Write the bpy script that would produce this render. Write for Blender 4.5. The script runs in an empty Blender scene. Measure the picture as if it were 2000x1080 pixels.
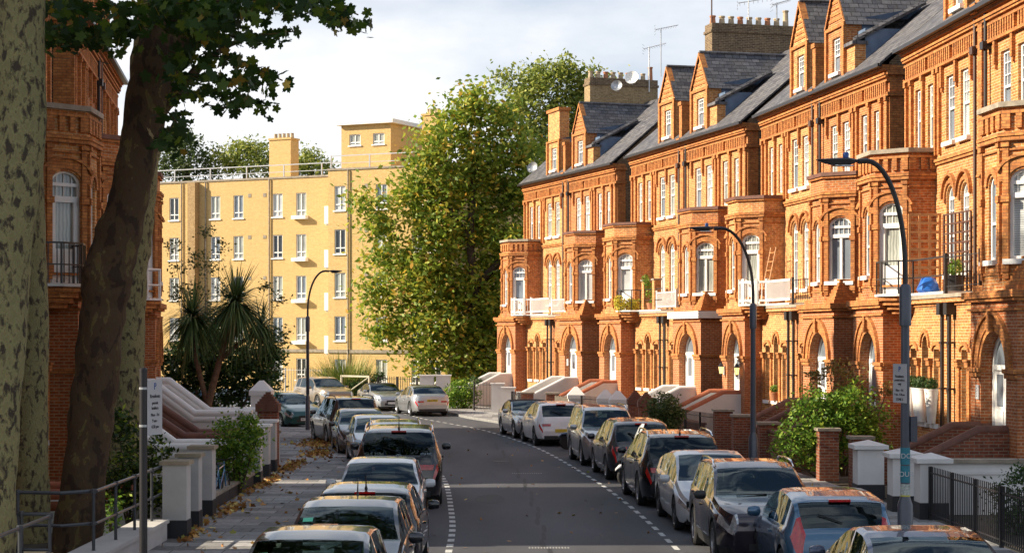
import bpy, math, random
import numpy as np
from mathutils import Vector, Matrix
R = math.radians
random.seed(7)
SC = bpy.context.scene
COL = SC.collection

# ---------------------------------------------------------------- camera, sky, sun, exposure
cam_d = bpy.data.cameras.new("camera")
cam = bpy.data.objects.new("camera", cam_d)
COL.objects.link(cam)
FPX = 3600.0                      # focal length in pixels of the 2000 px wide photograph
cam_d.sensor_width = 36.0
cam_d.lens = 36.0 * FPX / 2000.0
cam.location = (0, 0, 3.8)
cam.rotation_euler = (R(90), 0, 0)
cam_d.shift_y = 116.0 / 2000.0    # horizon lies at row 656 of 1080
cam_d.clip_end = 3000
SC.camera = cam

SUN_EL, SUN_AZ = 28.0, (-1.0, -0.03)      # horizontal direction towards the sun
w = bpy.data.worlds.new("World")
SC.world = w
w.use_nodes = True
nt = w.node_tree
nt.nodes.clear()
N = nt.nodes.new
out = N("ShaderNodeOutputWorld")
bg = N("ShaderNodeBackground")
sky = N("ShaderNodeTexSky")
sky.sky_type = 'NISHITA'
sky.sun_disc = False
sky.sun_elevation = R(SUN_EL)
sky.sun_rotation = math.atan2(SUN_AZ[0], SUN_AZ[1])
tc = N("ShaderNodeTexCoord")
mp = N("ShaderNodeMapping")
mp.inputs['Scale'].default_value = (3.2, 3.2, 9.0)
mp.inputs['Location'].default_value = (0.35, 0.0, 0.6)
ns = N("ShaderNodeTexNoise")
ns.inputs['Scale'].default_value = 1.0
ns.inputs['Detail'].default_value = 7
ns.inputs['Roughness'].default_value = 0.52
rp = N("ShaderNodeValToRGB")
rp.color_ramp.elements[0].position = 0.40
rp.color_ramp.elements[0].color = (0.25, 0.305, 0.385, 1)
rp.color_ramp.elements[1].position = 0.60
rp.color_ramp.elements[1].color = (0.56, 0.56, 0.57, 1)
scl = N("ShaderNodeVectorMath")
scl.operation = 'SCALE'
scl.inputs['Scale'].default_value = 0.08      # the sky's own strength
mx = N("ShaderNodeMix")
mx.data_type = 'RGBA'
L_ = nt.links.new
sepz = N("ShaderNodeSeparateXYZ")                # cloud cover: thick low over the street's end, open blue overhead
cov = N("ShaderNodeMapRange")
cov.inputs[1].default_value = 0.30; cov.inputs[2].default_value = 0.62
cov.inputs[3].default_value = 0.92; cov.inputs[4].default_value = 0.35
L_(tc.outputs['Generated'], sepz.inputs[0]); L_(sepz.outputs[2], cov.inputs[0]); 
n3_ = N("ShaderNodeTexNoise"); n3_.inputs['Scale'].default_value = 6.0; n3_.inputs['Detail'].default_value = 6; n3_.inputs['Roughness'].default_value = 0.6
L_(tc.outputs['Generated'], n3_.inputs['Vector'])
patchy = N("ShaderNodeMapRange"); patchy.inputs[1].default_value = 0.44; patchy.inputs[2].default_value = 0.58; patchy.inputs[3].default_value = -0.6; patchy.inputs[4].default_value = 1.0
L_(n3_.outputs['Fac'], patchy.inputs[0])
inv_ = N("ShaderNodeMath"); inv_.operation = 'SUBTRACT'; inv_.inputs[0].default_value = 1.0; L_(cov.outputs[0], inv_.inputs[1])
mul_ = N("ShaderNodeMath"); mul_.operation = 'MULTIPLY'; L_(inv_.outputs[0], mul_.inputs[0]); L_(patchy.outputs[0], mul_.inputs[1])
add_ = N("ShaderNodeMath"); add_.operation = 'ADD'; add_.use_clamp = True; L_(cov.outputs[0], add_.inputs[0]); L_(mul_.outputs[0], add_.inputs[1])
L_(add_.outputs[0], mx.inputs['Factor'])
L_(tc.outputs['Generated'], mp.inputs['Vector'])
L_(mp.outputs[0], ns.inputs['Vector'])
L_(ns.outputs['Fac'], rp.inputs['Fac'])
L_(sky.outputs[0], scl.inputs[0])
L_(scl.outputs[0], mx.inputs[6])
L_(rp.outputs[0], mx.inputs[7])
L_(mx.outputs[2], bg.inputs['Color'])
bg.inputs['Strength'].default_value = 1.0
L_(bg.outputs[0], out.inputs['Surface'])

sd = bpy.data.lights.new("sun", 'SUN')
sd.energy = 5.0
sd.angle = R(0.6)
sd.color = (1.0, 0.875, 0.67)
so = bpy.data.objects.new("sun", sd)
COL.objects.link(so)
az = Vector((SUN_AZ[0], SUN_AZ[1], 0)).normalized()
sun_dir = Vector((az.x * math.cos(R(SUN_EL)), az.y * math.cos(R(SUN_EL)), math.sin(R(SUN_EL))))
so.rotation_euler = sun_dir.to_track_quat('Z', 'Y').to_euler()
so.location = (-40, 20, 40)
SC.view_settings.view_transform = 'Standard'
SC.view_settings.look = 'None'
SC.view_settings.exposure = 1.0
SC.view_settings.gamma = 1.0
SC.cycles.max_bounces = 5
SC.cycles.diffuse_bounces = 3
SC.cycles.glossy_bounces = 3
SC.cycles.transparent_max_bounces = 6

# ---------------------------------------------------------------- helpers
def AT(px, py, z=0.0):
    "world point at height z seen at photo pixel (px, py)"
    k = (py - 656.0) / (3.8 - z)
    return ((px - 1000.0) / k, FPX / k, z)
def ATK(px, k, z=0.0):
    return ((px - 1000.0) / k, FPX / k, z)

class Fr:
    "a vertical wall frame: u runs along it, o comes out of it"
    def __init__(s, o, e, n): s.o, s.e, s.n = o, e, n
    def p(s, u, o, z): return (s.o[0] + s.e[0]*u + s.n[0]*o, s.o[1] + s.e[1]*u + s.n[1]*o, z)
    def hand(s): return s.e[0]*s.n[1] - s.e[1]*s.n[0]
    def sub(s, u0, o0, u1, o1):
        d = math.hypot(u1-u0, o1-o0); du, do = (u1-u0)/d, (o1-o0)/d
        a = s.p(u0, o0, 0)
        f = Fr((a[0], a[1]), (s.e[0]*du + s.n[0]*do, s.e[1]*du + s.n[1]*do),
               (s.e[0]*-do + s.n[0]*du, s.e[1]*-do + s.n[1]*du))
        f.len = d
        return f
F0 = Fr((0, 0), (1, 0), (0, -1))

class MB:
    def __init__(s): s.v, s.f, s.m = [], [], []
    def poly(s, pts, m=0, flip=False):
        n = len(s.v); s.v.extend(pts)
        idx = list(range(n, n+len(pts)))
        if flip: idx.reverse()
        s.f.append(idx); s.m.append(m)
    def fbox(s, fr, u0, u1, o0, o1, z0, z1, m=0, dz=0.0):
        "dz slopes the top outward edge down"
        P = fr.p
        a = [P(u0,o0,z0), P(u1,o0,z0), P(u1,o1,z0), P(u0,o1,z0), P(u0,o0,z1), P(u1,o0,z1), P(u1,o1,z1-dz), P(u0,o1,z1-dz)]
        fl = fr.hand() < 0
        n = len(s.v); s.v.extend(a)
        for q in ((0,3,2,1),(4,5,6,7),(0,1,5,4),(1,2,6,5),(2,3,7,6),(3,0,4,7)):
            q = [n+i for i in q]
            if fl: q.reverse()
            s.f.append(q); s.m.append(m)
    def box(s, x0, x1, y0, y1, z0, z1, m=0):
        s.fbox(Fr((0,0),(1,0),(0,1)), min(x0,x1), max(x0,x1), min(y0,y1), max(y0,y1), z0, z1, m)
    def panel(s, fr, u0, u1, z0, z1, ops=(), o=0.0, depth=0.2, m=0, mr=None, seg=8):
        "a wall with openings (ua, ub, za, zb, rise): zb is the spring line of an arch that rises by rise"
        mr = m if mr is None else mr
        fl = fr.hand() > 0
        def top(op, u):
            ua, ub, za, zb, r = op
            if r <= 0: return zb
            c, hw = (ua+ub)/2, (ub-ua)/2
            return zb + r*math.sqrt(max(0, 1-((u-c)/hw)**2))
        cuts = {u0, u1}
        for op in ops:
            cuts |= {op[0], op[1]}
            if op[4] > 0:
                for i in range(1, seg):
                    cuts.add((op[0]+op[1])/2 - (op[1]-op[0])/2*math.cos(math.pi*i/seg))
        cuts = sorted(c for c in cuts if u0-1e-6 <= c <= u1+1e-6)
        for a, b in zip(cuts, cuts[1:]):
            mid = (a+b)/2
            cov = sorted([op for op in ops if op[0] < mid < op[1]], key=lambda q: q[2])
            za0 = zb0 = z0
            for op in cov:
                if op[2] > za0 + 1e-4 or op[2] > zb0 + 1e-4:
                    s.poly([fr.p(a,o,za0), fr.p(b,o,zb0), fr.p(b,o,op[2]), fr.p(a,o,op[2])], m, fl)
                za0, zb0 = top(op, a), top(op, b)
            if z1 > za0 + 1e-4:
                s.poly([fr.p(a,o,za0), fr.p(b,o,zb0), fr.p(b,o,z1), fr.p(a,o,z1)], m, fl)
        for op in ops:
            ua, ub, za, zb, r = op
            i = o - depth
            s.poly([fr.p(ua,o,za), fr.p(ua,o,zb), fr.p(ua,i,zb), fr.p(ua,i,za)], mr, fl)
            s.poly([fr.p(ub,o,za), fr.p(ub,i,za), fr.p(ub,i,zb), fr.p(ub,o,zb)], mr, fl)
            s.poly([fr.p(ua,o,za), fr.p(ua,i,za), fr.p(ub,i,za), fr.p(ub,o,za)], mr, fl)
            pts = [(ua, zb), (ub, zb)] if r <= 0 else [(( ua+ub)/2 - (ub-ua)/2*math.cos(math.pi*q/seg), zb + r*math.sin(math.pi*q/seg)) for q in range(seg+1)]
            for (a, ta), (b, tb) in zip(pts, pts[1:]):
                s.poly([fr.p(a,o,ta), fr.p(b,o,tb), fr.p(b,i,tb), fr.p(a,i,ta)], mr, fl)
    def band(s, fr, c, z, r0u, r0z, t, o0, o1, m=0, a0=0.0, a1=180.0, seg=10):
        "an arch moulding of thickness t round a half ellipse"
        fl = fr.hand() > 0
        prev = None
        for i in range(seg+1):
            a = R(a0 + (a1-a0)*i/seg)
            ca, sa = -math.cos(a), math.sin(a)
            q = (c+ca*r0u, z+sa*r0z, c+ca*(r0u+t), z+sa*(r0z+t))
            if prev:
                A, B = prev, q
                s.poly([fr.p(A[0],o1,A[1]), fr.p(B[0],o1,B[1]), fr.p(B[2],o1,B[3]), fr.p(A[2],o1,A[3])], m, fl)
                s.poly([fr.p(A[2],o0,A[3]), fr.p(A[2],o1,A[3]), fr.p(B[2],o1,B[3]), fr.p(B[2],o0,B[3])], m, fl)
                s.poly([fr.p(A[0],o0,A[1]), fr.p(B[0],o0,B[1]), fr.p(B[0],o1,B[1]), fr.p(A[0],o1,A[1])], m, fl)
            prev = q
    def course(s, fr, pts, o, z0, z1, m=0, o0=-0.02):
        "a string course round an open plan polyline of (u, o) points, standing o proud"
        def off(pts, d):
            res = []
            for i, p in enumerate(pts):
                ns_ = []
                for a, b in ((i-1, i), (i, i+1)):
                    if a >= 0 and b < len(pts):
                        dx, dy = pts[b][0]-pts[a][0], pts[b][1]-pts[a][1]; l = math.hypot(dx, dy)
                        ns_.append((-dy/l, dx/l))
                if len(ns_) == 2:
                    nx, ny = ns_[0][0]+ns_[1][0], ns_[0][1]+ns_[1][1]
                    k = 2.0/(nx*nx+ny*ny); res.append((p[0]+nx*k*d, p[1]+ny*k*d))
                else: res.append((p[0]+ns_[0][0]*d, p[1]+ns_[0][1]*d))
            return res
        a, b = off(pts, o0), off(pts, o)
        fl = fr.hand() > 0
        P = fr.p
        for i in range(len(pts)-1):
            s.poly([P(*b[i],z0), P(*b[i+1],z0), P(*b[i+1],z1), P(*b[i],z1)], m, fl)
            s.poly([P(*b[i],z1), P(*b[i+1],z1), P(*a[i+1],z1), P(*a[i],z1)], m, fl)
            s.poly([P(*a[i],z0), P(*a[i+1],z0), P(*b[i+1],z0), P(*b[i],z0)], m, fl)
        s.poly([P(*a[0],z0), P(*b[0],z0), P(*b[0],z1), P(*a[0],z1)], m, fl)
        s.poly([P(*a[-1],z0), P(*a[-1],z1), P(*b[-1],z1), P(*b[-1],z0)], m, fl)
    def prism(s, pts, z0, z1, m=0):
        s.poly([(x, y, z1) for x, y in pts], m)
        s.poly([(x, y, z0) for x, y in reversed(pts)], m)
        for i in range(len(pts)):
            (x0, y0), (x1, y1) = pts[i], pts[(i+1) % len(pts)]
            s.poly([(x0,y0,z0), (x1,y1,z0), (x1,y1,z1), (x0,y0,z1)], m)
    def tube(s, path, r, n=8, m=0, cap=True):
        path = [Vector(p) for p in path]
        rr = r if isinstance(r, (list, tuple)) else [r]*len(path)
        rings = []
        up = None
        for i, p in enumerate(path):
            d = (path[min(i+1, len(path)-1)] - path[max(i-1, 0)]).normalized()
            if up is None: up = Vector((0,0,1)) if abs(d.z) < 0.9 else Vector((1,0,0))
            a = d.cross(up).normalized(); b = a.cross(d).normalized(); up = b
            base = len(s.v)
            for k in range(n):
                t = 2*math.pi*k/n
                s.v.append(tuple(p + (a*math.cos(t) + b*math.sin(t))*rr[i]))
            rings.append(base)
        for i in range(len(rings)-1):
            for k in range(n):
                k2 = (k+1) % n
                s.f.append([rings[i]+k2, rings[i]+k, rings[i+1]+k, rings[i+1]+k2]); s.m.append(m)
        if cap:
            s.f.append([rings[0]+k for k in range(n)]); s.m.append(m)
            s.f.append([rings[-1]+k for k in reversed(range(n))]); s.m.append(m)
    def lathe(s, prof, c=(0,0,0), n=12, m=0, axis='z'):
        base = len(s.v)
        for r, h in prof:
            for k in range(n):
                t = 2*math.pi*k/n
                x, y = r*math.cos(t), r*math.sin(t)
                s.v.append((c[0]+x, c[1]+y, c[2]+h) if axis == 'z' else (c[0]+x, c[1]+h, c[2]+y))
        for i in range(len(prof)-1):
            for k in range(n):
                k2 = (k+1) % n; a, b = base+i*n, base+(i+1)*n
                q = [a+k, a+k2, b+k2, b+k]
                if axis != 'z': q.reverse()
                s.f.append(q); s.m.append(m)
        s.f.append([base+k for k in (range(n) if axis != 'z' else reversed(range(n)))]); s.m.append(m)
        e = base+(len(prof)-1)*n
        s.f.append([e+k for k in (range(n) if axis == 'z' else reversed(range(n)))]); s.m.append(m)
    def xf(s, mat, start=0):
        for i in range(start, len(s.v)): s.v[i] = tuple(mat @ Vector(s.v[i]))
    def build(s, name, mats, parent=None, smooth=False, uv=True, sharp=35):
        me = bpy.data.meshes.new(name)
        me.from_pydata(s.v, [], s.f)
        if not isinstance(mats, (list, tuple)): mats = [mats]
        for mt in mats: me.materials.append(mt)
        if len(mats) > 1: me.polygons.foreach_set('material_index', s.m)
        if uv and s.f:
            ul = me.uv_layers.new(name='UVMap')
            uvs = np.zeros((len(me.loops), 2), dtype=np.float32)
            li = 0
            for pl in me.polygons:
                nx, ny, nz = pl.normal
                h = math.hypot(nx, ny)
                if h < 0.15: t = (1, 0, 0); b = (0, 1, 0)
                else:
                    t = (-ny/h, nx/h, 0)
                    b = (-nz*t[1], nz*t[0], h)      # t x n, pointing up the slope
                    b = (-nx*nz/h, -ny*nz/h, h)
                for vi in pl.vertices:
                    x, y, z = s.v[vi]
                    uvs[li] = (x*t[0]+y*t[1], x*b[0]+y*b[1]+z*b[2]); li += 1
            ul.data.foreach_set('uv', uvs.ravel())
        if smooth:
            me.shade_smooth()
            if sharp: me.set_sharp_from_angle(angle=R(sharp))
        o = bpy.data.objects.new(name, me)
        COL.objects.link(o)
        if parent is not None: o.parent = parent
        return o

def tag(o, label=None, cat=None, group=None, kind=None):
    if label: o['label'] = label
    if cat: o['category'] = cat
    if group: o['group'] = group
    if kind: o['kind'] = kind
    return o
def empty(name, loc=(0,0,0), rz=0.0, **k):
    o = bpy.data.objects.new(name, None)
    o.empty_display_size = 0.2
    COL.objects.link(o); o.location = loc; o.rotation_euler = (0, 0, rz)
    return tag(o, **k)
def copy_tree(o, parent=None):
    c = o.copy(); COL.objects.link(c)
    if parent is not None: c.parent = parent
    for ch in list(o.children): copy_tree(ch, c)
    return c
def text(body, size, mat, parent, M, name='lettering', ext=0.002):
    cu = bpy.data.curves.new(name, 'FONT'); cu.body = body; cu.size = size
    cu.align_x = 'CENTER'; cu.align_y = 'CENTER'; cu.extrude = ext
    cu.materials.append(mat)
    t_ = bpy.data.objects.new(name, cu); COL.objects.link(t_)
    me = bpy.data.meshes.new_from_object(t_.evaluated_get(bpy.context.evaluated_depsgraph_get()))
    bpy.data.objects.remove(t_)
    o = bpy.data.objects.new(name, me); COL.objects.link(o)
    o.parent = parent; o.matrix_local = M
    return o

# ---------------------------------------------------------------- materials
MT = {}
def newmat(name):
    m = bpy.data.materials.new(name); m.use_nodes = True
    t = m.node_tree; b = t.nodes['Principled BSDF']
    MT[name] = m
    return m, t, b
def rgb(c): return (c[0], c[1], c[2], 1)
def plain(name, c, rough=0.6, metal=0.0, var=0.12, scale=3.0, bump=0.0, coat=0.0, spec=0.5, coords='Object'):
    m, t, b = newmat(name)
    b.inputs['Roughness'].default_value = rough; b.inputs['Metallic'].default_value = metal
    b.inputs['Coat Weight'].default_value = coat; b.inputs['Coat Roughness'].default_value = 0.03
    b.inputs['Specular IOR Level'].default_value = spec
    tcx = t.nodes.new('ShaderNodeTexCoord'); nz = t.nodes.new('ShaderNodeTexNoise')
    nz.inputs['Scale'].default_value = scale; nz.inputs['Detail'].default_value = 6; nz.inputs['Roughness'].default_value = 0.65
    t.links.new(tcx.outputs[coords], nz.inputs['Vector'])
    mxx = t.nodes.new('ShaderNodeMix'); mxx.data_type = 'RGBA'
    mr_ = t.nodes.new('ShaderNodeMapRange'); mr_.inputs[1].default_value = 0.3; mr_.inputs[2].default_value = 0.7
    t.links.new(nz.outputs['Fac'], mr_.inputs[0]); t.links.new(mr_.outputs[0], mxx.inputs['Factor'])
    mxx.inputs[6].default_value = rgb([max(0, x*(1-var)) for x in c]); mxx.inputs[7].default_value = rgb([min(1, x*(1+var)) for x in c])
    t.links.new(mxx.outputs[2], b.inputs['Base Color'])
    if bump:
        bp = t.nodes.new('ShaderNodeBump'); bp.inputs['Strength'].default_value = 0.6; bp.inputs['Distance'].default_value = bump
        t.links.new(nz.outputs['Fac'], bp.inputs['Height']); t.links.new(bp.outputs[0], b.inputs['Normal'])
    return m
def bricks(name, c1, c2, mortar, bw=0.225, bh=0.075, mo=0.011, rough=0.85, dirt=0.35, dirtcol=(0.12,0.06,0.035), bump=0.008, bias=0.0, tone=0.55):
    m, t, b = newmat(name)
    n = t.nodes.new
    b.inputs['Roughness'].default_value = rough; b.inputs['Specular IOR Level'].default_value = 0.25
    uvn = n('ShaderNodeUVMap'); uvn.uv_map = 'UVMap'
    br = n('ShaderNodeTexBrick'); br.inputs['Scale'].default_value = 1.0
    br.inputs['Brick Width'].default_value = bw; br.inputs['Row Height'].default_value = bh
    br.inputs['Mortar Size'].default_value = mo; br.inputs['Mortar Smooth'].default_value = 0.15; br.inputs['Bias'].default_value = bias
    br.inputs['Color1'].default_value = rgb(c1); br.inputs['Color2'].default_value = rgb(c2); br.inputs['Mortar'].default_value = rgb(mortar)
    t.links.new(uvn.outputs[0], br.inputs['Vector'])
    tcx = n('ShaderNodeTexCoord')
    nz = n('ShaderNodeTexNoise'); nz.inputs['Scale'].default_value = 0.9; nz.inputs['Detail'].default_value = 8; nz.inputs['Roughness'].default_value = 0.7
    mpd = n('ShaderNodeMapping'); mpd.inputs['Scale'].default_value = (1.3, 1.3, 0.5); t.links.new(tcx.outputs['Object'], mpd.inputs[0])
    t.links.new(mpd.outputs[0], nz.inputs['Vector'])
    mr_ = n('ShaderNodeMapRange'); mr_.inputs[1].default_value = 0.48; mr_.inputs[2].default_value = 0.75; mr_.inputs[4].default_value = dirt
    t.links.new(nz.outputs['Fac'], mr_.inputs[0])
    mm = n('ShaderNodeMix'); mm.data_type = 'RGBA'; mm.inputs[7].default_value = rgb(dirtcol)
    t.links.new(mr_.outputs[0], mm.inputs['Factor']); t.links.new(br.outputs['Color'], mm.inputs[6])
    n2 = n('ShaderNodeTexNoise'); n2.inputs['Scale'].default_value = 9.0; n2.inputs['Detail'].default_value = 3
    t.links.new(tcx.outputs['Object'], n2.inputs['Vector'])
    m2 = n('ShaderNodeMix'); m2.data_type = 'RGBA'; m2.blend_type = 'MULTIPLY'; m2.inputs['Factor'].default_value = tone
    r2 = n('ShaderNodeValToRGB'); r2.color_ramp.elements[0].position = 0.35; r2.color_ramp.elements[0].color = (0.62,0.6,0.6,1); r2.color_ramp.elements[1].position = 0.62; r2.color_ramp.elements[1].color = (1.15,1.15,1.15,1)
    t.links.new(n2.outputs['Fac'], r2.inputs['Fac']); t.links.new(mm.outputs[2], m2.inputs[6]); t.links.new(r2.outputs[0], m2.inputs[7])
    t.links.new(m2.outputs[2], b.inputs['Base Color'])
    bp = n('ShaderNodeBump'); bp.inputs['Strength'].default_value = 0.7; bp.inputs['Distance'].default_value = bump; bp.invert = True
    t.links.new(br.outputs['Fac'], bp.inputs['Height']); t.links.new(bp.outputs[0], b.inputs['Normal'])
    return m
BR = bricks('red_brick', (0.62,0.265,0.078), (0.43,0.14,0.042), (0.60,0.42,0.23), mo=0.010, dirt=0.45, tone=0.75)
BR2 = bricks('red_brick_dark', (0.56,0.19,0.05), (0.38,0.11,0.034), (0.50,0.33,0.19), mo=0.010, dirt=0.6, tone=0.75)
BR3 = bricks('red_brick_pale', (0.66,0.30,0.09), (0.48,0.165,0.05), (0.64,0.46,0.26), mo=0.010, dirt=0.45, tone=0.75)
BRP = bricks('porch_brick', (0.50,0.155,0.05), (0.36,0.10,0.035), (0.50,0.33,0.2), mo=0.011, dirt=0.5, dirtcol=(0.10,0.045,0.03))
BRD = bricks('carved_red_brick', (0.60,0.255,0.078), (0.45,0.16,0.05), (0.30,0.135,0.06), bh=0.075, mo=0.009, dirt=0.5, tone=0.7)
BRW = bricks('weathered_red_brick', (0.27,0.08,0.04), (0.17,0.05,0.03), (0.26,0.18,0.13))
STK = bricks('brown_stock_brick', (0.20,0.13,0.07), (0.10,0.06,0.04), (0.30,0.24,0.16), dirt=0.5, dirtcol=(0.05,0.04,0.03))
YST = bricks('yellow_stock_brick', (0.36,0.25,0.12), (0.26,0.17,0.08), (0.34,0.28,0.19), dirt=0.4, dirtcol=(0.10,0.08,0.05))
YEL = bricks('yellow_brick', (0.66,0.43,0.16), (0.57,0.36,0.125), (0.62,0.47,0.26), dirt=0.15, dirtcol=(0.42,0.26,0.1), bump=0.004, tone=0.28)
YELSH = bricks('recess_shade_brick', (0.42,0.26,0.11), (0.34,0.2,0.08), (0.45,0.34,0.2), dirt=0.3)  # darker version of the yellow brick, for the recess shadow strip
SLATE = bricks('slate', (0.17,0.165,0.175), (0.075,0.075,0.09), (0.02,0.02,0.022), bw=0.34, bh=0.2, mo=0.012, rough=0.55, dirt=0.4, dirtcol=(0.13,0.11,0.075), bump=0.02)
PAVE = bricks('paving_slabs', (0.40,0.39,0.385), (0.17,0.165,0.165), (0.09,0.085,0.08), bw=0.9, bh=0.6, mo=0.012, rough=0.85, dirt=0.4, dirtcol=(0.12,0.1,0.085), bump=0.006)
WHITE = plain('white_paint', (0.80,0.79,0.77), 0.45, var=0.05, scale=1.5)
REND = plain('painted_render', (0.70,0.68,0.66), 0.75, var=0.10, scale=1.2, bump=0.004)
GREYR = plain('grey_masonry_paint', (0.50,0.485,0.47), 0.8, var=0.12, scale=1.5, bump=0.004)
BLACKP = plain('black_masonry_paint', (0.022,0.022,0.026), 0.6, scale=2)
STONE = plain('weathered_stone', (0.30,0.255,0.20), 0.85, var=0.35, scale=4, bump=0.01)
COPE = plain('terracotta_coping', (0.36,0.11,0.05), 0.7, var=0.3, scale=3, bump=0.006)
COPED = plain('dark_terracotta_coping', (0.14,0.055,0.035), 0.65, var=0.35, scale=4, bump=0.006)
LEAD = plain('lead_sheet', (0.10,0.15,0.24), 0.45, metal=0.0, var=0.25, scale=2)
LEADG = plain('grey_lead', (0.24,0.26,0.30), 0.5, var=0.2, scale=3)
PIPE = plain('black_iron', (0.018,0.016,0.018), 0.4, var=0.2, scale=3)
BRPIPE = plain('brown_iron', (0.07,0.035,0.025), 0.5, var=0.3, scale=3)
TERRA = plain('terracotta', (0.42,0.17,0.08), 0.8, var=0.25, scale=5)
BUFF = plain('buff_clay', (0.42,0.33,0.22), 0.85, var=0.3, scale=4)
RAILM = plain('grey_painted_rail', (0.05,0.053,0.06), 0.4, var=0.15, scale=4)
WOOD = plain('oiled_wood', (0.50,0.24,0.09), 0.6, var=0.25, scale=6)
GALV = plain('galvanised', (0.45,0.46,0.48), 0.4, metal=0.6, var=0.1, scale=6)
POSTM = plain('grey_lamp_post', (0.055,0.062,0.085), 0.35, var=0.15, scale=3, coat=0.2)
SIGNW = plain('sign_white', (0.45,0.45,0.47), 0.4, var=0.03)
INKB = plain('sign_blue', (0.02,0.08,0.30), 0.4, var=0.03)
INKD = plain('sign_black', (0.03,0.03,0.035), 0.5, var=0.03)
def glassmat(name, base, rough=0.04, spec=1.0):
    m, t, b = newmat(name)
    n = t.nodes.new
    b.inputs['Roughness'].default_value = rough; b.inputs['IOR'].default_value = 1.5; b.inputs['Specular IOR Level'].default_value = spec
    tcx = n('ShaderNodeTexCoord'); nz = n('ShaderNodeTexNoise'); nz.inputs['Scale'].default_value = 1.3; nz.inputs['Detail'].default_value = 2
    t.links.new(tcx.outputs['Object'], nz.inputs['Vector'])
    mxx = n('ShaderNodeMix'); mxx.data_type = 'RGBA'
    mxx.inputs[6].default_value = rgb([x*0.55 for x in base]); mxx.inputs[7].default_value = rgb([min(1, x*1.5) for x in base])
    t.links.new(nz.outputs['Fac'], mxx.inputs['Factor'])
    if 'blind' in name or 'curtain' in name:
        uvn = n('ShaderNodeUVMap'); uvn.uv_map = 'UVMap'; wv = n('ShaderNodeTexWave'); wv.bands_direction = 'X' if 'curtain' in name else 'Y'
        wv.inputs['Scale'].default_value = 3.2 if 'curtain' in name else 6.0; wv.inputs['Distortion'].default_value = 2.5 if 'curtain' in name else 0.0
        t.links.new(uvn.outputs[0], wv.inputs['Vector'])
        cr = n('ShaderNodeValToRGB'); cr.color_ramp.elements[0].color = (0.45,0.45,0.47,1); cr.color_ramp.elements[1].color = (1,1,1,1); t.links.new(wv.outputs['Fac'], cr.inputs[0])
        m5 = n('ShaderNodeMix'); m5.data_type = 'RGBA'; m5.blend_type = 'MULTIPLY'; m5.inputs['Factor'].default_value = 0.8
        t.links.new(mxx.outputs[2], m5.inputs[6]); t.links.new(cr.outputs[0], m5.inputs[7]); mxx = m5
    t.links.new(mxx.outputs[2], b.inputs['Base Color'])
    bp = n('ShaderNodeBump'); bp.inputs['Strength'].default_value = 0.08; bp.inputs['Distance'].default_value = 0.05
    t.links.new(nz.outputs['Fac'], bp.inputs['Height']); t.links.new(bp.outputs[0], b.inputs['Normal'])
    return m
GLASS = [glassmat('window_glass', (0.17,0.20,0.24)), glassmat('window_glass_blind', (0.58,0.60,0.60)),
         glassmat('window_glass_dark', (0.03,0.035,0.04)), glassmat('window_glass_curtain', (0.40,0.42,0.38))]
def carglass(name, tint, refl=1.0):
    m, t, b = newmat(name); n = t.nodes.new
    tr_ = n('ShaderNodeBsdfTransparent'); tr_.inputs['Color'].default_value = rgb(tint)
    gl = n('ShaderNodeBsdfGlossy'); gl.inputs['Roughness'].default_value = 0.01; gl.inputs['Color'].default_value = (0.80,0.93,0.97,1)
    fr = n('ShaderNodeFresnel'); fr.inputs['IOR'].default_value = 1.62
    mu = n('ShaderNodeMath'); mu.operation = 'MULTIPLY'; mu.inputs[1].default_value = refl; t.links.new(fr.outputs[0], mu.inputs[0])
    tcx = n('ShaderNodeTexCoord'); nz = n('ShaderNodeTexNoise'); nz.inputs['Scale'].default_value = 0.75; nz.inputs['Detail'].default_value = 1; nz.inputs['Distortion'].default_value = 0.4
    t.links.new(tcx.outputs['Object'], nz.inputs['Vector']); bp = n('ShaderNodeBump'); bp.inputs['Strength'].default_value = 0.5; bp.inputs['Distance'].default_value = 0.16
    t.links.new(nz.outputs['Fac'], bp.inputs['Height']); t.links.new(bp.outputs[0], gl.inputs['Normal'])
    mxs = n('ShaderNodeMixShader'); t.links.new(mu.outputs[0], mxs.inputs[0]); t.links.new(tr_.outputs[0], mxs.inputs[1]); t.links.new(gl.outputs[0], mxs.inputs[2])
    o = [q for q in t.nodes if q.type == 'OUTPUT_MATERIAL'][0]; t.links.new(mxs.outputs[0], o.inputs['Surface'])
    return m
CARGL = carglass('car_glass', (0.40,0.50,0.46), 1.05)
CARGD = carglass('privacy_glass', (0.06,0.07,0.07), 1.0)
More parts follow.
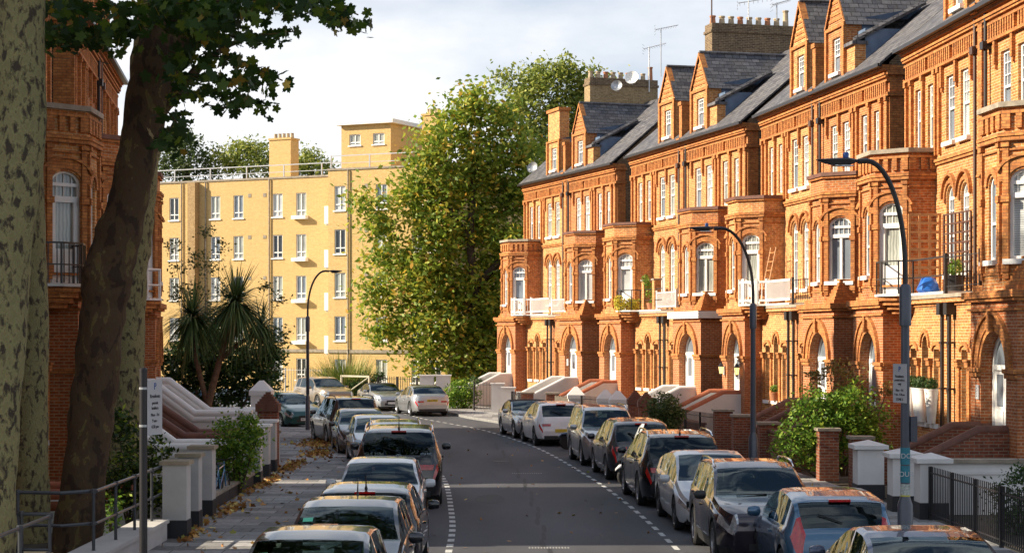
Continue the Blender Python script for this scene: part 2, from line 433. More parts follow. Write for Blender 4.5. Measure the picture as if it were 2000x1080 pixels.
# ---------------------------------------------------------------- the setting
def road_mat():
    m, t, b = newmat('asphalt'); n = t.nodes.new
    b.inputs['Roughness'].default_value = 0.78; b.inputs['Specular IOR Level'].default_value = 0.35
    tcx = n('ShaderNodeTexCoord')
    a = n('ShaderNodeTexNoise'); a.inputs['Scale'].default_value = 14; a.inputs['Detail'].default_value = 8; a.inputs['Roughness'].default_value = 0.85
    c = n('ShaderNodeTexNoise'); c.inputs['Scale'].default_value = 0.22; c.inputs['Detail'].default_value = 5
    mp_ = n('ShaderNodeMapping'); mp_.inputs['Scale'].default_value = (1.6, 0.35, 1)
    t.links.new(tcx.outputs['Object'], a.inputs['Vector']); t.links.new(tcx.outputs['Object'], mp_.inputs[0]); t.links.new(mp_.outputs[0], c.inputs['Vector'])
    r1 = n('ShaderNodeValToRGB'); r1.color_ramp.elements[0].position = 0.3; r1.color_ramp.elements[0].color = (0.046,0.047,0.054,1); r1.color_ramp.elements[1].position = 0.72; r1.color_ramp.elements[1].color = (0.098,0.100,0.112,1)
    t.links.new(a.outputs['Fac'], r1.inputs[0])
    r2 = n('ShaderNodeValToRGB'); r2.color_ramp.elements[0].position = 0.35; r2.color_ramp.elements[0].color = (0.60,0.60,0.60,1); r2.color_ramp.elements[1].position = 0.68; r2.color_ramp.elements[1].color = (1.32,1.31,1.32,1)
    t.links.new(c.outputs['Fac'], r2.inputs[0])
    mm = n('ShaderNodeMix'); mm.data_type = 'RGBA'; mm.blend_type = 'MULTIPLY'; mm.inputs['Factor'].default_value = 1
    t.links.new(r1.outputs[0], mm.inputs[6]); t.links.new(r2.outputs[0], mm.inputs[7]); t.links.new(mm.outputs[2], b.inputs['Base Color'])
    bp = n('ShaderNodeBump'); bp.inputs['Strength'].default_value = 0.5; bp.inputs['Distance'].default_value = 0.008
    t.links.new(a.outputs['Fac'], bp.inputs['Height']); t.links.new(bp.outputs[0], b.inputs['Normal'])
    return m
ASPH = road_mat()
SOIL = plain('garden_soil', (0.06,0.05,0.035), 0.95, var=0.4, scale=1.5, bump=0.02)
PAINT = plain('road_paint', (0.50,0.50,0.49), 0.8, var=0.40, scale=14)
KERB = plain('granite_kerb', (0.22,0.215,0.21), 0.8, var=0.25, scale=5)
PATCH = plain('concrete_patch', (0.30,0.29,0.28), 0.85, var=0.2, scale=4)

def smooth_line(pts, n=6):
    res = []
    P = [pts[0]] + list(pts) + [pts[-1]]
    for i in range(1, len(P)-2):
        p0, p1, p2, p3 = [np.array(P[i+j], float) for j in (-1, 0, 1, 2)]
        for k in range(n):
            t = k/n
            res.append(tuple(0.5*((2*p1) + (-p0+p2)*t + (2*p0-5*p1+4*p2-p3)*t*t + (-p0+3*p1-3*p2+p3)*t**3)))
    res.append(tuple(pts[-1]))
    return res
def offset_line(pts, d):
    res = []
    for i, p in enumerate(pts):
        a, b = pts[max(i-1, 0)], pts[min(i+1, len(pts)-1)]
        dx, dy = b[0]-a[0], b[1]-a[1]; l = math.hypot(dx, dy)
        res.append((p[0]+dy/l*d, p[1]-dx/l*d))
    return res
RK = smooth_line([(5.4,-12),(5.3,5),(5.2,20),(5.0,32.7),(4.6,42.9),(4.0,51.4),(2.85,63.1),(0.98,74.2),(-0.58,80.0),(-2.05,84.9),(-3.2,90),(-5.2,96),(-9.5,102),(-18,107.5),(-36,115)])
LK = smooth_line([(-3.4,-12),(-3.3,5),(-3.2,20),(-3.2,33),(-3.4,40),(-3.95,49.6),(-4.95,57),(-6.4,65.5),(-7.75,72.5),(-10,79),(-14,84.5),(-20,89),(-36,97.5)])
def strip(mb, A, B, z, zb=None, m=0):
    for i in range(len(A)-1):
        zb_ = z if zb is None else zb
        mb.poly([(A[i][0],A[i][1],z), (B[i][0],B[i][1],zb_), (B[i+1][0],B[i+1][1],zb_), (A[i+1][0],A[i+1][1],z)], m)
def resample(pts, n):
    d = [0]
    for a, b in zip(pts, pts[1:]): d.append(d[-1]+math.hypot(b[0]-a[0], b[1]-a[1]))
    return [(float(np.interp(t, d, [p[0] for p in pts])), float(np.interp(t, d, [p[1] for p in pts]))) for t in np.linspace(0, d[-1], n)]
g = MB(); g.poly([(-400,-60,-0.02),(400,-60,-0.02),(400,900,-0.02),(-400,900,-0.02)])
tag(g.build('ground', SOIL, uv=False), kind='structure')
rd = MB(); strip(rd, resample(LK, 90), resample(RK, 90), 0.0)
# side street running off to the right behind the parked saloon is not seen; the road simply bends left
tag(rd.build('road', ASPH, uv=False), kind='structure')
kb = MB()
for line, d in ((RK, 0.15), (LK, -0.15)):
    o2 = offset_line(line, d)
    strip(kb, line, o2, 0.115); strip(kb, line, line, -0.02, 0.115)
tag(kb.build('kerb', KERB), kind='structure')
pv = MB()
RB = offset_line(RK, 3.3); LB = offset_line(LK, -3.15)
strip(pv, offset_line(RK, 0.15), offset_line(RK, 3.6), 0.11)
strip(pv, offset_line(LK, -3.6), offset_line(LK, -0.15), 0.11)
tag(pv.build('pavement', PAVE), kind='structure')
# parking bay dashes
def dashes(line, d, y0, y1, dash=0.55, gap=0.45, w=0.09):
    ln = offset_line(line, d); n = MB()
    dd = [0]
    for a, b in zip(ln, ln[1:]): dd.append(dd[-1]+math.hypot(b[0]-a[0], b[1]-a[1]))
    at = lambda t: Vector((float(np.interp(t, dd, [p[0] for p in ln])), float(np.interp(t, dd, [p[1] for p in ln]))))
    t = 0
    while t < dd[-1]-1:
        p, q = at(t), at(t+dash)
        if y0 < p.y < y1:
            e = (q-p).normalized(); s = Vector((e.y, -e.x))*w/2
            n.poly([(*(p-s), 0.004), (*(p+s), 0.004), (*(q+s), 0.004), (*(q-s), 0.004)])
        t += dash+gap
    return n
for n_, (ln, d, y0, y1, ds, gp, w_) in {'bay_dashes': (RK, -2.05, 6, 99, 0.62, 0.5, 0.10), 'bay_dash_row': (LK, 2.08, 6, 60, 0.45, 0.42, 0.125)}.items():
    tag(dashes(ln, d, y0, y1, ds, gp, w_).build('road_marking', PAINT), kind='structure')
hp = MB()       # flush concrete channels and worn road studs across the carriageway
for (x0, x1, Y, dy) in ((0.0, 0.85, 51.0, 0.10), (0.30, 1.05, 33.1, 0.12)):
    for i in range(14):
        x = x0 + (x1-x0)*i/14
        hp.poly([(x,Y-dy,0.004),(x+0.03,Y-dy,0.004),(x+0.03,Y+dy,0.004),(x,Y+dy,0.004)])
tag(hp.build('road_marking', PATCH), kind='structure')
TAR = plain('tar_patch', (0.014,0.014,0.016), 0.7, var=0.25, scale=5)
tp = MB()
def blob(cx, cy, rx, ry, n=14, seed=0):
    q = random.Random(seed); tp.poly([(cx+rx*(0.8+0.4*q.random())*math.cos(2*math.pi*i/n), cy+ry*(0.85+0.3*q.random())*math.sin(2*math.pi*i/n), 0.003) for i in range(n)])
for i in range(26):
    y_ = 31+i*1.35; blob(0.62-0.0011*(y_-31)**2+0.06*math.sin(i*2.1), y_, 0.05, 0.8, 8, i)
blob(1.5, 60, 0.5, 1.6, 10, 40); blob(-0.5, 43, 0.35, 1.3, 10, 41)
tag(tp.build('road_patch', TAR, uv=False), kind='structure')
mh = MB(); mh.lathe([(0.30,0.0),(0.30,0.006),(0.25,0.007),(0.25,0.004)], (-0.35,56.0,0.0), 20)
tag(mh.build('manhole_cover', plain('cast_iron', (0.06,0.055,0.05), 0.6, metal=0.3), uv=False), 'round iron manhole cover in the middle of the road', 'manhole cover')

# ---------------------------------------------------------------- terrace houses
def window(par, fr, c, w_, z0, z1, rise, dep, glass, style='sash', name='window', sill=None):
    "white frame set dep behind the wall face, its pane as a sub-part"
    b = MB(); ua, ub = c-w_/2, c+w_/2; o0, o1 = -dep-0.05, -dep+0.02
    f = 0.07 if w_ > 0.45 else 0.05
    b.fbox(fr, ua, ua+f, o0, o1, z0, z1); b.fbox(fr, ub-f, ub, o0, o1, z0, z1); b.fbox(fr, ua+f, ub-f, o0, o1, z0, z0+f)
    g = MB(); fl = fr.hand() > 0
    go = o0+0.012
    if rise > 0:
        b.band(fr, c, z1, w_/2-f, rise-f*0.7, f, o0, o1, seg=8)
        top = [(c + w_/2*math.cos(math.pi*i/8), z1 + rise*math.sin(math.pi*i/8)) for i in range(9)]
        g.poly([fr.p(ua,go,z0), fr.p(ub,go,z0)] + [fr.p(u,go,z) for u, z in top], 0, fl)
        if w_ > 0.6: b.fbox(fr, ua+f, ub-f, o0, o1, z1-0.05, z1+0.03)
    else:
        b.fbox(fr, ua+f, ub-f, o0, o1, z1-f, z1)
        g.poly([fr.p(ua,go,z0), fr.p(ub,go,z0), fr.p(ub,go,z1), fr.p(ua,go,z1)], 0, fl)
    zm = z0 + (z1-z0)*0.5
    if style == 'sash':
        b.fbox(fr, ua+f, ub-f, o0, o1+0.01, zm-0.03, zm+0.03)
        for q in (1, 2): b.fbox(fr, ua+(ub-ua)*q/3-0.011, ua+(ub-ua)*q/3+0.011, o0, o1-0.01, zm, z1)
        for q in (1, 2): b.fbox(fr, ua+f, ub-f, o0, o1-0.012, zm+(z1-zm)*q/3-0.011, zm+(z1-zm)*q/3+0.011)
    elif style == 'plainsash':
        b.fbox(fr, ua+f, ub-f, o0, o1+0.01, zm-0.03, zm+0.03)
    elif style == 'big':
        b.fbox(fr, c-0.04, c+0.04, o0, o1, z0+f, z1-0.3); b.fbox(fr, ua+f, ub-f, o0, o1+0.02, z1-0.36, z1-0.24)
        for q in (1, 2, 3, 4): b.fbox(fr, ua+(ub-ua)*q/5-0.007, ua+(ub-ua)*q/5+0.007, o0, o1-0.03, z1-0.24, z1+rise*0.8)
    elif style == 'door':
        b.fbox(fr, ua+f, ub-f, o0, o1+0.02, z1-0.42, z1-0.28)
        b.fbox(fr, ua+f, ub-f, o0, o1+0.015, z0, z0+0.85)
        b.fbox(fr, ua+f, ua+f+0.1, o0, o1+0.01, z0+0.85, z1-0.42); b.fbox(fr, ub-f-0.1, ub-f, o0, o1+0.01, z0+0.85, z1-0.42)
        for q in (1, 2, 3): b.fbox(fr, ua+(ub-ua)*q/4-0.007, ua+(ub-ua)*q/4+0.007, o0, o1-0.03, z1-0.28, z1+rise*0.8)
    wo = b.build(name, WHITE, par)
    g.build('pane', GLASS[glass], wo)
    if sill:
        q = MB(); q.fbox(fr, ua-sill[0], ub+sill[0], -dep, sill[1], z0-0.12, z0-0.001); q.build('window_sill', WHITE, wo)
    return wo

def house(name, label, root_loc, rz, L, side, bc, door, sx=1.0, crenel=True, gable='peak', seed=0, group=None, stub=False, stack=True, balcony=None, band_white=False):
    """one house of a pair. side 'a' has its bay by local x=0, 'b' by local x=L. bc = bay centre, door = which cant has the french door"""
    rnd = random.Random(seed)
    root = empty(name, root_loc, rz, label=label, cat='house', group=group)
    root.scale = (sx, 1, 1)
    W = L/2
    BRv = (BR, BR3, BR2, BR)[seed % 4]
    F = Fr((0,0),(1,0),(0,-1)) if side == 'a' else Fr((L,0),(-1,0),(0,-1))
    pe0, pe1 = (bc-1.6, bc+1.6)
    wl, st, tr = MB(), MB(), MB()           # walls, white stone trim
    # ground floor between porch and party line
    GP = 0.9
    n3 = [pe1+0.62+(W-0.75-pe1-0.62)*q for q in (0.06, 0.45, 0.84)]
    tw = 0.50 if side == 'b' else 0.58
    ops = [(n3[0]-tw/2, n3[0]+tw/2, 1.45, 3.45, 0), (n3[1]-tw/2, n3[1]+tw/2, 1.45, 3.5, 0.32), (n3[2]-tw/2, n3[2]+tw/2, 1.45, 3.45, 0)]
    wl.panel(F, pe1, W, 0, 4.75, ops, GP, 0.30)
    for i, q in enumerate(ops):
        window(root, Fr(F.p(0,GP,0)[:2], F.e, F.n), (q[0]+q[1])/2, tw-0.002, 1.45, q[3], q[4], 0.26, rnd.choice([0,2,2,1]), 'plainsash', sill=(0.08, 0.09))
        tr.band(F, (q[0]+q[1])/2, q[3]+(0.0 if q[4] else -0.05), tw/2+0.06, (q[4]+0.07) if q[4] else 0.16, 0.10, GP, GP+0.05, seg=8)
    for i in range(4):
        uu = [n3[0]-tw/2-0.14, (n3[0]+n3[1])/2, (n3[1]+n3[2])/2, n3[2]+tw/2+0.14][i]
        pw = 0.10
        tr.fbox(F, uu-pw, uu+pw, GP, GP+0.06, 1.45, 3.0)
        tr.fbox(F, uu-pw-0.04, uu+pw+0.04, GP, GP+0.11, 3.0, 3.14); tr.fbox(F, uu-pw-0.07, uu+pw+0.07, GP, GP+0.14, 3.14, 3.2)
    wl.fbox(F, pe1, W, 0.0, GP+0.05, 4.60, 4.68, 0); wl.fbox(F, pe1, W, 0.0, GP+0.14, 4.68, 4.80, 0)
    te = MB(); te.fbox(F, pe1, W, 0.0, GP+0.18, 4.80, 4.90); te.build('terrace_edge', STONE, root)
    # porch
    PP = 1.55
    rr = 0.86
    po_ = MB()
    po_.panel(F, pe0, pe1, 0, 4.75, [(bc-rr, bc+rr, 1.4, 3.05, rr)], PP, 0.30)
    for e, i in ((pe0, 0), (pe1, GP)):
        sf = F.sub(e, PP, e, 0) if e == pe1 else F.sub(e, 0, e, PP)
        po_.panel(sf, 0, PP, 0, 4.75)
    po_.poly([F.p(pe0,0.0,4.75), F.p(pe1,0.0,4.75), F.p(pe1,PP,4.75), F.p(pe0,PP,4.75)])
    pts = [(pe0, 0.02), (pe0, PP), (pe1, PP), (pe1, GP)]
    tr.course(F, pts, 0.07, 4.38, 4.44); tr.course(F, pts, 0.12, 4.60, 4.68); tr.course(F, pts, 0.18, 4.68, 4.84)
    for a, b_ in ((pe0, bc-rr), (bc+rr, pe1)):
        tr.fbox(F, a-0.05, b_+0.03, PP-0.1, PP+0.09, 2.95, 3.05)
        tr.fbox(F, a, b_, PP, PP+0.05, 2.83, 2.95)
    tr.course(F, [(pe1, PP), (pe1, GP)], 0.06, 2.95, 3.05); tr.course(F, [(pe0, 0.02), (pe0, PP)], 0.06, 2.95, 3.05)
    tr.band(F, bc, 3.05, rr+0.12, rr+0.12, 0.24, PP, PP+0.05, seg=14); tr.band(F, bc, 3.05, rr+0.38, rr+0.38, 0.08, PP, PP+0.10, seg=14)
    tr.band(F, bc, 3.05, rr, rr, 0.12, PP-0.12, PP+0.02, seg=14)
    tr.fbox(F, bc-0.10, bc+0.10, PP, PP+0.14, 3.05+rr, 4.38)
    # door at the back of the porch
    dz = MB(); D = Fr(F.p(0, PP-0.30, 0)[:2], F.e, F.n)
    dz.fbox(D, bc-rr, bc-rr+0.09, -0.05, 0.03, 1.4, 3.05); dz.fbox(D, bc+rr-0.09, bc+rr, -0.05, 0.03, 1.4, 3.05)
    dz.fbox(D, bc-rr+0.09, bc+rr-0.09, -0.05, 0.05, 3.0, 3.12)
    dz.band(D, bc, 3.05, rr-0.09, rr-0.09, 0.09, -0.05, 0.03, seg=12)
    dz.fbox(D, bc-rr+0.09, bc+rr-0.09, -0.05, 0.0, 1.4, 3.0)
    for q in (-1, 1):
        dz.fbox(D, bc+q*0.38-0.26, bc+q*0.38+0.26, 0.0, 0.025, 1.52, 2.05)
    do = dz.build('front_door', WHITE, root)
    pg = MB()
    for q in (-1, 1): pg.fbox(D, bc+q*0.38-0.2, bc+q*0.38+0.2, 0.0, 0.012, 2.15, 2.9)
    pg.poly([D.p(bc+(rr-0.09)*math.cos(math.pi*i/10), -0.02, 3.12+(rr-0.1)*math.sin(math.pi*i/10)) for i in range(11)], 0, D.hand() > 0)
    pg.build('door_pane', GLASS[0], do)
    # threshold and plinth
    st.fbox(F, bc-rr+0.01, bc+rr-0.01, PP-0.30, PP+0.2, 1.3, 1.402)
    # porch roof edge
    if side == 'b':      # stepped brick cap on the pier nearest the party line
        for i in range(7):
            q = 0.48-0.055*i
            tr.fbox(F, pe0+0.45-q, pe0+0.45+q, PP-0.55-q, PP-0.45+q*0.95, 4.84+0.11*i, 4.84+0.11*(i+1))
        tr.fbox(F, bc-0.9, pe1, PP-0.75, PP-0.05, 4.84, 5.0)
    else:
        for i in range(4):
            tr.fbox(F, pe0+0.1+0.12*i, bc-0.35-0.05*i, PP-0.75, PP-0.05-0.05*i, 4.84+0.12*i, 4.84+0.12*(i+1))
    # upper wall
    o2 = [(u-wd/2, u+wd/2, 9.18, 11.02, 0) for u, wd in ((1.13, 0.56), (2.35, 0.56), (4.14, 0.74), (5.40, 0.74))]
    o1_ = [(u-0.34, u+0.34, 5.5, 7.62, 0.34) for u in (4.14, 5.40)]
    wl.panel(F, 0, W, 4.75, 11.4, o2+o1_, 0, 0.2)
    for q in o2:
        window(root, F, (q[0]+q[1])/2, q[1]-q[0]-0.002, q[2], q[3], 0, 0.10, rnd.choice([0,1,1,3]), 'sash', sill=(0.1, 0.12) if q[0] > 3 else None)
    for q in o1_:
        window(root, F, (q[0]+q[1])/2, q[1]-q[0]-0.002, q[2], q[3], q[4], 0.10, rnd.choice([0,1,1,3]), 'sash', sill=(0.08, 0.10))
        tr.band(F, (q[0]+q[1])/2, 7.62, 0.40, 0.40, 0.10, 0, 0.05); tr.band(F, (q[0]+q[1])/2, 7.62, 0.56, 0.62, 0.07, 0, 0.10)
        tr.fbox(F, q[0]-0.16, q[0]-0.04, 0, 0.06, 7.5, 7.62)
    tr.fbox(F, 0, W, -0.02, 0.06, 8.62, 8.70); tr.fbox(F, 0, W, -0.02, 0.10, 8.70, 8.78)
    for u in (0.10, 0.62, 1.74, 2.92, 3.28): tr.fbox(F, u-0.075, u+0.075, 0, 0.09, 8.9, 11.3); 
    for u in (0.10, 0.62, 1.74, 2.92, 3.28): tr.fbox(F, u-0.10, u+0.10, 0, 0.13, 11.2, 11.34)
    for u in (3.52, 4.77, 6.05): tr.fbox(F, u-0.07, u+0.07, 0, 0.10, 10.75, 11.34); tr.fbox(F, u-0.05, u+0.05, 0, 0.07, 10.62, 10.75)
    # frieze
    tr.fbox(F, 0, W, -0.02, 0.12, 11.34, 11.42)
    wl.fbox(F, 0, W, -0.3, 0.0, 11.4, 12.32)
    n = int((W-0.3)/0.185)
    for i in range(n):
        if i % 12 == 11: continue
        u = 0.12+i*(W-0.3)/n
        tr.fbox(F, u, u+0.095, -0.02, 0.09, 11.42, 11.80)
    for (a, b_, d) in ((11.80,11.87,0.10),(11.93,12.0,0.14),(12.0,12.07,0.18),(12.14,12.21,0.22),(12.21,12.32,0.27)): tr.fbox(F, -0.02, W, -0.05, d, a, b_)
    # party pilaster at the middle of the pair
    if side == 'a':
        tr.fbox(F, W-0.16, W+0.16, 0, 0.14, 4.9, 12.2); tr.fbox(F, W-0.2, W+0.2, -0.3, 0.34, 12.2, 12.45)
        tr.fbox(F, W-0.16, W+0.16, -0.3, 0.2, 12.45, 13.9); tr.fbox(F, W-0.2, W+0.2, -0.35, 0.25, 13.9, 14.05)
    # bay
    BZ = 9.0 if not crenel else 9.08
    plan = [(bc-1.5,0.0),(bc-1.5,0.77),(bc-0.7,1.57),(bc+0.7,1.57),(bc+1.5,0.77),(bc+1.5,0.0)]
    bay = MB(); bt = MB(); bs = MB()
    z0b = 4.84
    for i in range(5):
        a, b_ = plan[i], plan[i+1]
        S = F.sub(a[0], a[1], b_[0], b_[1]); l = S.len; h = l/2
        if i in (1, 3):
            isd = (door == ('lo' if i == 1 else 'hi'))
            zs = 4.96 if isd else 5.55
            op = (h-0.41, h+0.41, zs, 7.30, 0.30)
            bay.panel(S, 0, l, z0b, BZ, [op], 0, 0.16)
            window(root, S, h, 0.818, zs, 7.30, 0.30, 0.08, rnd.choice([0,3,1]), 'door' if isd else 'big', 'french_window' if isd else 'bay_window', sill=None if isd else (0.10, 0.13))
            bt.band(S, h, 7.32, 0.43, 0.33, 0.24, 0, 0.035, seg=10); bt.band(S, h, 7.36, 0.69, 0.52, 0.07, 0, 0.09, a0=18, a1=162, seg=10)
        elif i == 2:
            op = (h-0.25, h+0.25, 5.55, 7.25, 0.25)
            bay.panel(S, 0, l, z0b, BZ, [op], 0, 0.16)
            window(root, S, h, 0.498, 5.55, 7.25, 0.25, 0.08, rnd.choice([0,1]), 'plainsash', 'bay_window', sill=(0.10, 0.12))
            bt.band(S, h, 7.27, 0.29, 0.29, 0.16, 0, 0.05, seg=8)
        else: bay.panel(S, 0, l, z0b, BZ)
        if i in (1, 2, 3):
            for u in (0.1, l-0.1):
                bt.fbox(S, u-0.07, u+0.07, 0, 0.07, 5.1, 8.15)
                bt.fbox(S, u-0.10, u+0.10, 0, 0.11, 6.85, 7.0); bt.fbox(S, u-0.10, u+0.10, 0, 0.11, 8.1, 8.2); bt.fbox(S, u-0.09, u+0.09, 0, 0.10, 5.25, 5.45)
        if crenel and i in (0, 1, 2, 3, 4):
            nn = {1: 3, 2: 3, 3: 3}.get(i, 2)
            for q in range(nn):
                u = l*(q+1)/(nn+1)
                # recessed slots read as gaps between raised blocks
            edges = [0]+[l*(q+1)/(nn+1) for q in range(nn)]+[l]
            for q in range(nn+1):
                bt.fbox(S, edges[q]+(0.07 if q else 0), edges[q+1]-(0.07 if q < nn else 0), 0, 0.075, 8.52, 8.86)
    bt.course(F, plan, 0.05, 8.02, 8.07); bt.course(F, plan, 0.10, 8.24, 8.34); bt.course(F, plan, 0.13, 8.34, 8.42)
    bt.course(F, plan, 0.08, 8.86, 8.93)
    cp = MB(); cp.course(F, plan, 0.12, BZ-0.07, BZ+0.05, o0=-0.16)
    bt.course(F, plan, 0.04, 5.2, 5.26)
    bay.poly([F.p(u, o, BZ-0.4) for u, o in plan], 0, F.hand() < 0)
    bo = bay.build('bay', (BRv, BR2, BRv)[seed % 3], root)
    bt.build('bay_moulding', BRD, bo)
    cp.build('coping', COPED if not crenel else STONE, bo)
    if band_white:
        wb = MB(); wb.course(F, pts, 0.185, 4.52, 4.80); wb.build('painted_band', WHITE, root)
    # balcony
    if balcony:
        sl = MB(); seg_pts = [(bc+0.9,1.35),(bc+1.35,1.72),(bc+2.1,1.80),(bc+2.6,1.45),(bc+2.8,1.1),(W-0.1,1.08)]
        inner = [(bc+0.9,0.9),(W-0.1,0.0)]
        pl_ = [F.p(u,o,0)[:2] for u, o in seg_pts] + [F.p(W-0.1,0.02,0)[:2], F.p(bc+1.5,0.02,0)[:2], F.p(bc+0.9,0.9,0)[:2]]
        if F.hand() < 0: pl_.reverse()
        sl.prism(pl_, 4.905, 4.97)
        slab = sl.build('balcony', REND, root)
        cb = MB()
        for zi, d in ((4.78, 0.02), (4.66, 0.12), (4.54, 0.25), (4.42, 0.4)):
            pq = [F.p(bc+1.15+d*0.3,1.56,0)[:2], F.p(bc+1.5,1.72-d,0)[:2], F.p(bc+2.1,1.74-d,0)[:2], F.p(bc+2.5-d*0.5,1.42-d*0.8,0)[:2], F.p(bc+2.6-d*0.5,0.85,0)[:2], F.p(bc+1.2,0.85,0)[:2]]
            if F.hand() < 0: pq.reverse()
            cb.prism(pq, zi, zi+0.12)
        cb.build('corbel', BRD, slab)
        kind, mat, hh = balcony
        rl = MB()
        path = seg_pts
        for a, b_ in zip(path, path[1:]):
            S = F.sub(a[0], a[1]-0.06, b_[0], b_[1]-0.06); l = S.len
            if kind == 'picket':
                rl.fbox(S, 0, l, -0.03, 0.03, 5.74, 5.82); rl.fbox(S, 0, l, -0.03, 0.03, 5.06, 5.14)
                k_ = max(1, int(l/0.13))
                for q in range(k_): rl.fbox(S, l*(q+0.5)/k_-0.015, l*(q+0.5)/k_+0.015, -0.015, 0.015, 5.14, 5.74)
                rl.fbox(S, -0.05, 0.05, -0.05, 0.05, 4.96, 5.9)
            else:
                rl.fbox(S, 0, l, -0.018, 0.018, 5.86, 5.9); rl.fbox(S, 0, l, -0.014, 0.014, 5.38, 5.41)
                if kind == 'bars':
                    k_ = max(1, int(l/0.14))
                    for q in range(k_): rl.fbox(S, l*(q+0.5)/k_-0.01, l*(q+0.5)/k_+0.01, -0.01, 0.01, 4.98, 5.86)
                rl.fbox(S, -0.02, 0.02, -0.02, 0.02, 4.96, 5.9)
        rl.build('railing', mat, slab)
    # roof: front slope, back slope, end walls
    zr, pr = 16.3, -4.3
    ze, pe = 12.36, 0.36
    RFm = MB()
    A = lambda u, o, z: F.p(u, o, z)
    th = 0.09
    for (o1, z1, o2_, z2) in ((pe, ze, pr, zr), (pr, zr, -9.0, 12.3)):
        fl = F.hand() > 0
        RFm.poly([A(-0.12,o1,z1), A(W,o1,z1), A(W,o2_,z2), A(-0.12,o2_,z2)], 0, fl)
        RFm.poly([A(-0.12,o1,z1-th), A(W,o1,z1-th), A(W,o2_,z2-th), A(-0.12,o2_,z2-th)], 0, not fl)
    RFm.poly([A(-0.12,pe,ze-th), A(-0.12,pe,ze), A(-0.12,pr,zr), A(-0.12,pr,zr-th)]); RFm.poly([A(-0.12,pr,zr-th), A(-0.12,pr,zr), A(-0.12,-9,12.3), A(-0.12,-9,12.3-th)])
    RFm.poly([A(-0.12,pe,ze-th), A(W,pe,ze-th), A(W,pe,ze), A(-0.12,pe,ze)])
    rf = RFm.build('roof', SLATE, root)
    # gutter
    gt = MB(); gt.fbox(F, -0.1, W, 0.28, 0.42, 12.24, 12.35)
    gt.build('gutter', PIPE, root)
    # flank wall by the bay end (stock brick with a red quoin), back wall
    fk = MB()
    fs = F.sub(0, -9, 0, 0)
    fk.poly([A(0.001,-0.0,0), A(0.001,-8.6,0), A(0.001,-8.6,12.5), A(0.001,pr,zr-0.05), A(0.001,0.0,12.4)], 0, F.hand() > 0)
    fk.poly([A(W-0.001,-0.0,0), A(W-0.001,-8.6,0), A(W-0.001,-8.6,12.5), A(W-0.001,pr,zr-0.05), A(W-0.001,0.0,12.4)], 0)
    fk.poly([A(0,-8.6,0), A(W,-8.6,0), A(W,-8.6,12.5), A(0,-8.6,12.5)])
    fk.build('flank_wall', STK, root)
    tr.fbox(F, -0.03, 0.02, -0.45, 0.0, 4.8, 12.3)
    for z_ in (11.34, 12.0): tr.fbox(F, -0.10, 0.0, -0.5, 0.1, z_, z_+0.12)
    # dormer
    dc, dw = 5.0, 0.98
    dm = MB(); dt = MB()
    zg, za = 14.35, 15.85
    dm.panel(F, dc-dw, dc+dw, 12.3, zg, [(dc-0.40, dc+0.40, 12.75, 13.95, 0)], 0.06, 0.16)
    for e in (dc-dw, dc+dw):
        dm.poly([A(e,0.06,12.3), A(e,-0.3,12.7), A(e,-2.6,14.9), A(e,-2.6,zg+0.02), A(e,0.06,zg)], 1)
        dm.fbox(F, e-0.14 if e > dc else e-0.02, e+0.02 if e > dc else e+0.14, -0.5, 0.12, 12.3, zg)
    window(root, F, dc, 0.798, 12.75, 13.95, 0, 0.04, 0, 'sash', 'dormer_window', sill=(0.10, 0.18))
    ds = MB(); ds.fbox(F, dc-dw-0.15, dc+dw+0.1, 0.0, 0.24, 12.33, 12.40)
    if gable == 'peak':
        dm.poly([A(dc-dw,0.06,zg), A(dc+dw,0.06,zg), A(dc,0.06,za)], 0, F.hand() > 0)
        dt.fbox(F, dc-dw-0.06, dc+dw+0.06, 0.0, 0.14, zg-0.12, zg)
        for sgn in (-1, 1):
            n_ = 8
            for i in range(n_):
                t0, t1 = i/n_, (i+1)/n_
                u0, u1 = dc+sgn*(dw+0.05)*(1-t0), dc+sgn*(dw+0.05)*(1-t1)
                za0, za1 = zg+(za-zg+0.03)*t0, zg+(za-zg+0.03)*t1
                q = [A(u0,0.15,za0-0.14), A(u1,0.15,za1-0.14), A(u1,0.15,za1+0.03), A(u0,0.15,za0+0.03)]
                dt.poly(q); dt.poly([A(u0,0.15,za0+0.03), A(u1,0.15,za1+0.03), A(u1,-0.1,za1+0.03), A(u0,-0.1,za0+0.03)])
        for i in range(5):
            hw = (dw-0.28)*(1-i/5.5)
            dt.fbox(F, dc-hw, dc+hw, 0.05, 0.09, zg+0.16+i*0.2, zg+0.26+i*0.2)
        dr = MB()
        for sgn in (-1, 1):
            dr.poly([A(dc,0.10,za+0.05), A(dc,-4.6,za+0.05), A(dc+sgn*(dw+0.16),-4.6,zg-0.12), A(dc+sgn*(dw+0.16),0.10,zg-0.12)], 0, sgn*F.hand() > 0)
        # the near slope carries down to the main roof
        sgn = -1
        dr.poly([A(dc-dw-0.1,-1.3,zg-0.05), A(dc-dw-0.1,-4.6,zg-0.05), A(dc-dw-1.6,-4.6,12.9), A(dc-dw-1.6,-1.3,12.9)], 0, F.hand() < 0)
        dr.tube([A(dc,0.1,za+0.07), A(dc,-4.6,za+0.07)], 0.07, 6)
        dr.build('dormer_roof', SLATE, root)
    else:
        dm.panel(F, dc-dw+0.1, dc+dw-0.1, zg, 16.0, [], 0.06)
        dm.fbox(F, dc-dw+0.1, dc+dw-0.1, -0.5, 0.05, zg, 16.0); dt.fbox(F, dc-dw-0.02, dc+dw+0.02, -0.55, 0.14, 15.88, 16.05)
        dt.fbox(F, dc-dw-0.05, dc+dw+0.05, 0.0, 0.13, zg-0.1, zg)
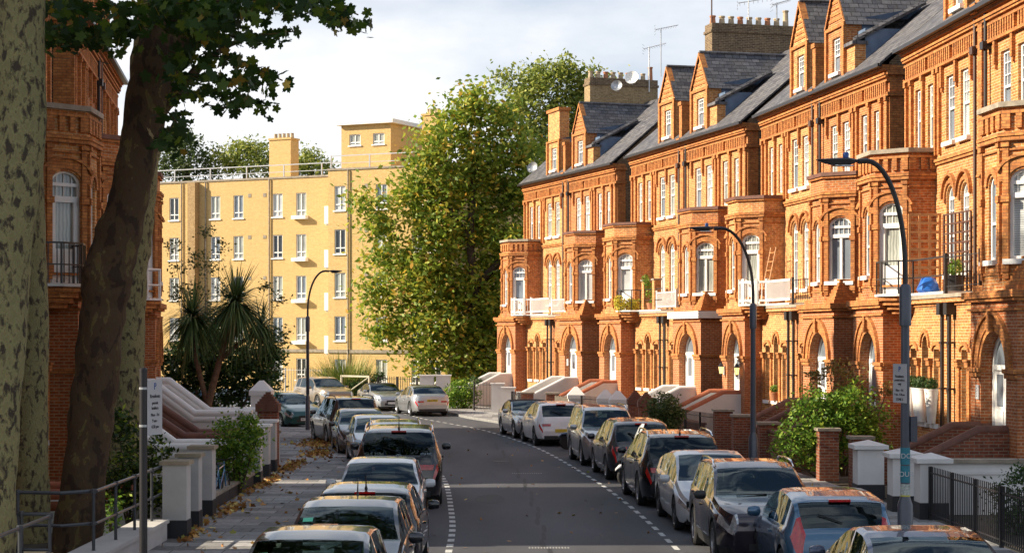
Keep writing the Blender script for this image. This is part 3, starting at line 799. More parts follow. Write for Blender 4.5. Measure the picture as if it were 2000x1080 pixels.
    dt.fbox(F, dc-dw-0.03, dc-dw+0.15, 0.05, 0.15, 12.4, zg); dt.fbox(F, dc+dw-0.15, dc+dw+0.03, 0.05, 0.15, 12.4, zg)
    dmo = dm.build('dormer', [BRv, LEAD], root); dt.build('dormer_moulding', BRD, dmo); ds.build('flashing', LEADG, dmo)
    # low brick wing beside the dormer with a lead cheek and sloping hip
    if side == 'b':
        lw = MB(); u0, u1 = dc-dw-0.85, dc-dw
        lw.fbox(F, u0, u1, -0.35, 0.03, 12.3, 13.45)
        lw.fbox(F, u0, u0+0.06, -2.0, -0.35, 12.4, 13.5, 1); lw.fbox(F, u0+0.06, u1, -2.1, -0.35, 13.3, 14.0, 1)
        lw.fbox(F, u0-0.08, u1, -0.4, 0.14, 13.45, 13.56, 2)
        lwo = lw.build('dormer_wing', [BR, LEAD, SLATE], root)
        hp_ = MB(); hp_.tube([A(u0,0.05,13.6), A(u0,-2.4,14.9)], 0.10, 6); hp_.poly([A(u0-0.05,0.05,13.58), A(u1,0.05,13.58), A(u1,-2.5,14.95), A(u0-0.05,-2.5,14.95)])
        hp_.build('hip_tiles', COPE if seed % 2 else SLATE, lwo)
    wo = wl.build('wall', BRv, root)
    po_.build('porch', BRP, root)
    tr.build('brick_moulding', BRD, wo)
    st.build('door_step', STONE, do)
    # pipes
    pp = MB(); u = W-0.42
    pp.tube([A(u,0.12,4.95), A(u,0.12,12.2)], 0.05, 6); pp.fbox(F, u-0.12, u+0.12, 0.02, 0.24, 11.2, 11.4)
    pp.build('drainpipe', BRPIPE if seed % 2 else PIPE, root)
    pp = MB(); u = W-0.3
    pp.tube([A(u,GP+0.14,0), A(u,GP+0.14,4.45)], 0.055, 6); pp.fbox(F, u-0.14, u+0.14, GP+0.02, GP+0.26, 4.35, 4.66)
    for z_ in (1.2, 2.4, 3.6): pp.fbox(F, u-0.09, u+0.09, GP, GP+0.2, z_, z_+0.05)
    pp.build('drainpipe', PIPE, root)
    if side == 'a' and stack:
        ch = MB(); ch.fbox(F, W-0.42, W+0.42, -5.0, -1.1, 12.2, 17.1, 0)
        ch.fbox(F, W-0.47, W+0.47, -5.05, -1.05, 17.1, 17.22, 1); ch.fbox(F, W-0.42, W+0.42, -5.0, -1.1, 17.22, 17.5, 1)
        cho = ch.build('chimney', [YST if seed == 1 else STK, STK], root)
        for i in range(9):
            o_ = -1.3-i*0.43
            p_ = MB(); c_ = A(W, o_, 17.5)
            hgt = 0.75 if i == 8 else 0.38
            p_.lathe([(0.14,0),(0.13,0.1),(0.11,hgt-0.08),(0.14,hgt-0.06),(0.14,hgt),(0.09,hgt)], c_, 10)
            p_.build('chimney_pot', TERRA if (i*7+seed) % 3 == 0 else BUFF, cho, smooth=True, uv=False)
    return root
def pair_frame(x0, h0, x1, h1, Z=8.0):
    k0, k1 = h0/Z, h1/Z
    a = Vector(((x0-1000)/k0, FPX/k0)); b = Vector(((x1-1000)/k1, FPX/k1))
    d = b-a
    return a, d.length, math.atan2(d.y, d.x)
PAIRS = []
spec = [((1025,276),(1205,316)), ((1235,327),(1460,391)), ((1490,402),(1737,497))]
for (a, b) in spec: PAIRS.append(pair_frame(*a, *b))
PAIRS.append((Vector((11.83,55.2)), 14.2, math.atan2(-0.997, 0.072)))
PW = ('picket', WHITE); 
RT = [  # per house: label, bay centre, french door side, parapet, gable, balcony
 ('red brick house at the far end of the terrace, with a flat topped dormer', 1.3, 'hi', True, 'flat', ('picket', WHITE, 1)),
 ('red brick house second from the far tree, peaked dormer, plain bay parapet', 2.4, None, False, 'peak', None),
 ('red brick house whose balcony holds a yellow flowering plant', 1.3, 'hi', False, 'peak', ('rail', PIPE, 1)),
 ('red brick house with a white painted band above the porch arch', 2.7, None, False, 'peak', None),
 ('red brick house with a long white balustrade and two porch lanterns', 1.3, 'hi', False, 'peak', ('picket', WHITE, 1)),
 ('red brick house with leaded arched bay window behind the big green bush', 2.4, None, False, 'peak', None),
 ('red brick house with wooden trellis and thin metal rail on its balcony', 1.3, 'hi', True, 'peak', ('rail', PIPE, 1)),
 ('red brick house at the right edge with brown brick steps up to its arched door', 1.85, None, True, 'peak', None),
]
HR = []
for i, (loc, L, rz) in enumerate(PAIRS):
    for j, sd_ in enumerate('ab'):
        lab, bc, dr_, cr, gb, bal = RT[2*i+j]
        HR.append(house('brick_house', lab, (loc.x, loc.y, 0), rz, 14.0, sd_, bc, dr_, sx=L/14.0, crenel=cr, gable=gb, seed=2*i+j+1,
              group='red brick terrace houses', balcony=bal, band_white=(2*i+j == 3)))
LT = [((-11.15, 17.75), math.atan2(1.0, -0.03), [None,
        ('added red brick house out of sight at the near left, blocking sun before the first passage', 1.6, None, True, 'peak', None)]),  # added out of view to block the sun on the near side of the passage
      ((-11.15, 32.0), math.atan2(1.0, -0.03), [
        ('red brick house at the left edge, hidden behind the plane trunks', 1.6, None, True, 'peak', None),
        ('shaded red brick house behind the leaning trunk, french window with black railing', 2.4, 'hi', True, 'peak', ('bars', PIPE, 1))]),
      ((-11.5, 48.05), math.atan2(0.99, -0.13), [
        ('shaded red brick house seen as a sliver between the leaning trunk and the sky', 1.3, None, False, 'peak', None),
        ('shaded red brick house at the end of the left terrace beside the palm', 2.4, 'hi', False, 'flat', ('rail', WHITE, 1))]),
      ((-13.8, 63.0), math.atan2(0.93, -0.42), [  # hidden pair added for the shade it throws on the road
        ('added red brick house beyond the end of the left terrace, unseen, shading the road', 1.3, None, False, 'peak', None),
        ('farthest added red brick house of the left terrace, hidden by its neighbours, shading the road', 2.4, None, False, 'peak', None)])]
for i, (loc, rz, hs) in enumerate(LT):
    for j, sd_ in enumerate('ab'):
        if hs[j] is None: continue
        lab, bc, dr_, cr, gb, bal = hs[j]
        dy_, sx_ = (1.15, 0.83) if (i, j) == (1, 0) else (0, 1)     # a passage lets a strip of sun across the road
        house('brick_house', lab, (loc[0], loc[1]+dy_, 0), rz, 14.0, sd_, bc, dr_, sx=sx_, crenel=cr, gable=gb, seed=18+2*i+j,
              group='red brick terrace houses', balcony=bal)
# ---------------------------------------------------------------- cars
RUBBER = plain('tyre_rubber', (0.018,0.018,0.019), 0.85, var=0.2, scale=8)
RIM = plain('alloy_rim', (0.42,0.42,0.44), 0.3, metal=0.8, var=0.1, scale=6)
RIMD = plain('dark_alloy_rim', (0.10,0.10,0.11), 0.3, metal=0.7, var=0.1, scale=6)
TRIMB = plain('black_plastic', (0.02,0.02,0.021), 0.5, var=0.15, scale=6)
UNDER = plain('underbody', (0.008,0.008,0.008), 0.9, var=0.1)
CHROME = plain('chrome', (0.7,0.7,0.72), 0.12, metal=1.0, var=0.02)
HEADL = plain('headlamp_glass', (0.42,0.44,0.46), 0.08, metal=0.5, var=0.5, scale=14, coat=1)
TAILL = plain('tail_lamp_red', (0.42,0.006,0.008), 0.22, var=0.4, scale=14, coat=1)
SEATC = plain('seat_cloth', (0.05,0.05,0.055), 0.9, var=0.2, scale=6)
PLATEY = plain('yellow_plate', (0.70,0.50,0.06), 0.5, var=0.03)
PLATEW = plain('white_plate', (0.72,0.72,0.70), 0.5, var=0.03)
GREENP = plain('green_permit', (0.12,0.55,0.36), 0.5, var=0.15, scale=20)
def paint(name, c, metal=0.35, rough=0.28):
    m = plain(name, c, rough, metal=metal, var=0.08, scale=1.3, coat=1.0)
    return m
_wheel = {}
def wheel_mesh(r, w_, dark):
    key = (round(r, 3), dark)
    if key not in _wheel:
        t = MB(); t.lathe([(r*0.66,-w_/2),(r*0.93,-w_/2),(r,-w_/2+0.03),(r,w_/2-0.03),(r*0.93,w_/2),(r*0.66,w_/2),(r*0.64,w_/2-0.03)], (0,0,0), 24, 0, 'y')
        to = t.build('wheel', RUBBER, None, smooth=True, uv=False)
        q = MB(); q.lathe([(r*0.64,w_/2-0.07),(r*0.67,w_/2-0.0),(r*0.62,w_/2-0.015),(r*0.60,w_/2-0.06)], (0,0,0), 24, 0, 'y')
        q.lathe([(r*0.6,w_/2-0.085),(r*0.6,w_/2-0.08)], (0,0,0), 20, 1, 'y')
        q.lathe([(r*0.16,w_/2-0.07),(r*0.16,w_/2-0.02),(r*0.10,w_/2-0.01)], (0,0,0), 12, 0, 'y')
        for k in range(5 if r > 0.32 else 7):
            a = 2*math.pi*k/(5 if r > 0.32 else 7); n0 = len(q.v)
            for da in ((-0.10, 0.10) if r > 0.32 else (0,)):
                n0 = len(q.v); q.box(r*0.10, r*0.62, w_/2-0.055, w_/2-0.018, -0.016, 0.016); q.xf(Matrix.Rotation(a+da, 4, 'Y'), n0)
        ro = q.build('rim', [RIMD if dark else RIM, UNDER], None, smooth=True, uv=False)
        _wheel[key] = (to.data, ro.data)
        bpy.data.objects.remove(to); bpy.data.objects.remove(ro)
    return _wheel[key]
BODY = {   # L, W, H, front axle, wheelbase, wheel r, top profile [(t,z)], belt [(t,z)], windscreen (base, top), rear glass (top, base), side windows, pillars
 'hatch': dict(L=4.05, W=1.74, H=1.46, fa=0.80, wb=2.53, wr=0.315,
   top=[(0,.50),(.02,.62),(.10,.72),(.45,.86),(1.0,.97),(1.18,1.0),(1.55,1.20),(1.95,1.385),(2.35,1.45),(2.9,1.455),(3.4,1.42),(3.66,1.37),(3.80,1.16),(3.90,.98),(3.96,.92),(4.0,.80),(4.03,.62),(4.05,.50)],
   belt=[(0,.50),(.3,.70),(1.2,.90),(3.0,.945),(3.8,.96),(4.05,.50)], ws=(1.12,1.97), rg=(3.66,3.90), sw=(1.42,3.42), pil=[(2.42,2.48)]),
 'mini': dict(L=3.75, W=1.68, H=1.42, fa=0.72, wb=2.45, wr=0.31,
   top=[(0,.48),(.02,.60),(.10,.74),(.45,.88),(.95,.97),(1.10,1.0),(1.38,1.20),(1.68,1.36),(2.05,1.42),(2.7,1.42),(3.2,1.37),(3.42,1.31),(3.55,1.12),(3.64,.95),(3.69,.88),(3.72,.70),(3.75,.48)],
   belt=[(0,.48),(.3,.72),(1.1,.90),(3.5,.93),(3.75,.48)], ws=(1.02,1.70), rg=(3.40,3.64), sw=(1.30,3.25), pil=[(2.30,2.36)]),
 'suv': dict(L=4.62, W=1.88, H=1.66, fa=0.88, wb=2.76, wr=0.365,
   top=[(0,.62),(.02,.78),(.10,.92),(.5,1.02),(1.1,1.10),(1.30,1.13),(1.70,1.36),(2.05,1.56),(2.5,1.645),(3.3,1.65),(3.9,1.61),(4.16,1.56),(4.34,1.30),(4.46,1.10),(4.53,1.02),(4.58,.85),(4.61,.70),(4.62,.60)],
   belt=[(0,.62),(.3,.86),(1.3,1.02),(3.2,1.06),(4.4,1.09),(4.62,.6)], ws=(1.22,2.07), rg=(4.15,4.47), sw=(1.55,4.0), pil=[(2.55,2.62),(3.45,3.52)]),
 'boxsuv': dict(L=4.60, W=1.80, H=1.68, fa=0.85, wb=2.64, wr=0.36,
   top=[(0,.62),(.02,.80),(.08,.95),(.5,1.03),(1.1,1.08),(1.25,1.10),(1.55,1.34),(1.85,1.58),(2.2,1.66),(3.3,1.68),(4.1,1.665),(4.34,1.62),(4.44,1.34),(4.52,1.10),(4.56,1.03),(4.58,.8),(4.59,.7),(4.60,.60)],
   belt=[(0,.62),(.3,.88),(1.3,1.0),(4.4,1.06),(4.60,.6)], ws=(1.18,1.87), rg=(4.33,4.52), sw=(1.50,4.22), pil=[(2.50,2.57),(3.40,3.47)]),
 'mpv': dict(L=4.25, W=1.78, H=1.60, fa=0.82, wb=2.62, wr=0.325,
   top=[(0,.52),(.02,.66),(.10,.80),(.45,.95),(.85,1.06),(1.0,1.10),(1.45,1.36),(1.90,1.54),(2.4,1.60),(3.1,1.59),(3.7,1.54),(3.92,1.48),(4.04,1.22),(4.12,1.04),(4.17,.96),(4.22,.80),(4.24,.65),(4.25,.52)],
   belt=[(0,.52),(.3,.76),(1.0,.94),(3.0,1.0),(4.1,1.03),(4.25,.52)], ws=(.95,1.92), rg=(3.90,4.12), sw=(1.30,3.80), pil=[(2.15,2.21),(3.12,3.18)]),
 'saloon': dict(L=4.68, W=1.81, H=1.44, fa=0.86, wb=2.84, wr=0.335,
   top=[(0,.52),(.02,.62),(.12,.72),(.5,.84),(1.2,.95),(1.4,.98),(1.85,1.20),(2.25,1.38),(2.7,1.44),(3.2,1.42),(3.6,1.33),(4.0,1.14),(4.22,1.03),(4.5,1.02),(4.60,.99),(4.64,.85),(4.67,.62),(4.68,.52)],
   belt=[(0,.52),(.3,.70),(1.4,.90),(3.0,.94),(4.4,.97),(4.68,.52)], ws=(1.34,2.27), rg=(3.42,4.16), sw=(1.60,3.86), pil=[(2.72,2.79),(3.50,3.56)]),
 'prius': dict(L=4.54, W=1.76, H=1.47, fa=0.95, wb=2.70, wr=0.325,
   top=[(0,.44),(.02,.52),(.12,.64),(.5,.80),(.95,.93),(1.1,.97),(1.6,1.22),(2.05,1.41),(2.5,1.47),(3.0,1.45),(3.6,1.36),(4.1,1.22),(4.38,1.12),(4.44,1.05),(4.49,.80),(4.52,.6),(4.54,.48)],
   belt=[(0,.44),(.3,.62),(1.1,.86),(3.0,.96),(4.3,1.04),(4.54,.48)], ws=(1.05,2.07), rg=(3.55,4.36), sw=(1.38,3.75), pil=[(2.48,2.54),(3.36,3.42)]),
 'convertible': dict(L=4.60, W=1.78, H=1.38, fa=0.82, wb=2.76, wr=0.33,
   top=[(0,.50),(.02,.62),(.12,.74),(.5,.86),(1.4,.96),(1.6,.99),(1.95,1.18),(2.25,1.33),(2.6,1.38),(3.1,1.37),(3.5,1.26),(3.8,1.06),(3.95,1.01),(4.4,.98),(4.52,.95),(4.57,.8),(4.59,.6),(4.60,.50)],
   belt=[(0,.50),(.3,.70),(1.5,.88),(3.0,.92),(4.4,.94),(4.60,.50)], ws=(1.54,2.27), rg=(3.40,3.74), sw=(1.75,3.35), pil=[(2.85,2.90)]),
}
def car(name, label, kind, col, loc, head, cat='car', group=None, sc=1.0, dark_rim=False, rails=False, roofcol=None, plate=None, hide=(), antenna=False, permit=False, height=1.0, tall_lights=False, cladding=False, badge=None, headl=True, privacy=False):
    """head: angle of the direction the car's nose points. local +x is forward; t runs from the nose backwards"""
    B = BODY[kind]
    L, W, Hh = B['L'], B['W'], B['H']
    root = empty(name, (loc[0], loc[1], 0.0), head, label=label, cat=cat, group=group)
    root.scale = (sc, sc, sc*height)
    ts = set(np.round(np.linspace(0, L, 40), 3).tolist())
    ts |= {t for t, _ in B['top']}
    ra = L - 0  # rear
    wh = [B['fa'], B['fa']+B['wb']]
    Ra = B['wr']+0.055
    for wx in wh: ts |= set(np.round(wx - Ra*np.cos(np.linspace(0, math.pi, 15)), 3).tolist())
    for q in B['ws']+B['rg']+B['sw']: ts.add(q)
    for a, b in B['pil']: ts |= {a, b}
    ts |= {0.006, 0.05, L-0.05, L-0.006, 0.3, L-0.28, L-0.16, 0.16}
    ts = sorted(ts); keep = [ts[0]]
    crit = set(B['ws']+B['rg']+B['sw']) | {x for p in B['pil'] for x in p} | {0.3, L-0.28, L}
    for t in ts[1:]:
        if t-keep[-1] < 0.012:
            if t in crit: keep[-1] = t
            continue
        keep.append(t)
    ts = keep
    tx, tz = zip(*B['top']); bx, bz = zip(*B['belt'])
    def sm(f, t, d=0.04): return sum(f(min(max(t+q*d, 0), L)) for q in (-1, -0.5, 0, 0.5, 1))/5
    ztop = lambda t: sm(lambda q: float(np.interp(q, tx, tz)), t, 0.05 if 0.2 < t < L-0.3 else 0.008)
    zbel = lambda t: min(sm(lambda q: float(np.interp(q, bx, bz)), t, 0.1), ztop(t)-0.025)
    def wplan(t):
        h = W/2; f = min(t, 0.75); r = min(L-t, 0.6)
        return h*(1-0.27*(1-f/0.75)**2.6)*(1-0.20*(1-r/0.6)**2.8)
    def zlow(t):
        z = 0.24 if t < 0.3 else 0.20 if t < L-0.4 else 0.26
        for wx in wh:
            d = abs(t-wx)
            if d < Ra: z = max(z, B['wr']+math.sqrt(Ra*Ra-d*d))
        return z
    def sect(t):
        w_, zt, zb, zl = wplan(t), ztop(t), zbel(t), zlow(t)
        zl = min(zl, zb-0.05); h = zt-zb
        tum = 0.30 if h > 0.25 else 0.30
        wb_ = w_*0.955
        w6 = wb_-0.02-tum*h*0.86
        low = 0.93 if zl < 0.3 else 0.99
        return [(w_*low, zl), (w_*0.988, zl+(zb-zl)*0.25), (w_*1.0, zl+(zb-zl)*0.55), (w_*0.992, zl+(zb-zl)*0.80), (wb_, zb),
                (wb_-0.018, zb+0.05*h), (w6, zb+0.87*h), (w6-0.05*min(1, h/0.3)-0.01, zb+0.955*h), (w6*0.60, zb+0.992*h), (0, zt)]
    secs = [sect(t) for t in ts]
    X = lambda t: L/2-t
    body, ws, rg, sw, hl, tl, rf, low = MB(), MB(), MB(), (MB(), MB()), (MB(), MB()), (MB(), MB()), MB(), MB()
    tailj = (2, 3) if not tall_lights else (4, 5, 6)
    for i in range(len(ts)-1):
        t0, t1 = ts[i], ts[i+1]; tm = (t0+t1)/2
        for j in range(9):
            for si, s in enumerate((1, -1)):
                a, b = secs[i][j], secs[i][j+1]; c, d = secs[i+1][j+1], secs[i+1][j]
                q = [(X(t0), s*a[0], a[1]), (X(t0), s*b[0], b[1]), (X(t1), s*c[0], c[1]), (X(t1), s*d[0], d[1])]
                tgt = body
                if j >= 7 and B['ws'][0] < tm < B['ws'][1]: tgt = ws
                elif j >= 7 and B['rg'][0] < tm < B['rg'][1] and kind != 'convertible': tgt = rg
                elif j == 5 and B['sw'][0] < tm < B['sw'][1] and not any(p[0] < tm < p[1] for p in B['pil']): tgt = sw[si]
                elif headl and ((j == 3 and 0.03 < tm < 0.42) or (j in (4, 5, 6) and 0.02 < tm < 0.12)): tgt = hl[si]
                elif (tall_lights and j in (4, 5, 6) and tm > L-0.20) or (not tall_lights and ((j == 3 and tm > L-0.15))): tgt = tl[si]
                elif roofcol and j >= 4 and B['ws'][1] <= tm and (j >= 6 or True) and tm < B['rg'][1] and kind == 'convertible': tgt = rf
                elif cladding and j == 0: tgt = low
                tgt.poly(q, 0, s > 0)
    for i in (0, len(ts)-1):
        r_ = secs[i]; pts = [(X(ts[i]), y, z) for y, z in r_] + [(X(ts[i]), -y, z) for y, z in reversed(r_[:-1])]
        body.poly(pts, 0, i == 0)
    def weld(mb):
        d = {}; m_ = []; nv = []
        for v in mb.v:
            k = (round(v[0], 4), round(v[1], 4), round(v[2], 4))
            if k not in d: d[k] = len(nv); nv.append(v)
            m_.append(d[k])
        mb.v = nv; nf = []
        for f in mb.f:
            g_ = []
            for q in f:
                q = m_[q]
                if not g_ or g_[-1] != q: g_.append(q)
            if g_ and g_[0] == g_[-1] and len(g_) > 1: g_.pop()
            nf.append(g_)
        ok = [i for i, f in enumerate(nf) if len(set(f)) >= 3]
        mb.f = [nf[i] for i in ok]; mb.m = [mb.m[i] for i in ok]
    for m_ in (body, ws, rg, *sw, *hl, *tl, rf, low): weld(m_)
    bo = body.build('body', col, root, smooth=True, uv=False, sharp=42)
    RG = CARGD if privacy else CARGL
    hz = B['top'][6][1]-0.02
    fx = B['sw'][0]+0.75 if kind != 'saloon' else B['sw'][0]+0.9
    for q, (t_, wd) in enumerate(((fx, 0.24), (fx, 0.24), (fx+0.85, 0.6))):
        yy = (0.37, -0.37, 0)[q]; sb = MB()
        sb.fbox(Fr((0,0),(1,0),(0,1)), X(t_)-0.55+0.0, X(t_), yy-wd, yy+wd, 0.35, 0.55)
        sb.poly([(X(t_),yy-wd,0.5),(X(t_),yy+wd,0.5),(X(t_)-0.18,yy+wd,Hh-0.38),(X(t_)-0.18,yy-wd,Hh-0.38)]); sb.fbox(Fr((0,0),(1,0),(0,1)), X(t_)-0.28, X(t_)-0.16, yy-wd, yy+wd, 0.5, Hh-0.42)
        for hy in ((yy,) if q < 2 else (-0.38, 0.38)): sb.fbox(Fr((0,0),(1,0),(0,1)), X(t_)-0.27, X(t_)-0.18, hy-0.13, hy+0.13, Hh-0.40, Hh-0.22)
        sb.build('seat', SEATC, root, uv=False)
    sb = MB(); tq = B['ws'][0]+0.42; sb.fbox(Fr((0,0),(1,0),(0,1)), X(tq), X(tq)+0.45, -W/2+0.22, W/2-0.22, 0.55, ztop(B['ws'][0])-0.06)
    sb.tube([(X(tq)-0.08+0.05*math.sin(a), 0.36+0.18*math.cos(a), ztop(B['ws'][0])-0.02+0.17*math.sin(a)) for a in np.linspace(0, 2*math.pi, 15)], 0.014, 5); sb.build('dashboard', UNDER, root, uv=False)
    sb = MB(); tq = B['ws'][1]-0.10; sb.fbox(Fr((0,0),(1,0),(0,1)), X(tq)-0.06, X(tq)-0.03, -0.12, 0.12, Hh-0.20, Hh-0.14); sb.build('rear_view_mirror', UNDER, root, uv=False)
    ws.build('windscreen', CARGL, root, smooth=True, uv=False)
    if rg.f: rg.build('rear_window', RG, root, smooth=True, uv=False)
    for m_ in sw: m_.build('side_window', CARGL, root, smooth=True, uv=False)
    for m_ in hl:
        if m_.f: m_.build('headlight', HEADL, root, smooth=True, uv=False)
    for m_ in tl:
        if m_.f: m_.build('taillight', TAILL, root, smooth=True, uv=False)
    if rf.f: rf.build('soft_top', roofcol, root, smooth=True, uv=False)
    if low.f: low.build('cladding', TRIMB, root, smooth=True, uv=False)
    if not tall_lights:
        r_ = sect(L-0.14); z0, z1 = r_[3][1]+0.015, min(r_[4][1], ztop(L-0.10))-0.005
        tt_ = np.linspace(L-0.45, L-0.004, 60); zz_ = np.array([ztop(q) for q in tt_]); 
        def tz_(z): return float(np.interp(-z, -zz_, tt_))
        for s in (1, -1):
            q = MB(); zs = np.linspace(z0, z1, 4)
            for za, zb_ in zip(zs, zs[1:]):
                ta, tb = tz_(za), tz_(zb_); ya, yb = sect(ta)[4][0]*0.985, sect(tb)[4][0]*0.985
                q.poly([(X(ta)-0.012, s*0.46*W/2, za), (X(ta)-0.012, s*ya, za), (X(tb)-0.012, s*yb, zb_), (X(tb)-0.012, s*0.46*W/2, zb_)], 0, s < 0)
                q.poly([(X(ta)-0.012, s*ya, za), (X(ta)+0.10, s*(ya+0.02), za), (X(tb)+0.10, s*(yb+0.02), zb_), (X(tb)-0.012, s*yb, zb_)], 0, s < 0)
            q.build('rear_lamp', TAILL, root, smooth=True, uv=False)
    # dark floor and arch liners
    u = MB(); u.box(X(0.12), X(L-0.12), -W/2+0.16, W/2-0.16, 0.18, 0.62)
    u.box(X(wh[0]+Ra+0.05), X(wh[1]-Ra-0.05), -W/2+0.07, W/2-0.07, 0.19, 0.34)
    u.build('underbody', UNDER, root, uv=False)
    tw_ = 0.205
    td, rd_ = wheel_mesh(B['wr'], tw_, dark_rim)
    for wx in wh:
        for s in (1, -1):
            o = bpy.data.objects.new('wheel', td); COL.objects.link(o); o.parent = root
            o.location = (X(wx), s*(W/2-0.115), B['wr']); o.rotation_euler = (0, 0.3*s, 0 if s > 0 else math.pi)
            r_ = bpy.data.objects.new('rim', rd_); COL.objects.link(r_); r_.parent = o
    def at(t, fy, fz, out=0.004):
        "point on the body side at t, between belt and sill"
        s_ = sect(t); return s_
    # door seams and handles
    for s in (1, -1):
        doors = [B['sw'][0]+0.02] + [(a+b)/2 for a, b in B['pil']] + ([B['sw'][1]-0.25] if len(B['pil']) > 1 else [])
        for t in doors:
            if any(abs(t-wx) < Ra+0.02 for wx in wh): t = wh[1]-Ra-0.06 if t > 2 else t+0.2
            r_ = sect(t); sm_ = MB()
            for a, b in zip(r_[0:5], r_[1:5]):
                sm_.poly([(X(t)-0.006, s*(a[0]+0.003), a[1]), (X(t)+0.006, s*(a[0]+0.003), a[1]), (X(t)+0.006, s*(b[0]+0.003), b[1]), (X(t)-0.006, s*(b[0]+0.003), b[1])], 0, s > 0)
            sm_.build('door_seam', UNDER, bo, uv=False)
        for q, t in enumerate(doors[1:]):
            tt = t-0.12; r_ = sect(tt)
            h_ = MB(); h_.box(X(tt)-0.09, X(tt)+0.07, s*(r_[3][0]-0.01), s*(r_[3][0]+0.03), r_[3][1]-0.012, r_[3][1]+0.018)
            h_.build('door_handle', col, root, uv=False)
        # mirror
        t = B['sw'][0]+0.10; r_ = sect(t)
        m_ = MB(); y0 = s*(r_[4][0]+0.02)
        m_.lathe([(0.03,0),(0.075,0.015),(0.09,0.05),(0.085,0.12),(0.06,0.15),(0.02,0.155)], (0,0,0), 10, 0, 'y')
        M_ = Matrix.Translation((X(t), y0+s*0.02, r_[4][1]+0.085)) @ Matrix.Diagonal((0.85, s*1.35, 0.92, 1))
        m_.xf(M_)
        if s < 0: m_.f = [list(reversed(f)) for f in m_.f]
        m_.build('wing_mirror', TRIMB if cladding or kind == 'mini' and False else col, root, smooth=True, uv=False)
        if rails:
            rr_ = MB(); pts = []
            for q in np.linspace(B['ws'][1]+0.15, B['rg'][0]-0.15, 10):
                r_ = sect(q); e = 0.0 if 0.02 < (q-B['ws'][1]-0.15)/(B['rg'][0]-0.3-B['ws'][1]) < 0.98 else -0.07
                pts.append((X(q), s*(r_[6][0]-0.02), r_[7][1]+0.06+e))
            rr_.tube(pts, 0.018, 6); rr_.build('roof_rail', CHROME if rails == 'c' else TRIMB, root, smooth=True, uv=False)
    # bumpers, grille, plates
    fz = ztop(0.006)
    g_ = MB(); g_.box(X(-0.006), X(0.05), -0.42, 0.42, 0.30, 0.42); g_.build('grille', TRIMB, root, uv=False)
    g_ = MB(); wz = 0.50 if kind in ('suv', 'boxsuv') else 0.44
    g_.box(X(-0.008), X(0.04), -0.33, 0.33, wz, wz+0.12); g_.build('grille', TRIMB, root, uv=False)
    p_ = MB(); p_.box(X(-0.016), X(-0.006), -0.26, 0.26, 0.36, 0.47); pf = p_.build('number_plate', PLATEW, root, uv=False)
    rt = L-0.02 if kind not in ('saloon',) else L-0.02
    p_ = MB(); zp = 0.60 if kind in ('suv','boxsuv') else 0.47 if kind != 'saloon' else 0.66
    if kind == 'saloon': p_.box(X(L+0.004), X(L-0.04), -0.26, 0.26, zp+0.04, zp+0.15)
    else: p_.box(X(L+0.008), X(L-0.03), -0.26, 0.26, zp, zp+0.11)
    pr_ = p_.build('number_plate', PLATEY, root, uv=False)
    b_ = MB(); b_.box(X(L+0.006), X(L-0.2), -W/2*0.72, W/2*0.72, 0.24, 0.36); b_.build('rear_bumper', TRIMB, root, uv=False)
    if kind in ('suv', 'boxsuv', 'hatch', 'mpv', 'mini'):
        # high brake light, wiper
        t = B['rg'][0]-0.05; z_ = ztop(t)
        b_ = MB(); b_.box(X(t)-0.10, X(t)+0.05, -0.16, 0.16, z_-0.02, z_+0.012); b_.build('brake_light', TAILL, root, uv=False)
        t = B['rg'][1]-0.03; b_ = MB(); b_.tube([(X(t)-0.02, 0, ztop(t)+0.015), (X(t-0.06)-0.02, 0.34, ztop(t-0.06)+0.02)], 0.009, 5); b_.build('wiper', UNDER, root, uv=False)
    # windscreen wipers
    b_ = MB()
    for y0, y1 in ((-0.45, 0.1), (0.1, 0.62)):
        t = B['ws'][0]+0.04; s_ = sect(t); b_.tube([(X(t)+0.01, y0, ztop(t)+0.016), (X(t+0.05), y1*0.9, ztop(t+0.05)+0.008)], 0.008, 5)
    b_.build('wiper', UNDER, root, uv=False)
    if antenna:
        t = B['rg'][0]-0.25; b_ = MB(); b_.tube([(X(t), 0, ztop(t)-0.01), (X(t)-0.02, 0, ztop(t)+0.05), (X(t)-0.10, 0, ztop(t)+0.26)], [0.03, 0.012, 0.005], 6); b_.build('antenna', TRIMB, root, uv=False)
    if permit:
        t = B['ws'][0]+0.45; t2 = t+0.10; r_ = sect(t); y = permit*(r_[8][0]+0.10)
        def zz(t, y):
            r_ = sect(t); return float(np.interp(abs(y), [r_[9][0], r_[8][0], r_[7][0]], [r_[9][1], r_[8][1], r_[7][1]]))
        b_ = MB(); b_.poly([(X(t), y-0.07, zz(t, y-0.07)+0.008), (X(t), y+0.07, zz(t, y+0.07)+0.008), (X(t2), y+0.07, zz(t2, y+0.07)+0.008), (X(t2), y-0.07, zz(t2, y-0.07)+0.008)])
        b_.build('parking_permit', GREENP, root, uv=False)
    if plate:
        txt, end = plate
        if end == 'f': text(txt, 0.10, INKD, pf, Matrix.Translation((X(-0.018), 0, 0.415)) @ Matrix.Rotation(R(90), 4, 'Z') @ Matrix.Rotation(R(90), 4, 'X'))
        else:
            z_ = zp+0.055 if kind != 'saloon' else zp+0.095
            text(txt, 0.10, INKD, pr_, Matrix.Translation((X(L+0.010), 0, z_)) @ Matrix.Rotation(R(-90), 4, 'Z') @ Matrix.Rotation(R(90), 4, 'X'))
    root['_x'] = 0
    del root['_x']
    return root, X, sect, ztop
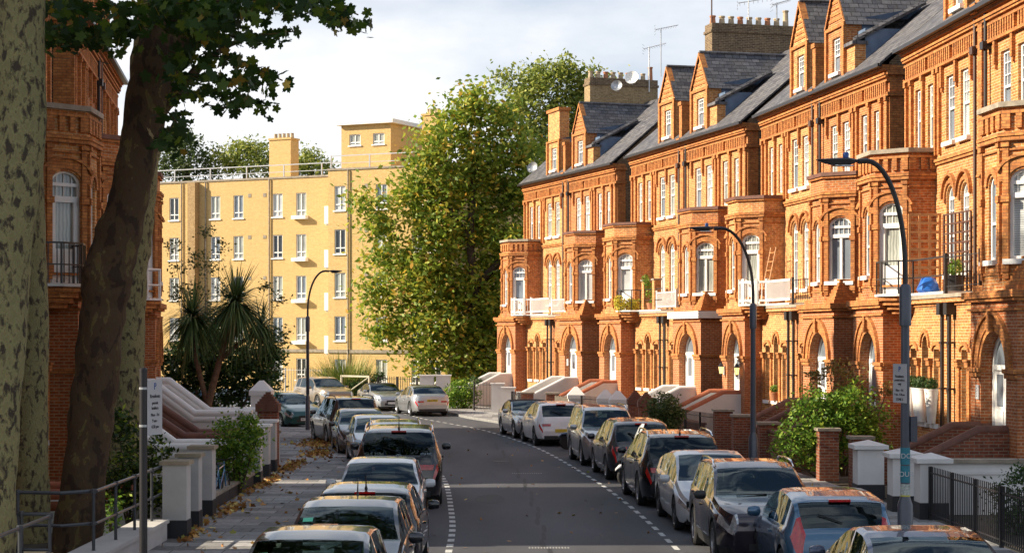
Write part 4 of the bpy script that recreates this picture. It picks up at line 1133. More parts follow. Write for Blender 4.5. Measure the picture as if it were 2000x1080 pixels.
P = {k: paint('paint_'+k, *v) for k, v in {
 'black': ((0.010,0.010,0.012), 0.2, 0.22), 'silver': ((0.42,0.43,0.44), 0.7, 0.3), 'white': ((0.74,0.74,0.75), 0.0, 0.3), 'whitegrey': ((0.55,0.56,0.58), 0.1, 0.3),
 'green': ((0.008,0.07,0.065), 0.5, 0.28), 'grey': ((0.06,0.06,0.07), 0.6, 0.28), 'plum': ((0.035,0.028,0.04), 0.6, 0.26),
 'blue': ((0.045,0.12,0.21), 0.4, 0.26), 'navy': ((0.012,0.02,0.05), 0.5, 0.25), 'gold': ((0.32,0.26,0.19), 0.6, 0.32), 'brown': ((0.06,0.05,0.05), 0.6, 0.3),
 'paleblue': ((0.30,0.36,0.42), 0.6, 0.3), 'charcoal': ((0.035,0.036,0.042), 0.6, 0.28)}.items()}
FAB = plain('black_canvas', (0.012,0.012,0.013), 0.9, var=0.2, scale=8)
GL = 'cars parked along the left kerb'; GR = 'cars parked along the right kerb'
def tang(line, y):
    for a, b in zip(line, line[1:]):
        if a[1] <= y <= b[1]:
            t = (y-a[1])/(b[1]-a[1]); return (a[0]+(b[0]-a[0])*t, math.atan2(b[1]-a[1], b[0]-a[0]))
    return (line[-1][0], 1.6)
def place(rearY, x, faces, kind, side, dh=0.0, sc=1.0, fixed=None):
    "centre a car so its near end is at y=rearY"
    L = BODY[kind]['L']*sc
    line = LK if side == 'l' else RK
    _, a = tang(line, rearY+L/2)
    a += dh
    if fixed is not None: a = fixed
    c = (x+math.cos(a)*L/2, rearY+math.sin(a)*L/2)
    return c, (a if faces == 'away' else a+math.pi)
cars = [
 # name, label, kind, colour, near-end y, x at near end, faces, side, kwargs
 ('parked_car','black hatchback nearest the camera in the left row, at the bottom edge','hatch','black',19.95,-2.40,'us','l',dict(permit=-1)),
 ('parked_car','black hatchback second from the front of the left row, facing the camera','hatch','charcoal',24.2,-2.32,'us','l',dict(permit=-1, antenna=True)),
 ('parked_car','black hatchback seen from behind, third from the bottom edge in the left row','hatch','black',28.2,-2.28,'away','l',dict(antenna=True)),
 ('parked_car','small silver white hatchback facing the camera, right behind the black one with the aerial','mini','whitegrey',33.9,-2.48,'us','l',dict(dark_rim=True)),
 ('parked_suv','large black off-roader seen from behind, tailgate lettering and star badge','suv','black',40.6,-2.50,'away','l',dict(sc=1.04, height=1.03, rails='c', dark_rim=True, antenna=True, privacy=True)),
 ('parked_car','silver estate with pale roof rails just beyond the large black off-roader','boxsuv','paleblue',47.2,-2.95,'us','l',dict(height=0.90, rails='c')),
 ('parked_car','silver hatchback whose windscreen shows left of the estate roof','hatch','silver',52.6,-3.65,'us','l',dict()),
 ('parked_car','small dark gold hatchback between the silver hatchback and the brown off-roader','hatch','brown',57.6,-4.55,'us','l',dict()),
 ('parked_suv','dark brown off-roader with black roof rails, wheels turned to the bend','boxsuv','brown',62.6,-5.25,'away','l',dict(rails=True, dh=0.10, height=1.02)),
 ('parked_car','dark green hatchback facing the camera behind the left lamp post','hatch','green',75.0,-8.35,'us','l',dict(plate=('W124 HLB','f'), dh=0.1)),
 ('parked_car','dark grey hatchback parked behind the green one on the bend','hatch','grey',79.6,-10.4,'us','l',dict(height=1.03, dh=0.05)),
 ('parked_car','pale blue hatchback, farthest on the left side of the bend','hatch','paleblue',83.6,-13.4,'us','l',dict()),
 ('parked_car','silver saloon with yellow number plate rounding the bend, seen from behind','saloon','silver',87.0,-3.75,'away','r',dict(plate=('LB16 VNX','r'), fixed=R(106))),
 ('parked_car','pale silver car with a black soft top just beyond the silver saloon','convertible','silver',93.0,-6.0,'us','r',dict(roofcol=FAB, fixed=R(108))),
 ('parked_suv','gold off-roader facing the camera, farthest along the outer kerb','suv','gold',95.5,-8.9,'us','r',dict(fixed=R(118))),
 ('parked_car','silver convertible with a black soft top, farthest of the straight right row','convertible','silver',68.0,1.05,'us','r',dict(roofcol=FAB)),
 ('parked_car','white hatchback seen from behind, next to the dark scooter','hatch','white',63.4,1.75,'away','r',dict(sc=1.04, dark_rim=True)),
 ('parked_suv','silver boxy off-roader facing the camera in the right row','boxsuv','silver',53.5,2.98,'us','r',dict(rails='c')),
 ('parked_car','dark grey family car parked between the boxy silver off-roader and a black one','mpv','charcoal',48.2,3.42,'away','r',dict(tall_lights=False)),
 ('parked_suv','black off-roader in the right row with chrome roof rails, seen from behind','suv','black',40.6,3.80,'away','r',dict(rails='c', antenna=True, privacy=True)),
 ('parked_car','silver white fastback facing the camera between two dark off-roaders','prius','whitegrey',35.3,4.08,'us','r',dict(dark_rim=True)),
 ('parked_suv','dark plum off-roader facing the camera behind the blue hatchback','suv','plum',30.1,4.28,'us','r',dict(rails='c', sc=0.97, cladding=True)),
 ('parked_car','bright blue three-door hatchback with tall red tail lamps, seen from behind','mini','blue',27.1,4.88,'away','r',dict(tall_lights=True, sc=1.02)),
 ('parked_car','dark blue saloon in the bottom right corner, roof reflecting brick','saloon','navy',21.1,5.03,'away','r',dict()),
]
CARS = []
for nm, lab, kind, colr, ny, x, faces, sd_, kw in cars:
    kw = dict(kw); dh = kw.pop('dh', 0.0); fx_ = kw.pop('fixed', None)
    c, hd = place(ny, x, faces, kind, 'l' if sd_ == 'l' else 'r', dh, kw.get('sc', 1), fx_)
    CARS.append(car(nm, lab, kind, P[colr], c, hd, 'off-roader' if nm == 'parked_suv' else 'car', GL if sd_ == 'l' else GR, **kw))
# badges and lettering on the large black off-roader
ro, X_, sect_, zt_ = CARS[4]
def rear_text(t, y, body_, size, mat, slope):
    n_ = R(slope)
    M_ = Matrix.Translation((X_(t)-0.035, y, zt_(t)+0.03)) @ Matrix.Rotation(R(-90), 4, 'Z') @ Matrix.Rotation(n_, 4, 'X')
    return text(body_, size, mat, ro, M_)
rear_text(4.475, 0.52, 'GLE 250d', 0.10, CHROME, 62)
rear_text(4.475, -0.58, '4MATIC', 0.07, CHROME, 62)
b_ = MB()
for i in range(20):
    a0, a1 = 2*math.pi*i/20, 2*math.pi*(i+1)/20
    b_.poly([(0.075*math.cos(a0),0.075*math.sin(a0),0.004),(0.075*math.cos(a1),0.075*math.sin(a1),0.004),(0.063*math.cos(a1),0.063*math.sin(a1),0.004),(0.063*math.cos(a0),0.063*math.sin(a0),0.004)])
for k in range(3):
    a = R(90+120*k); b_.poly([(0.07*math.cos(a),0.07*math.sin(a),0.005),(0.012*math.cos(a+1.57),0.012*math.sin(a+1.57),0.005),(0.012*math.cos(a-1.57),0.012*math.sin(a-1.57),0.005)])
st_ = b_.build('badge', CHROME, ro, uv=False)
st_.matrix_local = Matrix.Translation((X_(4.52)-0.014, 0, zt_(4.52)+0.015)) @ Matrix.Rotation(R(-90), 4, 'Z') @ Matrix.Rotation(R(62), 4, 'X')
# round badge on the green hatchback's grille
ro2, X2, _, _ = CARS[9]
b_ = MB(); b_.lathe([(0.065,0),(0.065,0.01),(0.05,0.014)], (0,0,0), 16); g2 = b_.build('badge', plain('badge_blue', (0.25,0.4,0.75), 0.2, metal=0.3), ro2, uv=False)
g2.matrix_local = Matrix.Translation((X2(-0.02), 0, 0.55)) @ Matrix.Rotation(R(90), 4, 'Y')
# ---------------------------------------------------------------- yellow brick block of flats
YB = empty('apartment_block', (-17.5,122.0,0), math.atan2(-5.6, 11.5), label='yellow brick block of flats closing the end of the street', cat='apartment block')
def curtains(par, fr, c, w_, z0, z1, seed_):
    b = MB(); ua, ub = c-w_/2, c+w_/2; f = 0.06
    for a, b_ in ((ua, ua+f), (ub-f, ub), (c-0.03, c+0.03)): b.fbox(fr, a, b_, -0.12, -0.05, z0, z1)
    b.fbox(fr, ua+f, ub-f, -0.12, -0.05, z0, z0+f); b.fbox(fr, ua+f, ub-f, -0.12, -0.05, z1-f, z1)
    b.fbox(fr, ua+f, ub-f, -0.12, -0.045, z0+(z1-z0)*0.22, z0+(z1-z0)*0.22+0.07)
    b.fbox(fr, ua-0.08, ub+0.08, -0.12, 0.07, z0-0.08, z0)
    o = b.build('window', WHITE, par)
    g_ = MB(); g_.poly([fr.p(ua,-0.10,z0), fr.p(ub,-0.10,z0), fr.p(ub,-0.10,z1), fr.p(ua,-0.10,z1)], 0, fr.hand() > 0)
    g_.build('pane', GLASS[seed_ % 4 if seed_ % 3 else 3], o)
rn = random.Random(3)
FM = Fr((0,0),(1,0),(0,-1))
RZ = 14.1
main = MB(); ops = []; winlist = []
cols = [(-13.5,0.8),(-9.7,0.8),(-6.6,0.78),(-3.35,0.78),(-1.4,0.78),(0.0,0.78),(3.75,0.8)]
def ucol(px, fr_o, ang):
    "u on the main wall line under a photo column"
    d = (math.cos(ang), math.sin(ang)); r = (px-1000)/FPX
    return (r*fr_o[1]-fr_o[0])/(d[0]-r*d[1])
ang = math.atan2(-5.6, 11.5)
um = [ucol(p, (-17.5,122.0), ang) for p in (265, 302, 340, 420.5, 465.5, 542, 588)]
rows = [(8.9+2.7, 8.9+2.7+1.52), (8.9, 10.42), (6.2, 7.72), (3.5, 5.02), (0.95, 2.35)]
for ui, u in enumerate(um):
    for ri, (a, b) in enumerate(rows): ops.append((u-0.39, u+0.39, a, b, 0)); winlist.append((u, a, b, ui*5+ri))
uL, uR = ucol(200, (-17.5,122.0), ang), ucol(632, (-17.5,122.0), ang)
main.panel(FM, uL, uR+4.0, 0, RZ, ops, 0, 0.14)
for u, a, b, k in winlist: curtains(YB, FM, u, 0.775, a, b, k)
# wing that steps forward at the right
WO = 3.6
wing = MB(); wops = []; uw0 = uR-0.1
def uwing(px):
    a0 = FM.p(0, WO, 0); a0 = (-17.5+a0[0]*math.cos(ang)-a0[1]*math.sin(ang), 122.0+a0[0]*math.sin(ang)+a0[1]*math.cos(ang))
    return ucol(px, a0, ang)
w0, w1 = uwing(641), uwing(872)
wu = [uwing(p) for p in (664, 745, 815, 850)]
wl_ = []
for ui, u in enumerate(wu):
    for ri, (a, b) in enumerate(rows): wops.append((u-0.40, u+0.40, a, b, 0)); wl_.append((u, a, b, ui*7+ri+1))
wing.panel(FM, w0, w1, 0, RZ, wops, WO, 0.14)
FW = Fr(FM.p(0, WO, 0)[:2], FM.e, FM.n)
for u, a, b, k in wl_: curtains(YB, FW, u, 0.795, a, b, k)
sf = FM.sub(w0, 0, w0, WO); wing.panel(sf, 0, WO, 0, RZ)
sf = FM.sub(w1, WO, w1, -12); wing.panel(sf, 0, WO+12, 0, RZ)
main.panel(FM.sub(uL, -12, uL, 0), 0, 12, 0, RZ)
main.poly([FM.p(uL,0,RZ-0.3), FM.p(uR,0,RZ-0.3), FM.p(w1,-12,RZ-0.3), FM.p(uL,-12,RZ-0.3)]); main.poly([FM.p(w0,WO,RZ-0.3), FM.p(w1,WO,RZ-0.3), FM.p(w1,-12,RZ-0.3), FM.p(w0,-12,RZ-0.3)])
main.poly([FM.p(uL,-12,0), FM.p(w1,-12,0), FM.p(w1,-12,RZ), FM.p(uL,-12,RZ)])
main.build('wall', YEL, YB); wing.build('wall', YEL, YB)
b = MB(); b.fbox(FM, uL, w0-0.01, -0.25, 0.06, RZ, RZ+0.12); b.fbox(FM, w0-0.05, w1+0.05, WO-0.25, WO+0.06, RZ, RZ+0.12)
b.fbox(FM, uL, w0, 0, 0.08, 2.75, 2.95); b.fbox(FM, w0, w1, WO, WO+0.08, 2.75, 2.95); b.build('coping', STONE, YB)
b = MB(); u_ = ucol(382, (-17.5,122.0), ang); b.fbox(FM, u_-0.3, u_+0.3, 0.0, 0.5, 0, RZ-0.05); b.build('recess_shade_strip', YELSH, YB)  # strip of darker brick, its colour standing for a recess shadow
for u_ in (ucol(356, (-17.5,122.0), ang), ucol(403, (-17.5,122.0), ang), ucol(527, (-17.5,122.0), ang)):
    b = MB(); b.tube([FM.p(u_,0.08,0), FM.p(u_,0.08,RZ)], 0.05, 6); b.build('drainpipe', STONE, YB)
b = MB(); u_ = uwing(681); b.tube([FM.p(u_,WO+0.08,0), FM.p(u_,WO+0.08,RZ)], 0.05, 6); b.build('drainpipe', STONE, YB)
for a in (11.75, 9.0, 6.3, 3.6):       # window shelves and corner balconies
    b = MB(); b.fbox(FM, um[6]-0.55, um[6]+0.55, 0.0, 0.35, a-0.35, a-0.12); b.build('window_box', WHITE, YB)
    b = MB(); uc = w0-0.75
    b.fbox(FM, uc-0.05, w0-0.02, WO-0.9, WO-0.82, a-0.9, a+0.22); b.fbox(FM, uc-0.05, uc+0.03, 0.02, WO-0.9, a-0.9, a+0.22); b.fbox(FM, uc, w0-0.02, 0, WO-0.9, a-0.98, a-0.9)
    b.build('balcony', WHITE, YB)
    b = MB()
    for u_, o_ in ((um[5]-1.0, 0), (wu[0]+1.9, WO), (um[4]+0.9, 0)):
        b = MB(); b.fbox(FM, u_-0.12, u_+0.12, o_, o_+0.02, a+1.2, a+1.44); b.build('vent', STONE, YB)
rl = MB()
for a, b_, o_ in ((uL, w0, -0.35), (w0, w1, WO-0.35)):
    n_ = int((b_-a)/2.6)
    for i in range(n_+1): u_ = a+(b_-a)*i/n_; rl.fbox(FM, u_-0.035, u_+0.035, o_-0.035, o_+0.035, RZ, RZ+0.95)
    rl.fbox(FM, a, b_, o_-0.03, o_+0.03, RZ+0.9, RZ+0.96); rl.fbox(FM, a, b_, o_-0.02, o_+0.02, RZ+0.45, RZ+0.49)
rl.build('roof_railing', GALV, YB)
# stair tower and chimneys on the roof
tw = MB(); t0_, t1_ = uwing(618), uwing(716)
TO = WO-3.0
FT = Fr(FM.p(0, TO, 0)[:2], FM.e, FM.n)
tops = [(uwing(645)-0.42, uwing(645)+0.42, 15.95, 16.65, 0), (uwing(692)-0.42, uwing(692)+0.42, 15.95, 16.65, 0)]
tw.panel(FM, t0_, t1_, RZ-0.3, 17.25, tops, TO, 0.12)
for q in tops: curtains(YB, FT, (q[0]+q[1])/2, 0.83, q[2], q[3], 3)
tw.panel(FM.sub(t1_, TO, t1_, TO-5), 0, 5, RZ-0.3, 17.25); tw.panel(FM.sub(t0_, TO-5, t0_, TO), 0, 5, RZ-0.3, 17.25)
tw.build('stair_tower', YEL, YB)
b = MB(); b.fbox(FM, t0_-0.25, t1_+0.3, TO-5.2, TO+0.3, 17.25, 17.5); b.build('tower_roof', WHITE, YB)
for px, zt, ww, oo in ((514, 16.9, 0.85, -2.0), (792, 17.6, 0.55, 0.5)):
    uc = ucol(px, (-17.5,122.0), ang) if px < 600 else uwing(px)
    b = MB(); b.fbox(FM, uc-ww, uc+ww, oo-1.0, oo, RZ-0.3, zt); b.fbox(FM, uc-ww-0.06, uc+ww+0.06, oo-1.06, oo+0.06, zt, zt+0.12)
    co = b.build('chimney', YEL, YB)
    for i in range(5):
        p_ = MB(); c_ = FM.p(uc-ww+0.2+i*(ww*2-0.4)/4, oo-0.5, zt+0.12); p_.lathe([(0.13,0),(0.11,0.3),(0.13,0.34)], c_, 8); p_.build('chimney_pot', BUFF, co, uv=False)

# ---------------------------------------------------------------- walls, steps and fences on the right
def pier(name, label, x, y, w_, h, mat, cap='flat', capmat=None, plinth=None, z0=0.1, group=None, rz=0.0, d=None):
    r = empty(name, (x, y, z0), rz, label=label, cat='gate pier', group=group)
    d = d or w_
    b = MB(); b.box(-w_/2, w_/2, -d/2, d/2, 0, h); b.build('shaft', mat, r)
    if plinth:
        b = MB(); b.box(-w_/2-0.012, w_/2+0.012, -d/2-0.012, d/2+0.012, 0, 0.34); b.build('plinth', plinth, r)
    b = MB(); cm = capmat or mat
    if cap == 'flat': b.box(-w_/2-0.05, w_/2+0.05, -d/2-0.05, d/2+0.05, h, h+0.07)
    elif cap == 'pyramid':
        e = w_/2+0.09; b.box(-e, e, -e, e, h, h+0.09)
        b.poly([(-e,-e,h+0.09),(e,-e,h+0.09),(0,0,h+0.2)]); b.poly([(e,-e,h+0.09),(e,e,h+0.09),(0,0,h+0.2)]); b.poly([(e,e,h+0.09),(-e,e,h+0.09),(0,0,h+0.2)]); b.poly([(-e,e,h+0.09),(-e,-e,h+0.09),(0,0,h+0.2)])
    elif cap == 'tall':
        e = w_/2+0.05; b.box(-e, e, -e, e, h-0.16, h); n = 6
        if cm in (REND, WHITE):
            for (a_, b__) in (((-e,-e),(e,-e)),((e,-e),(e,e)),((e,e),(-e,e)),((-e,e),(-e,-e))): b.poly([(*a_,h),(*b__,h),(b__[0]*0.18,b__[1]*0.18,h+0.34),(a_[0]*0.18,a_[1]*0.18,h+0.34)])
            b.poly([(-e*0.18,-e*0.18,h+0.34),(e*0.18,-e*0.18,h+0.34),(e*0.18,e*0.18,h+0.34),(-e*0.18,e*0.18,h+0.34)])
        else:
            for i in range(n): q = e*(1-i/(n+0.4)); b.box(-q, q, -q, q, h+0.065*i, h+0.065*(i+1))
    b.build('cap', cm, r, uv=True)
    return r
GW = 'white gate piers of the right hand gardens'; GB = 'brick gate piers of the right hand gardens'
pier('gate_pier', 'white rendered gate pier beside the brick one, with black plinth and pyramid cap', 8.12, 42.0, 0.60, 1.14, REND, 'pyramid', plinth=BLACKP, group=GW)
pier('gate_pier', 'white rendered gate pier directly left of the near lamp post', 8.28, 39.0, 0.56, 1.14, REND, 'pyramid', plinth=BLACKP, group=GW)
pier('gate_pier', 'white rendered gate pier right behind the near lamp post, end of the black railing', 8.50, 37.4, 0.56, 1.14, REND, 'pyramid', plinth=BLACKP, group=GW)
pier('gate_pier', 'taller brick gate pier in front of the green bush, flat stone cap', 8.08, 47.2, 0.50, 1.28, BRW, 'flat', STONE, group=GB)
pier('gate_pier', 'lower brick gate pier between the taller one and the white piers', 8.55, 45.2, 0.50, 1.18, BRW, 'flat', STONE, group=GB)
wlr = MB(); wlr.box(8.75, 12.0, 39.2, 39.45, 0.0, 1.10); wlr.box(8.75, 12.0, 39.17, 39.2, 0.86, 0.93)
wr_ = empty('garden_wall', (0,0,0), label='white party wall with stone coping running back to the house', cat='garden wall')
wlr.build('wall', REND, wr_)
b = MB(); b.box(8.72, 12.05, 39.12, 39.53, 1.101, 1.18); b.build('coping', STONE, wr_)
# brick dwarf walls between pavement and gardens
def low_wall(pts, h, mat, label, cope=None, t=0.24, name='garden_wall', z0=0.1):
    r = empty(name, (0,0,0), label=label, cat='garden wall')
    F_ = Fr((0,0),(1,0),(0,1)); b = MB(); c = MB()
    for a, q in zip(pts, pts[1:]):
        S = F_.sub(a[0], a[1], q[0], q[1]); b.fbox(S, 0, S.len, -t/2, t/2, z0, z0+h); c.fbox(S, -0.02, S.len+0.02, -t/2-0.04, t/2+0.04, z0+h, z0+h+0.07)
    b.build('wall', mat, r); c.build('coping', cope or mat, r)
    return r
low_wall([(7.2,56.5),(7.75,50.2)], 0.95, BRW, 'brick garden wall with pale coping beside the middle lamp post', COPED)
low_wall([(5.6,70),(6.4,62.2)], 0.7, BRW, 'low brick garden wall behind the boxy silver off-roader', COPED)
low_wall([(3.1,82.2),(4.6,76)], 0.65, BRW, 'low brick garden wall behind the white hatchback', COPED)
GP3 = 'brick gate piers of the right hand gardens'
for (px, k, h, lab) in ((1412, 62.5, 1.35, 'brick gate pier right of the round bush and iron fence'), (1449, 65.5, 1.3, 'squat brick gate pier left of the middle lamp post'), (1500, 67.5, 1.15, 'brick gate pier touching the middle lamp post'),
                        (1241, 50.5, 1.2, 'brown brick pier with pointed cap beside the white pointed ones'), (1262, 52.0, 1.2, 'nearer brown brick pier with pointed cap, left of the round bush'), (1079, 44.5, 1.15, 'brick pier between the white pillars and the wooden fence'), (1030, 43.2, 1.1, 'brick pier nearest the white wall at the far end of the terrace')):
    x, y, _ = ATK(px, k)
    pier('gate_pier', lab, x, y, 0.55, h, BRW, 'tall' if 'pointed' in lab else 'flat', STONE if 'pointed' not in lab else COPED, group=GP3)
for (px, k, h, lab) in ((1125, 46.8, 1.25, 'white gate pier with pointed cap right of the wooden fence'), (1183, 48.6, 1.2, 'white gate pier with pointed cap, middle one by the iron gate'), (1207, 49.4, 1.2, 'white gate pier with pointed cap nearest the brown brick piers'),
                        (972, 40.2, 1.35, 'tall white gate pier by the timber fence at the far end'), (993, 41.0, 1.2, 'white gate pier right of the tallest far one')):
    x, y, _ = ATK(px, k)
    pier('gate_pier', lab, x, y, 0.62, h, REND, 'tall' if 'pointed' in lab else 'flat', group=GW)
# stairs with parapets up to every front door on the right
def stairs(name, label, root_pair, sc_, s_c, p0, run, mat, cope, group, zt=1.36, side_mat=None):
    loc, L, rz = root_pair
    r = empty(name, (loc.x, loc.y, 0), rz, label=label, cat='steps', group=group); r.scale = (L/14.0, 1, 1)
    n = 8
    b = MB()
    for i in range(n): b.fbox(F0, s_c-0.8, s_c+0.8, p0+run*i/n, p0+run*(i+1)/n+0.0, 0.0, zt-(zt-0.12)*i/n*1.0)
    b.build('treads', STONE, r)
    for q, nm in ((-0.95, 'parapet'), (0.95, 'parapet')):
        S = F0.sub(s_c+q, p0-0.3, s_c+q, p0+run+0.2)
        b = MB(); c = MB()
        prof = [(0.0, zt+0.26), (0.9, zt+0.26), (run+0.2, 0.85), (run+0.5, 0.85)]
        for (a, za), (e, zb) in zip(prof, prof[1:]):
            for o0, o1 in ((-0.14, 0.14),):
                pts = [S.p(a,o0,0), S.p(e,o0,0), S.p(e,o0,zb), S.p(a,o0,za)]; pts2 = [S.p(a,o1,0), S.p(e,o1,0), S.p(e,o1,zb), S.p(a,o1,za)]
                b.poly(pts); b.poly(list(reversed(pts2))); b.poly([pts[3],pts[2],pts2[2],pts2[3]])
        e = prof[-1]; b.poly([S.p(e[0],-0.14,0), S.p(e[0],0.14,0), S.p(e[0],0.14,e[1]), S.p(e[0],-0.14,e[1])])
        c.tube([S.p(a, 0, z+0.03) for a, z in prof], 0.13, 10)
        po = b.build('parapet', mat, r); c.build('coping', cope, po, smooth=True, sharp=50, uv=False)
    return r
GS = 'front steps of the terrace'
SM = [(REND, REND, 'white walled steps at the far end of the terrace'), (REND, REND, 'white walled steps under the second porch arch'), (REND, COPE, 'white steps with red coping behind the pointed white piers'), (REND, REND, 'plain white walled steps behind the round bush'),
      (REND, COPE, 'cream steps with red coping below the porch lanterns'), (BRW, COPED, 'brick steps hidden behind the big green bush'), (BRW, COPED, 'brick steps with dark coping under the trellis balcony'), (BRW, COPED, 'brown brick steps with rounded dark coping at the right edge')]
for i in range(8):
    bc = RT[i][1]; s_c = bc if i % 2 == 0 else 14.0-bc
    stairs('front_steps', SM[i][2], PAIRS[i//2], 1, s_c, 1.6, 2.3, SM[i][0], SM[i][1], GS)
def railing(name, label, pts, h, mat, spacing=0.12, post_every=2.0, z0=0.12, r=0.012, group=None, cat='railing', spikes=True):
    rt = empty(name, (pts[0][0], pts[0][1], 0), label=label, cat=cat, group=group)
    F_ = Fr((-pts[0][0],-pts[0][1]),(1,0),(0,1)); b, ps = MB(), MB()
    for a, q in zip(pts, pts[1:]):
        S = F_.sub(a[0], a[1], q[0], q[1]); n = max(1, int(S.len/spacing)); m = max(1, round(S.len/post_every))
        for i in range(n):
            u = (i+0.5)*S.len/n
            b.tube([S.p(u,0,z0+0.08), S.p(u,0,z0+h+(0.07 if spikes else -0.02))], [r, r*0.9], 5)
        for zz in (z0+0.14, z0+h-0.06): b.fbox(S, 0, S.len, -0.016, 0.016, zz-0.012, zz+0.012)
        for i in range(m+1):
            u = i*S.len/m; p_ = MB(); p_.fbox(S, u-0.035, u+0.035, -0.035, 0.035, z0-0.05, z0+h+0.06); p_.build('post', mat, rt, uv=False)
    b.build('bars', mat, rt, uv=False)
    return rt
GI = 'iron railings of the right hand gardens'
railing('iron_railing', 'black iron railing in front of the holly bush at the bottom right', [(8.40,37.0),(8.55,32.2),(8.75,25.5)], 1.02, PIPE, post_every=1.55, group=GI, z0=0.1)
railing('iron_railing', 'black iron railing between the round bush and the brick pier', [ATK(1338,58.5)[:2], ATK(1398,61.8)[:2]], 1.15, PIPE, group=GI)
railing('iron_railing', 'black iron gate between the pointed white piers', [ATK(1136,47.2)[:2], ATK(1174,48.4)[:2]], 1.15, PIPE, group=GI)
railing('iron_railing', 'black iron railing in front of the white pillars at the far end', [ATK(1000,42.0)[:2], ATK(1022,43.2)[:2]], 1.05, PIPE, group=GI)
def board_fence(label, pts, h, mat, name='board_fence'):
    rt = empty(name, (pts[0][0], pts[0][1], 0), label=label, cat='fence')
    F_ = Fr((-pts[0][0],-pts[0][1]),(1,0),(0,1)); b = MB()
    for a, q in zip(pts, pts[1:]):
        S = F_.sub(a[0], a[1], q[0], q[1]); n = int(S.len/0.13)
        for i in range(n):
            u = i*S.len/n; hh = h+0.03*math.sin(i*2.3); b.fbox(S, u, u+S.len/n-0.02, -0.012, 0.012, 0.12, 0.12+hh)
        b.fbox(S, 0, S.len, 0.012, 0.05, 0.4, 0.48); b.fbox(S, 0, S.len, 0.012, 0.05, h-0.2, h-0.12)
    b.build('boards', mat, rt); return rt
WGR = plain('weathered_timber', (0.12,0.095,0.07), 0.8, var=0.35, scale=5)
board_fence('weathered timber fence between the brick pier and the white pointed pier', [ATK(1084,45.2)[:2], ATK(1118,46.6)[:2]], 1.1, WGR)
railing('iron_railing', 'black iron railing between the hedge and the tall white pier', [ATK(926,39.3)[:2], ATK(966,40.2)[:2]], 1.35, PIPE, spacing=0.16, group=GI)

# ---------------------------------------------------------------- left side: low wall, tube rail, piers, steps
GLP = 'grey gate piers of the left hand gardens'
GREYC = plain('sandstone_cap', (0.33,0.27,0.19), 0.8, var=0.2, scale=4)
for (px, py, w_, ztop, lab) in ((345,1060,0.44,1.50,'grey rendered gate pier nearest the camera, at the end of the low wall'), (371,1040,0.40,1.52,'grey gate pier right behind the nearest one'), (396,1016,0.46,1.53,'tallest looking grey gate pier, in front of the blue bicycle'),
                          (494,954,0.42,1.45,'white edged gate pier beside the green climber'), (511,938,0.42,1.47,'white edged gate pier second from the brown brick pier'), (525,928,0.40,1.50,'white edged gate pier touching the brown brick pier')):
    x, y, _ = AT(px, py); pier('gate_pier', lab, x, y, w_, ztop-0.15, GREYR, 'flat', GREYC if px < 450 else WHITE, plinth=BLACKP, group=GLP)
x, y, _ = ATK(524, 68.7); pier('gate_pier', 'brown brick pier with a pointed stepped cap on the left pavement', x, y, 0.55, 1.72, BRW, 'tall', COPED)
x, y, _ = ATK(511, 57.5); pier('gate_pier', 'white pier with rounded cap behind the brown pointed one', x, y, 0.66, 1.85, WHITE, 'tall', WHITE)
lwl = low_wall([(-6.52,18.0),(-6.5,33.4)], 0.32, GREYR, 'low grey retaining wall that carries the tube rail', GREYR, t=0.5)
low_wall([(-6.45,38.6),(-6.5,45.5)], 0.28, BLACKP, 'low dark kerb wall under the climber and bicycle', STONE, t=0.24)
low_wall([(-6.85,53.2),(-8.2,61.8)], 0.9, REND, 'white garden wall behind the brown pointed pier', STONE, t=0.3)
tr_ = empty('tube_railing', (0,0,0), label='grey metal tube railing on the low wall by the plane trunks', cat='railing', group='tube railings by the trunks')
posts = [AT(215,1073,.44), AT(255,1049,.44), AT(292,1027,.44), AT(324,1006,.44)]
topz = 1.40
b = MB(); X0 = -6.42
path = [(-9.6,28.8,topz),(-6.9,28.2,topz),(-6.45,28.6,topz),(-6.45,30.0,topz),(-6.45,34.6,topz)]
b.tube(path, 0.028, 8); b.tube([(p[0],p[1],p[2]-0.50) for p in path], 0.024, 8); b.build('rail', RAILM, tr_, smooth=True, uv=False)
for (x_, y_) in ((-9.2,28.75),(-7.6,28.35),(-6.47,28.5),(-6.45,30.0),(-6.45,31.5),(-6.45,33.0),(-6.45,34.5)):
    b = MB(); b.tube([(x_,y_,0.30),(x_,y_,topz)], 0.026, 8); b.lathe([(0.04,-0.04),(0.045,0),(0.04,0.04)], (x_,y_,topz), 8); b.lathe([(0.035,-0.03),(0.04,0),(0.035,0.03)], (x_,y_,topz-0.5), 8); b.lathe([(0.09,0),(0.09,0.015),(0.04,0.02)], (x_,y_,0.47), 8)
    b.build('post', RAILM, tr_, smooth=True, uv=False)
tr2 = empty('tube_railing', (0,0,0), label='nearer grey tube railing running out of the bottom left corner', cat='railing', group='tube railings by the trunks')
b = MB(); zt2 = 1.30
path = [(-6.40,17.0,zt2),(-6.42,25.6,zt2),(-6.5,25.9,zt2),(-7.6,25.95,zt2)]
b.tube(path, 0.028, 8); b.tube([(p[0],p[1],p[2]-0.5) for p in path], 0.024, 8); b.build('rail', RAILM, tr2, smooth=True, uv=False)
for (x_, y_) in ((-6.42,25.6),(-6.41,24.0),(-6.41,22.2),(-6.9,25.93)):
    b = MB(); b.tube([(x_,y_,0.2),(x_,y_,zt2)], 0.026, 8); b.lathe([(0.04,-0.04),(0.045,0),(0.04,0.04)], (x_,y_,zt2), 8); b.build('post', RAILM, tr2, smooth=True, uv=False)
class PF:  # frames for left pairs
    pass
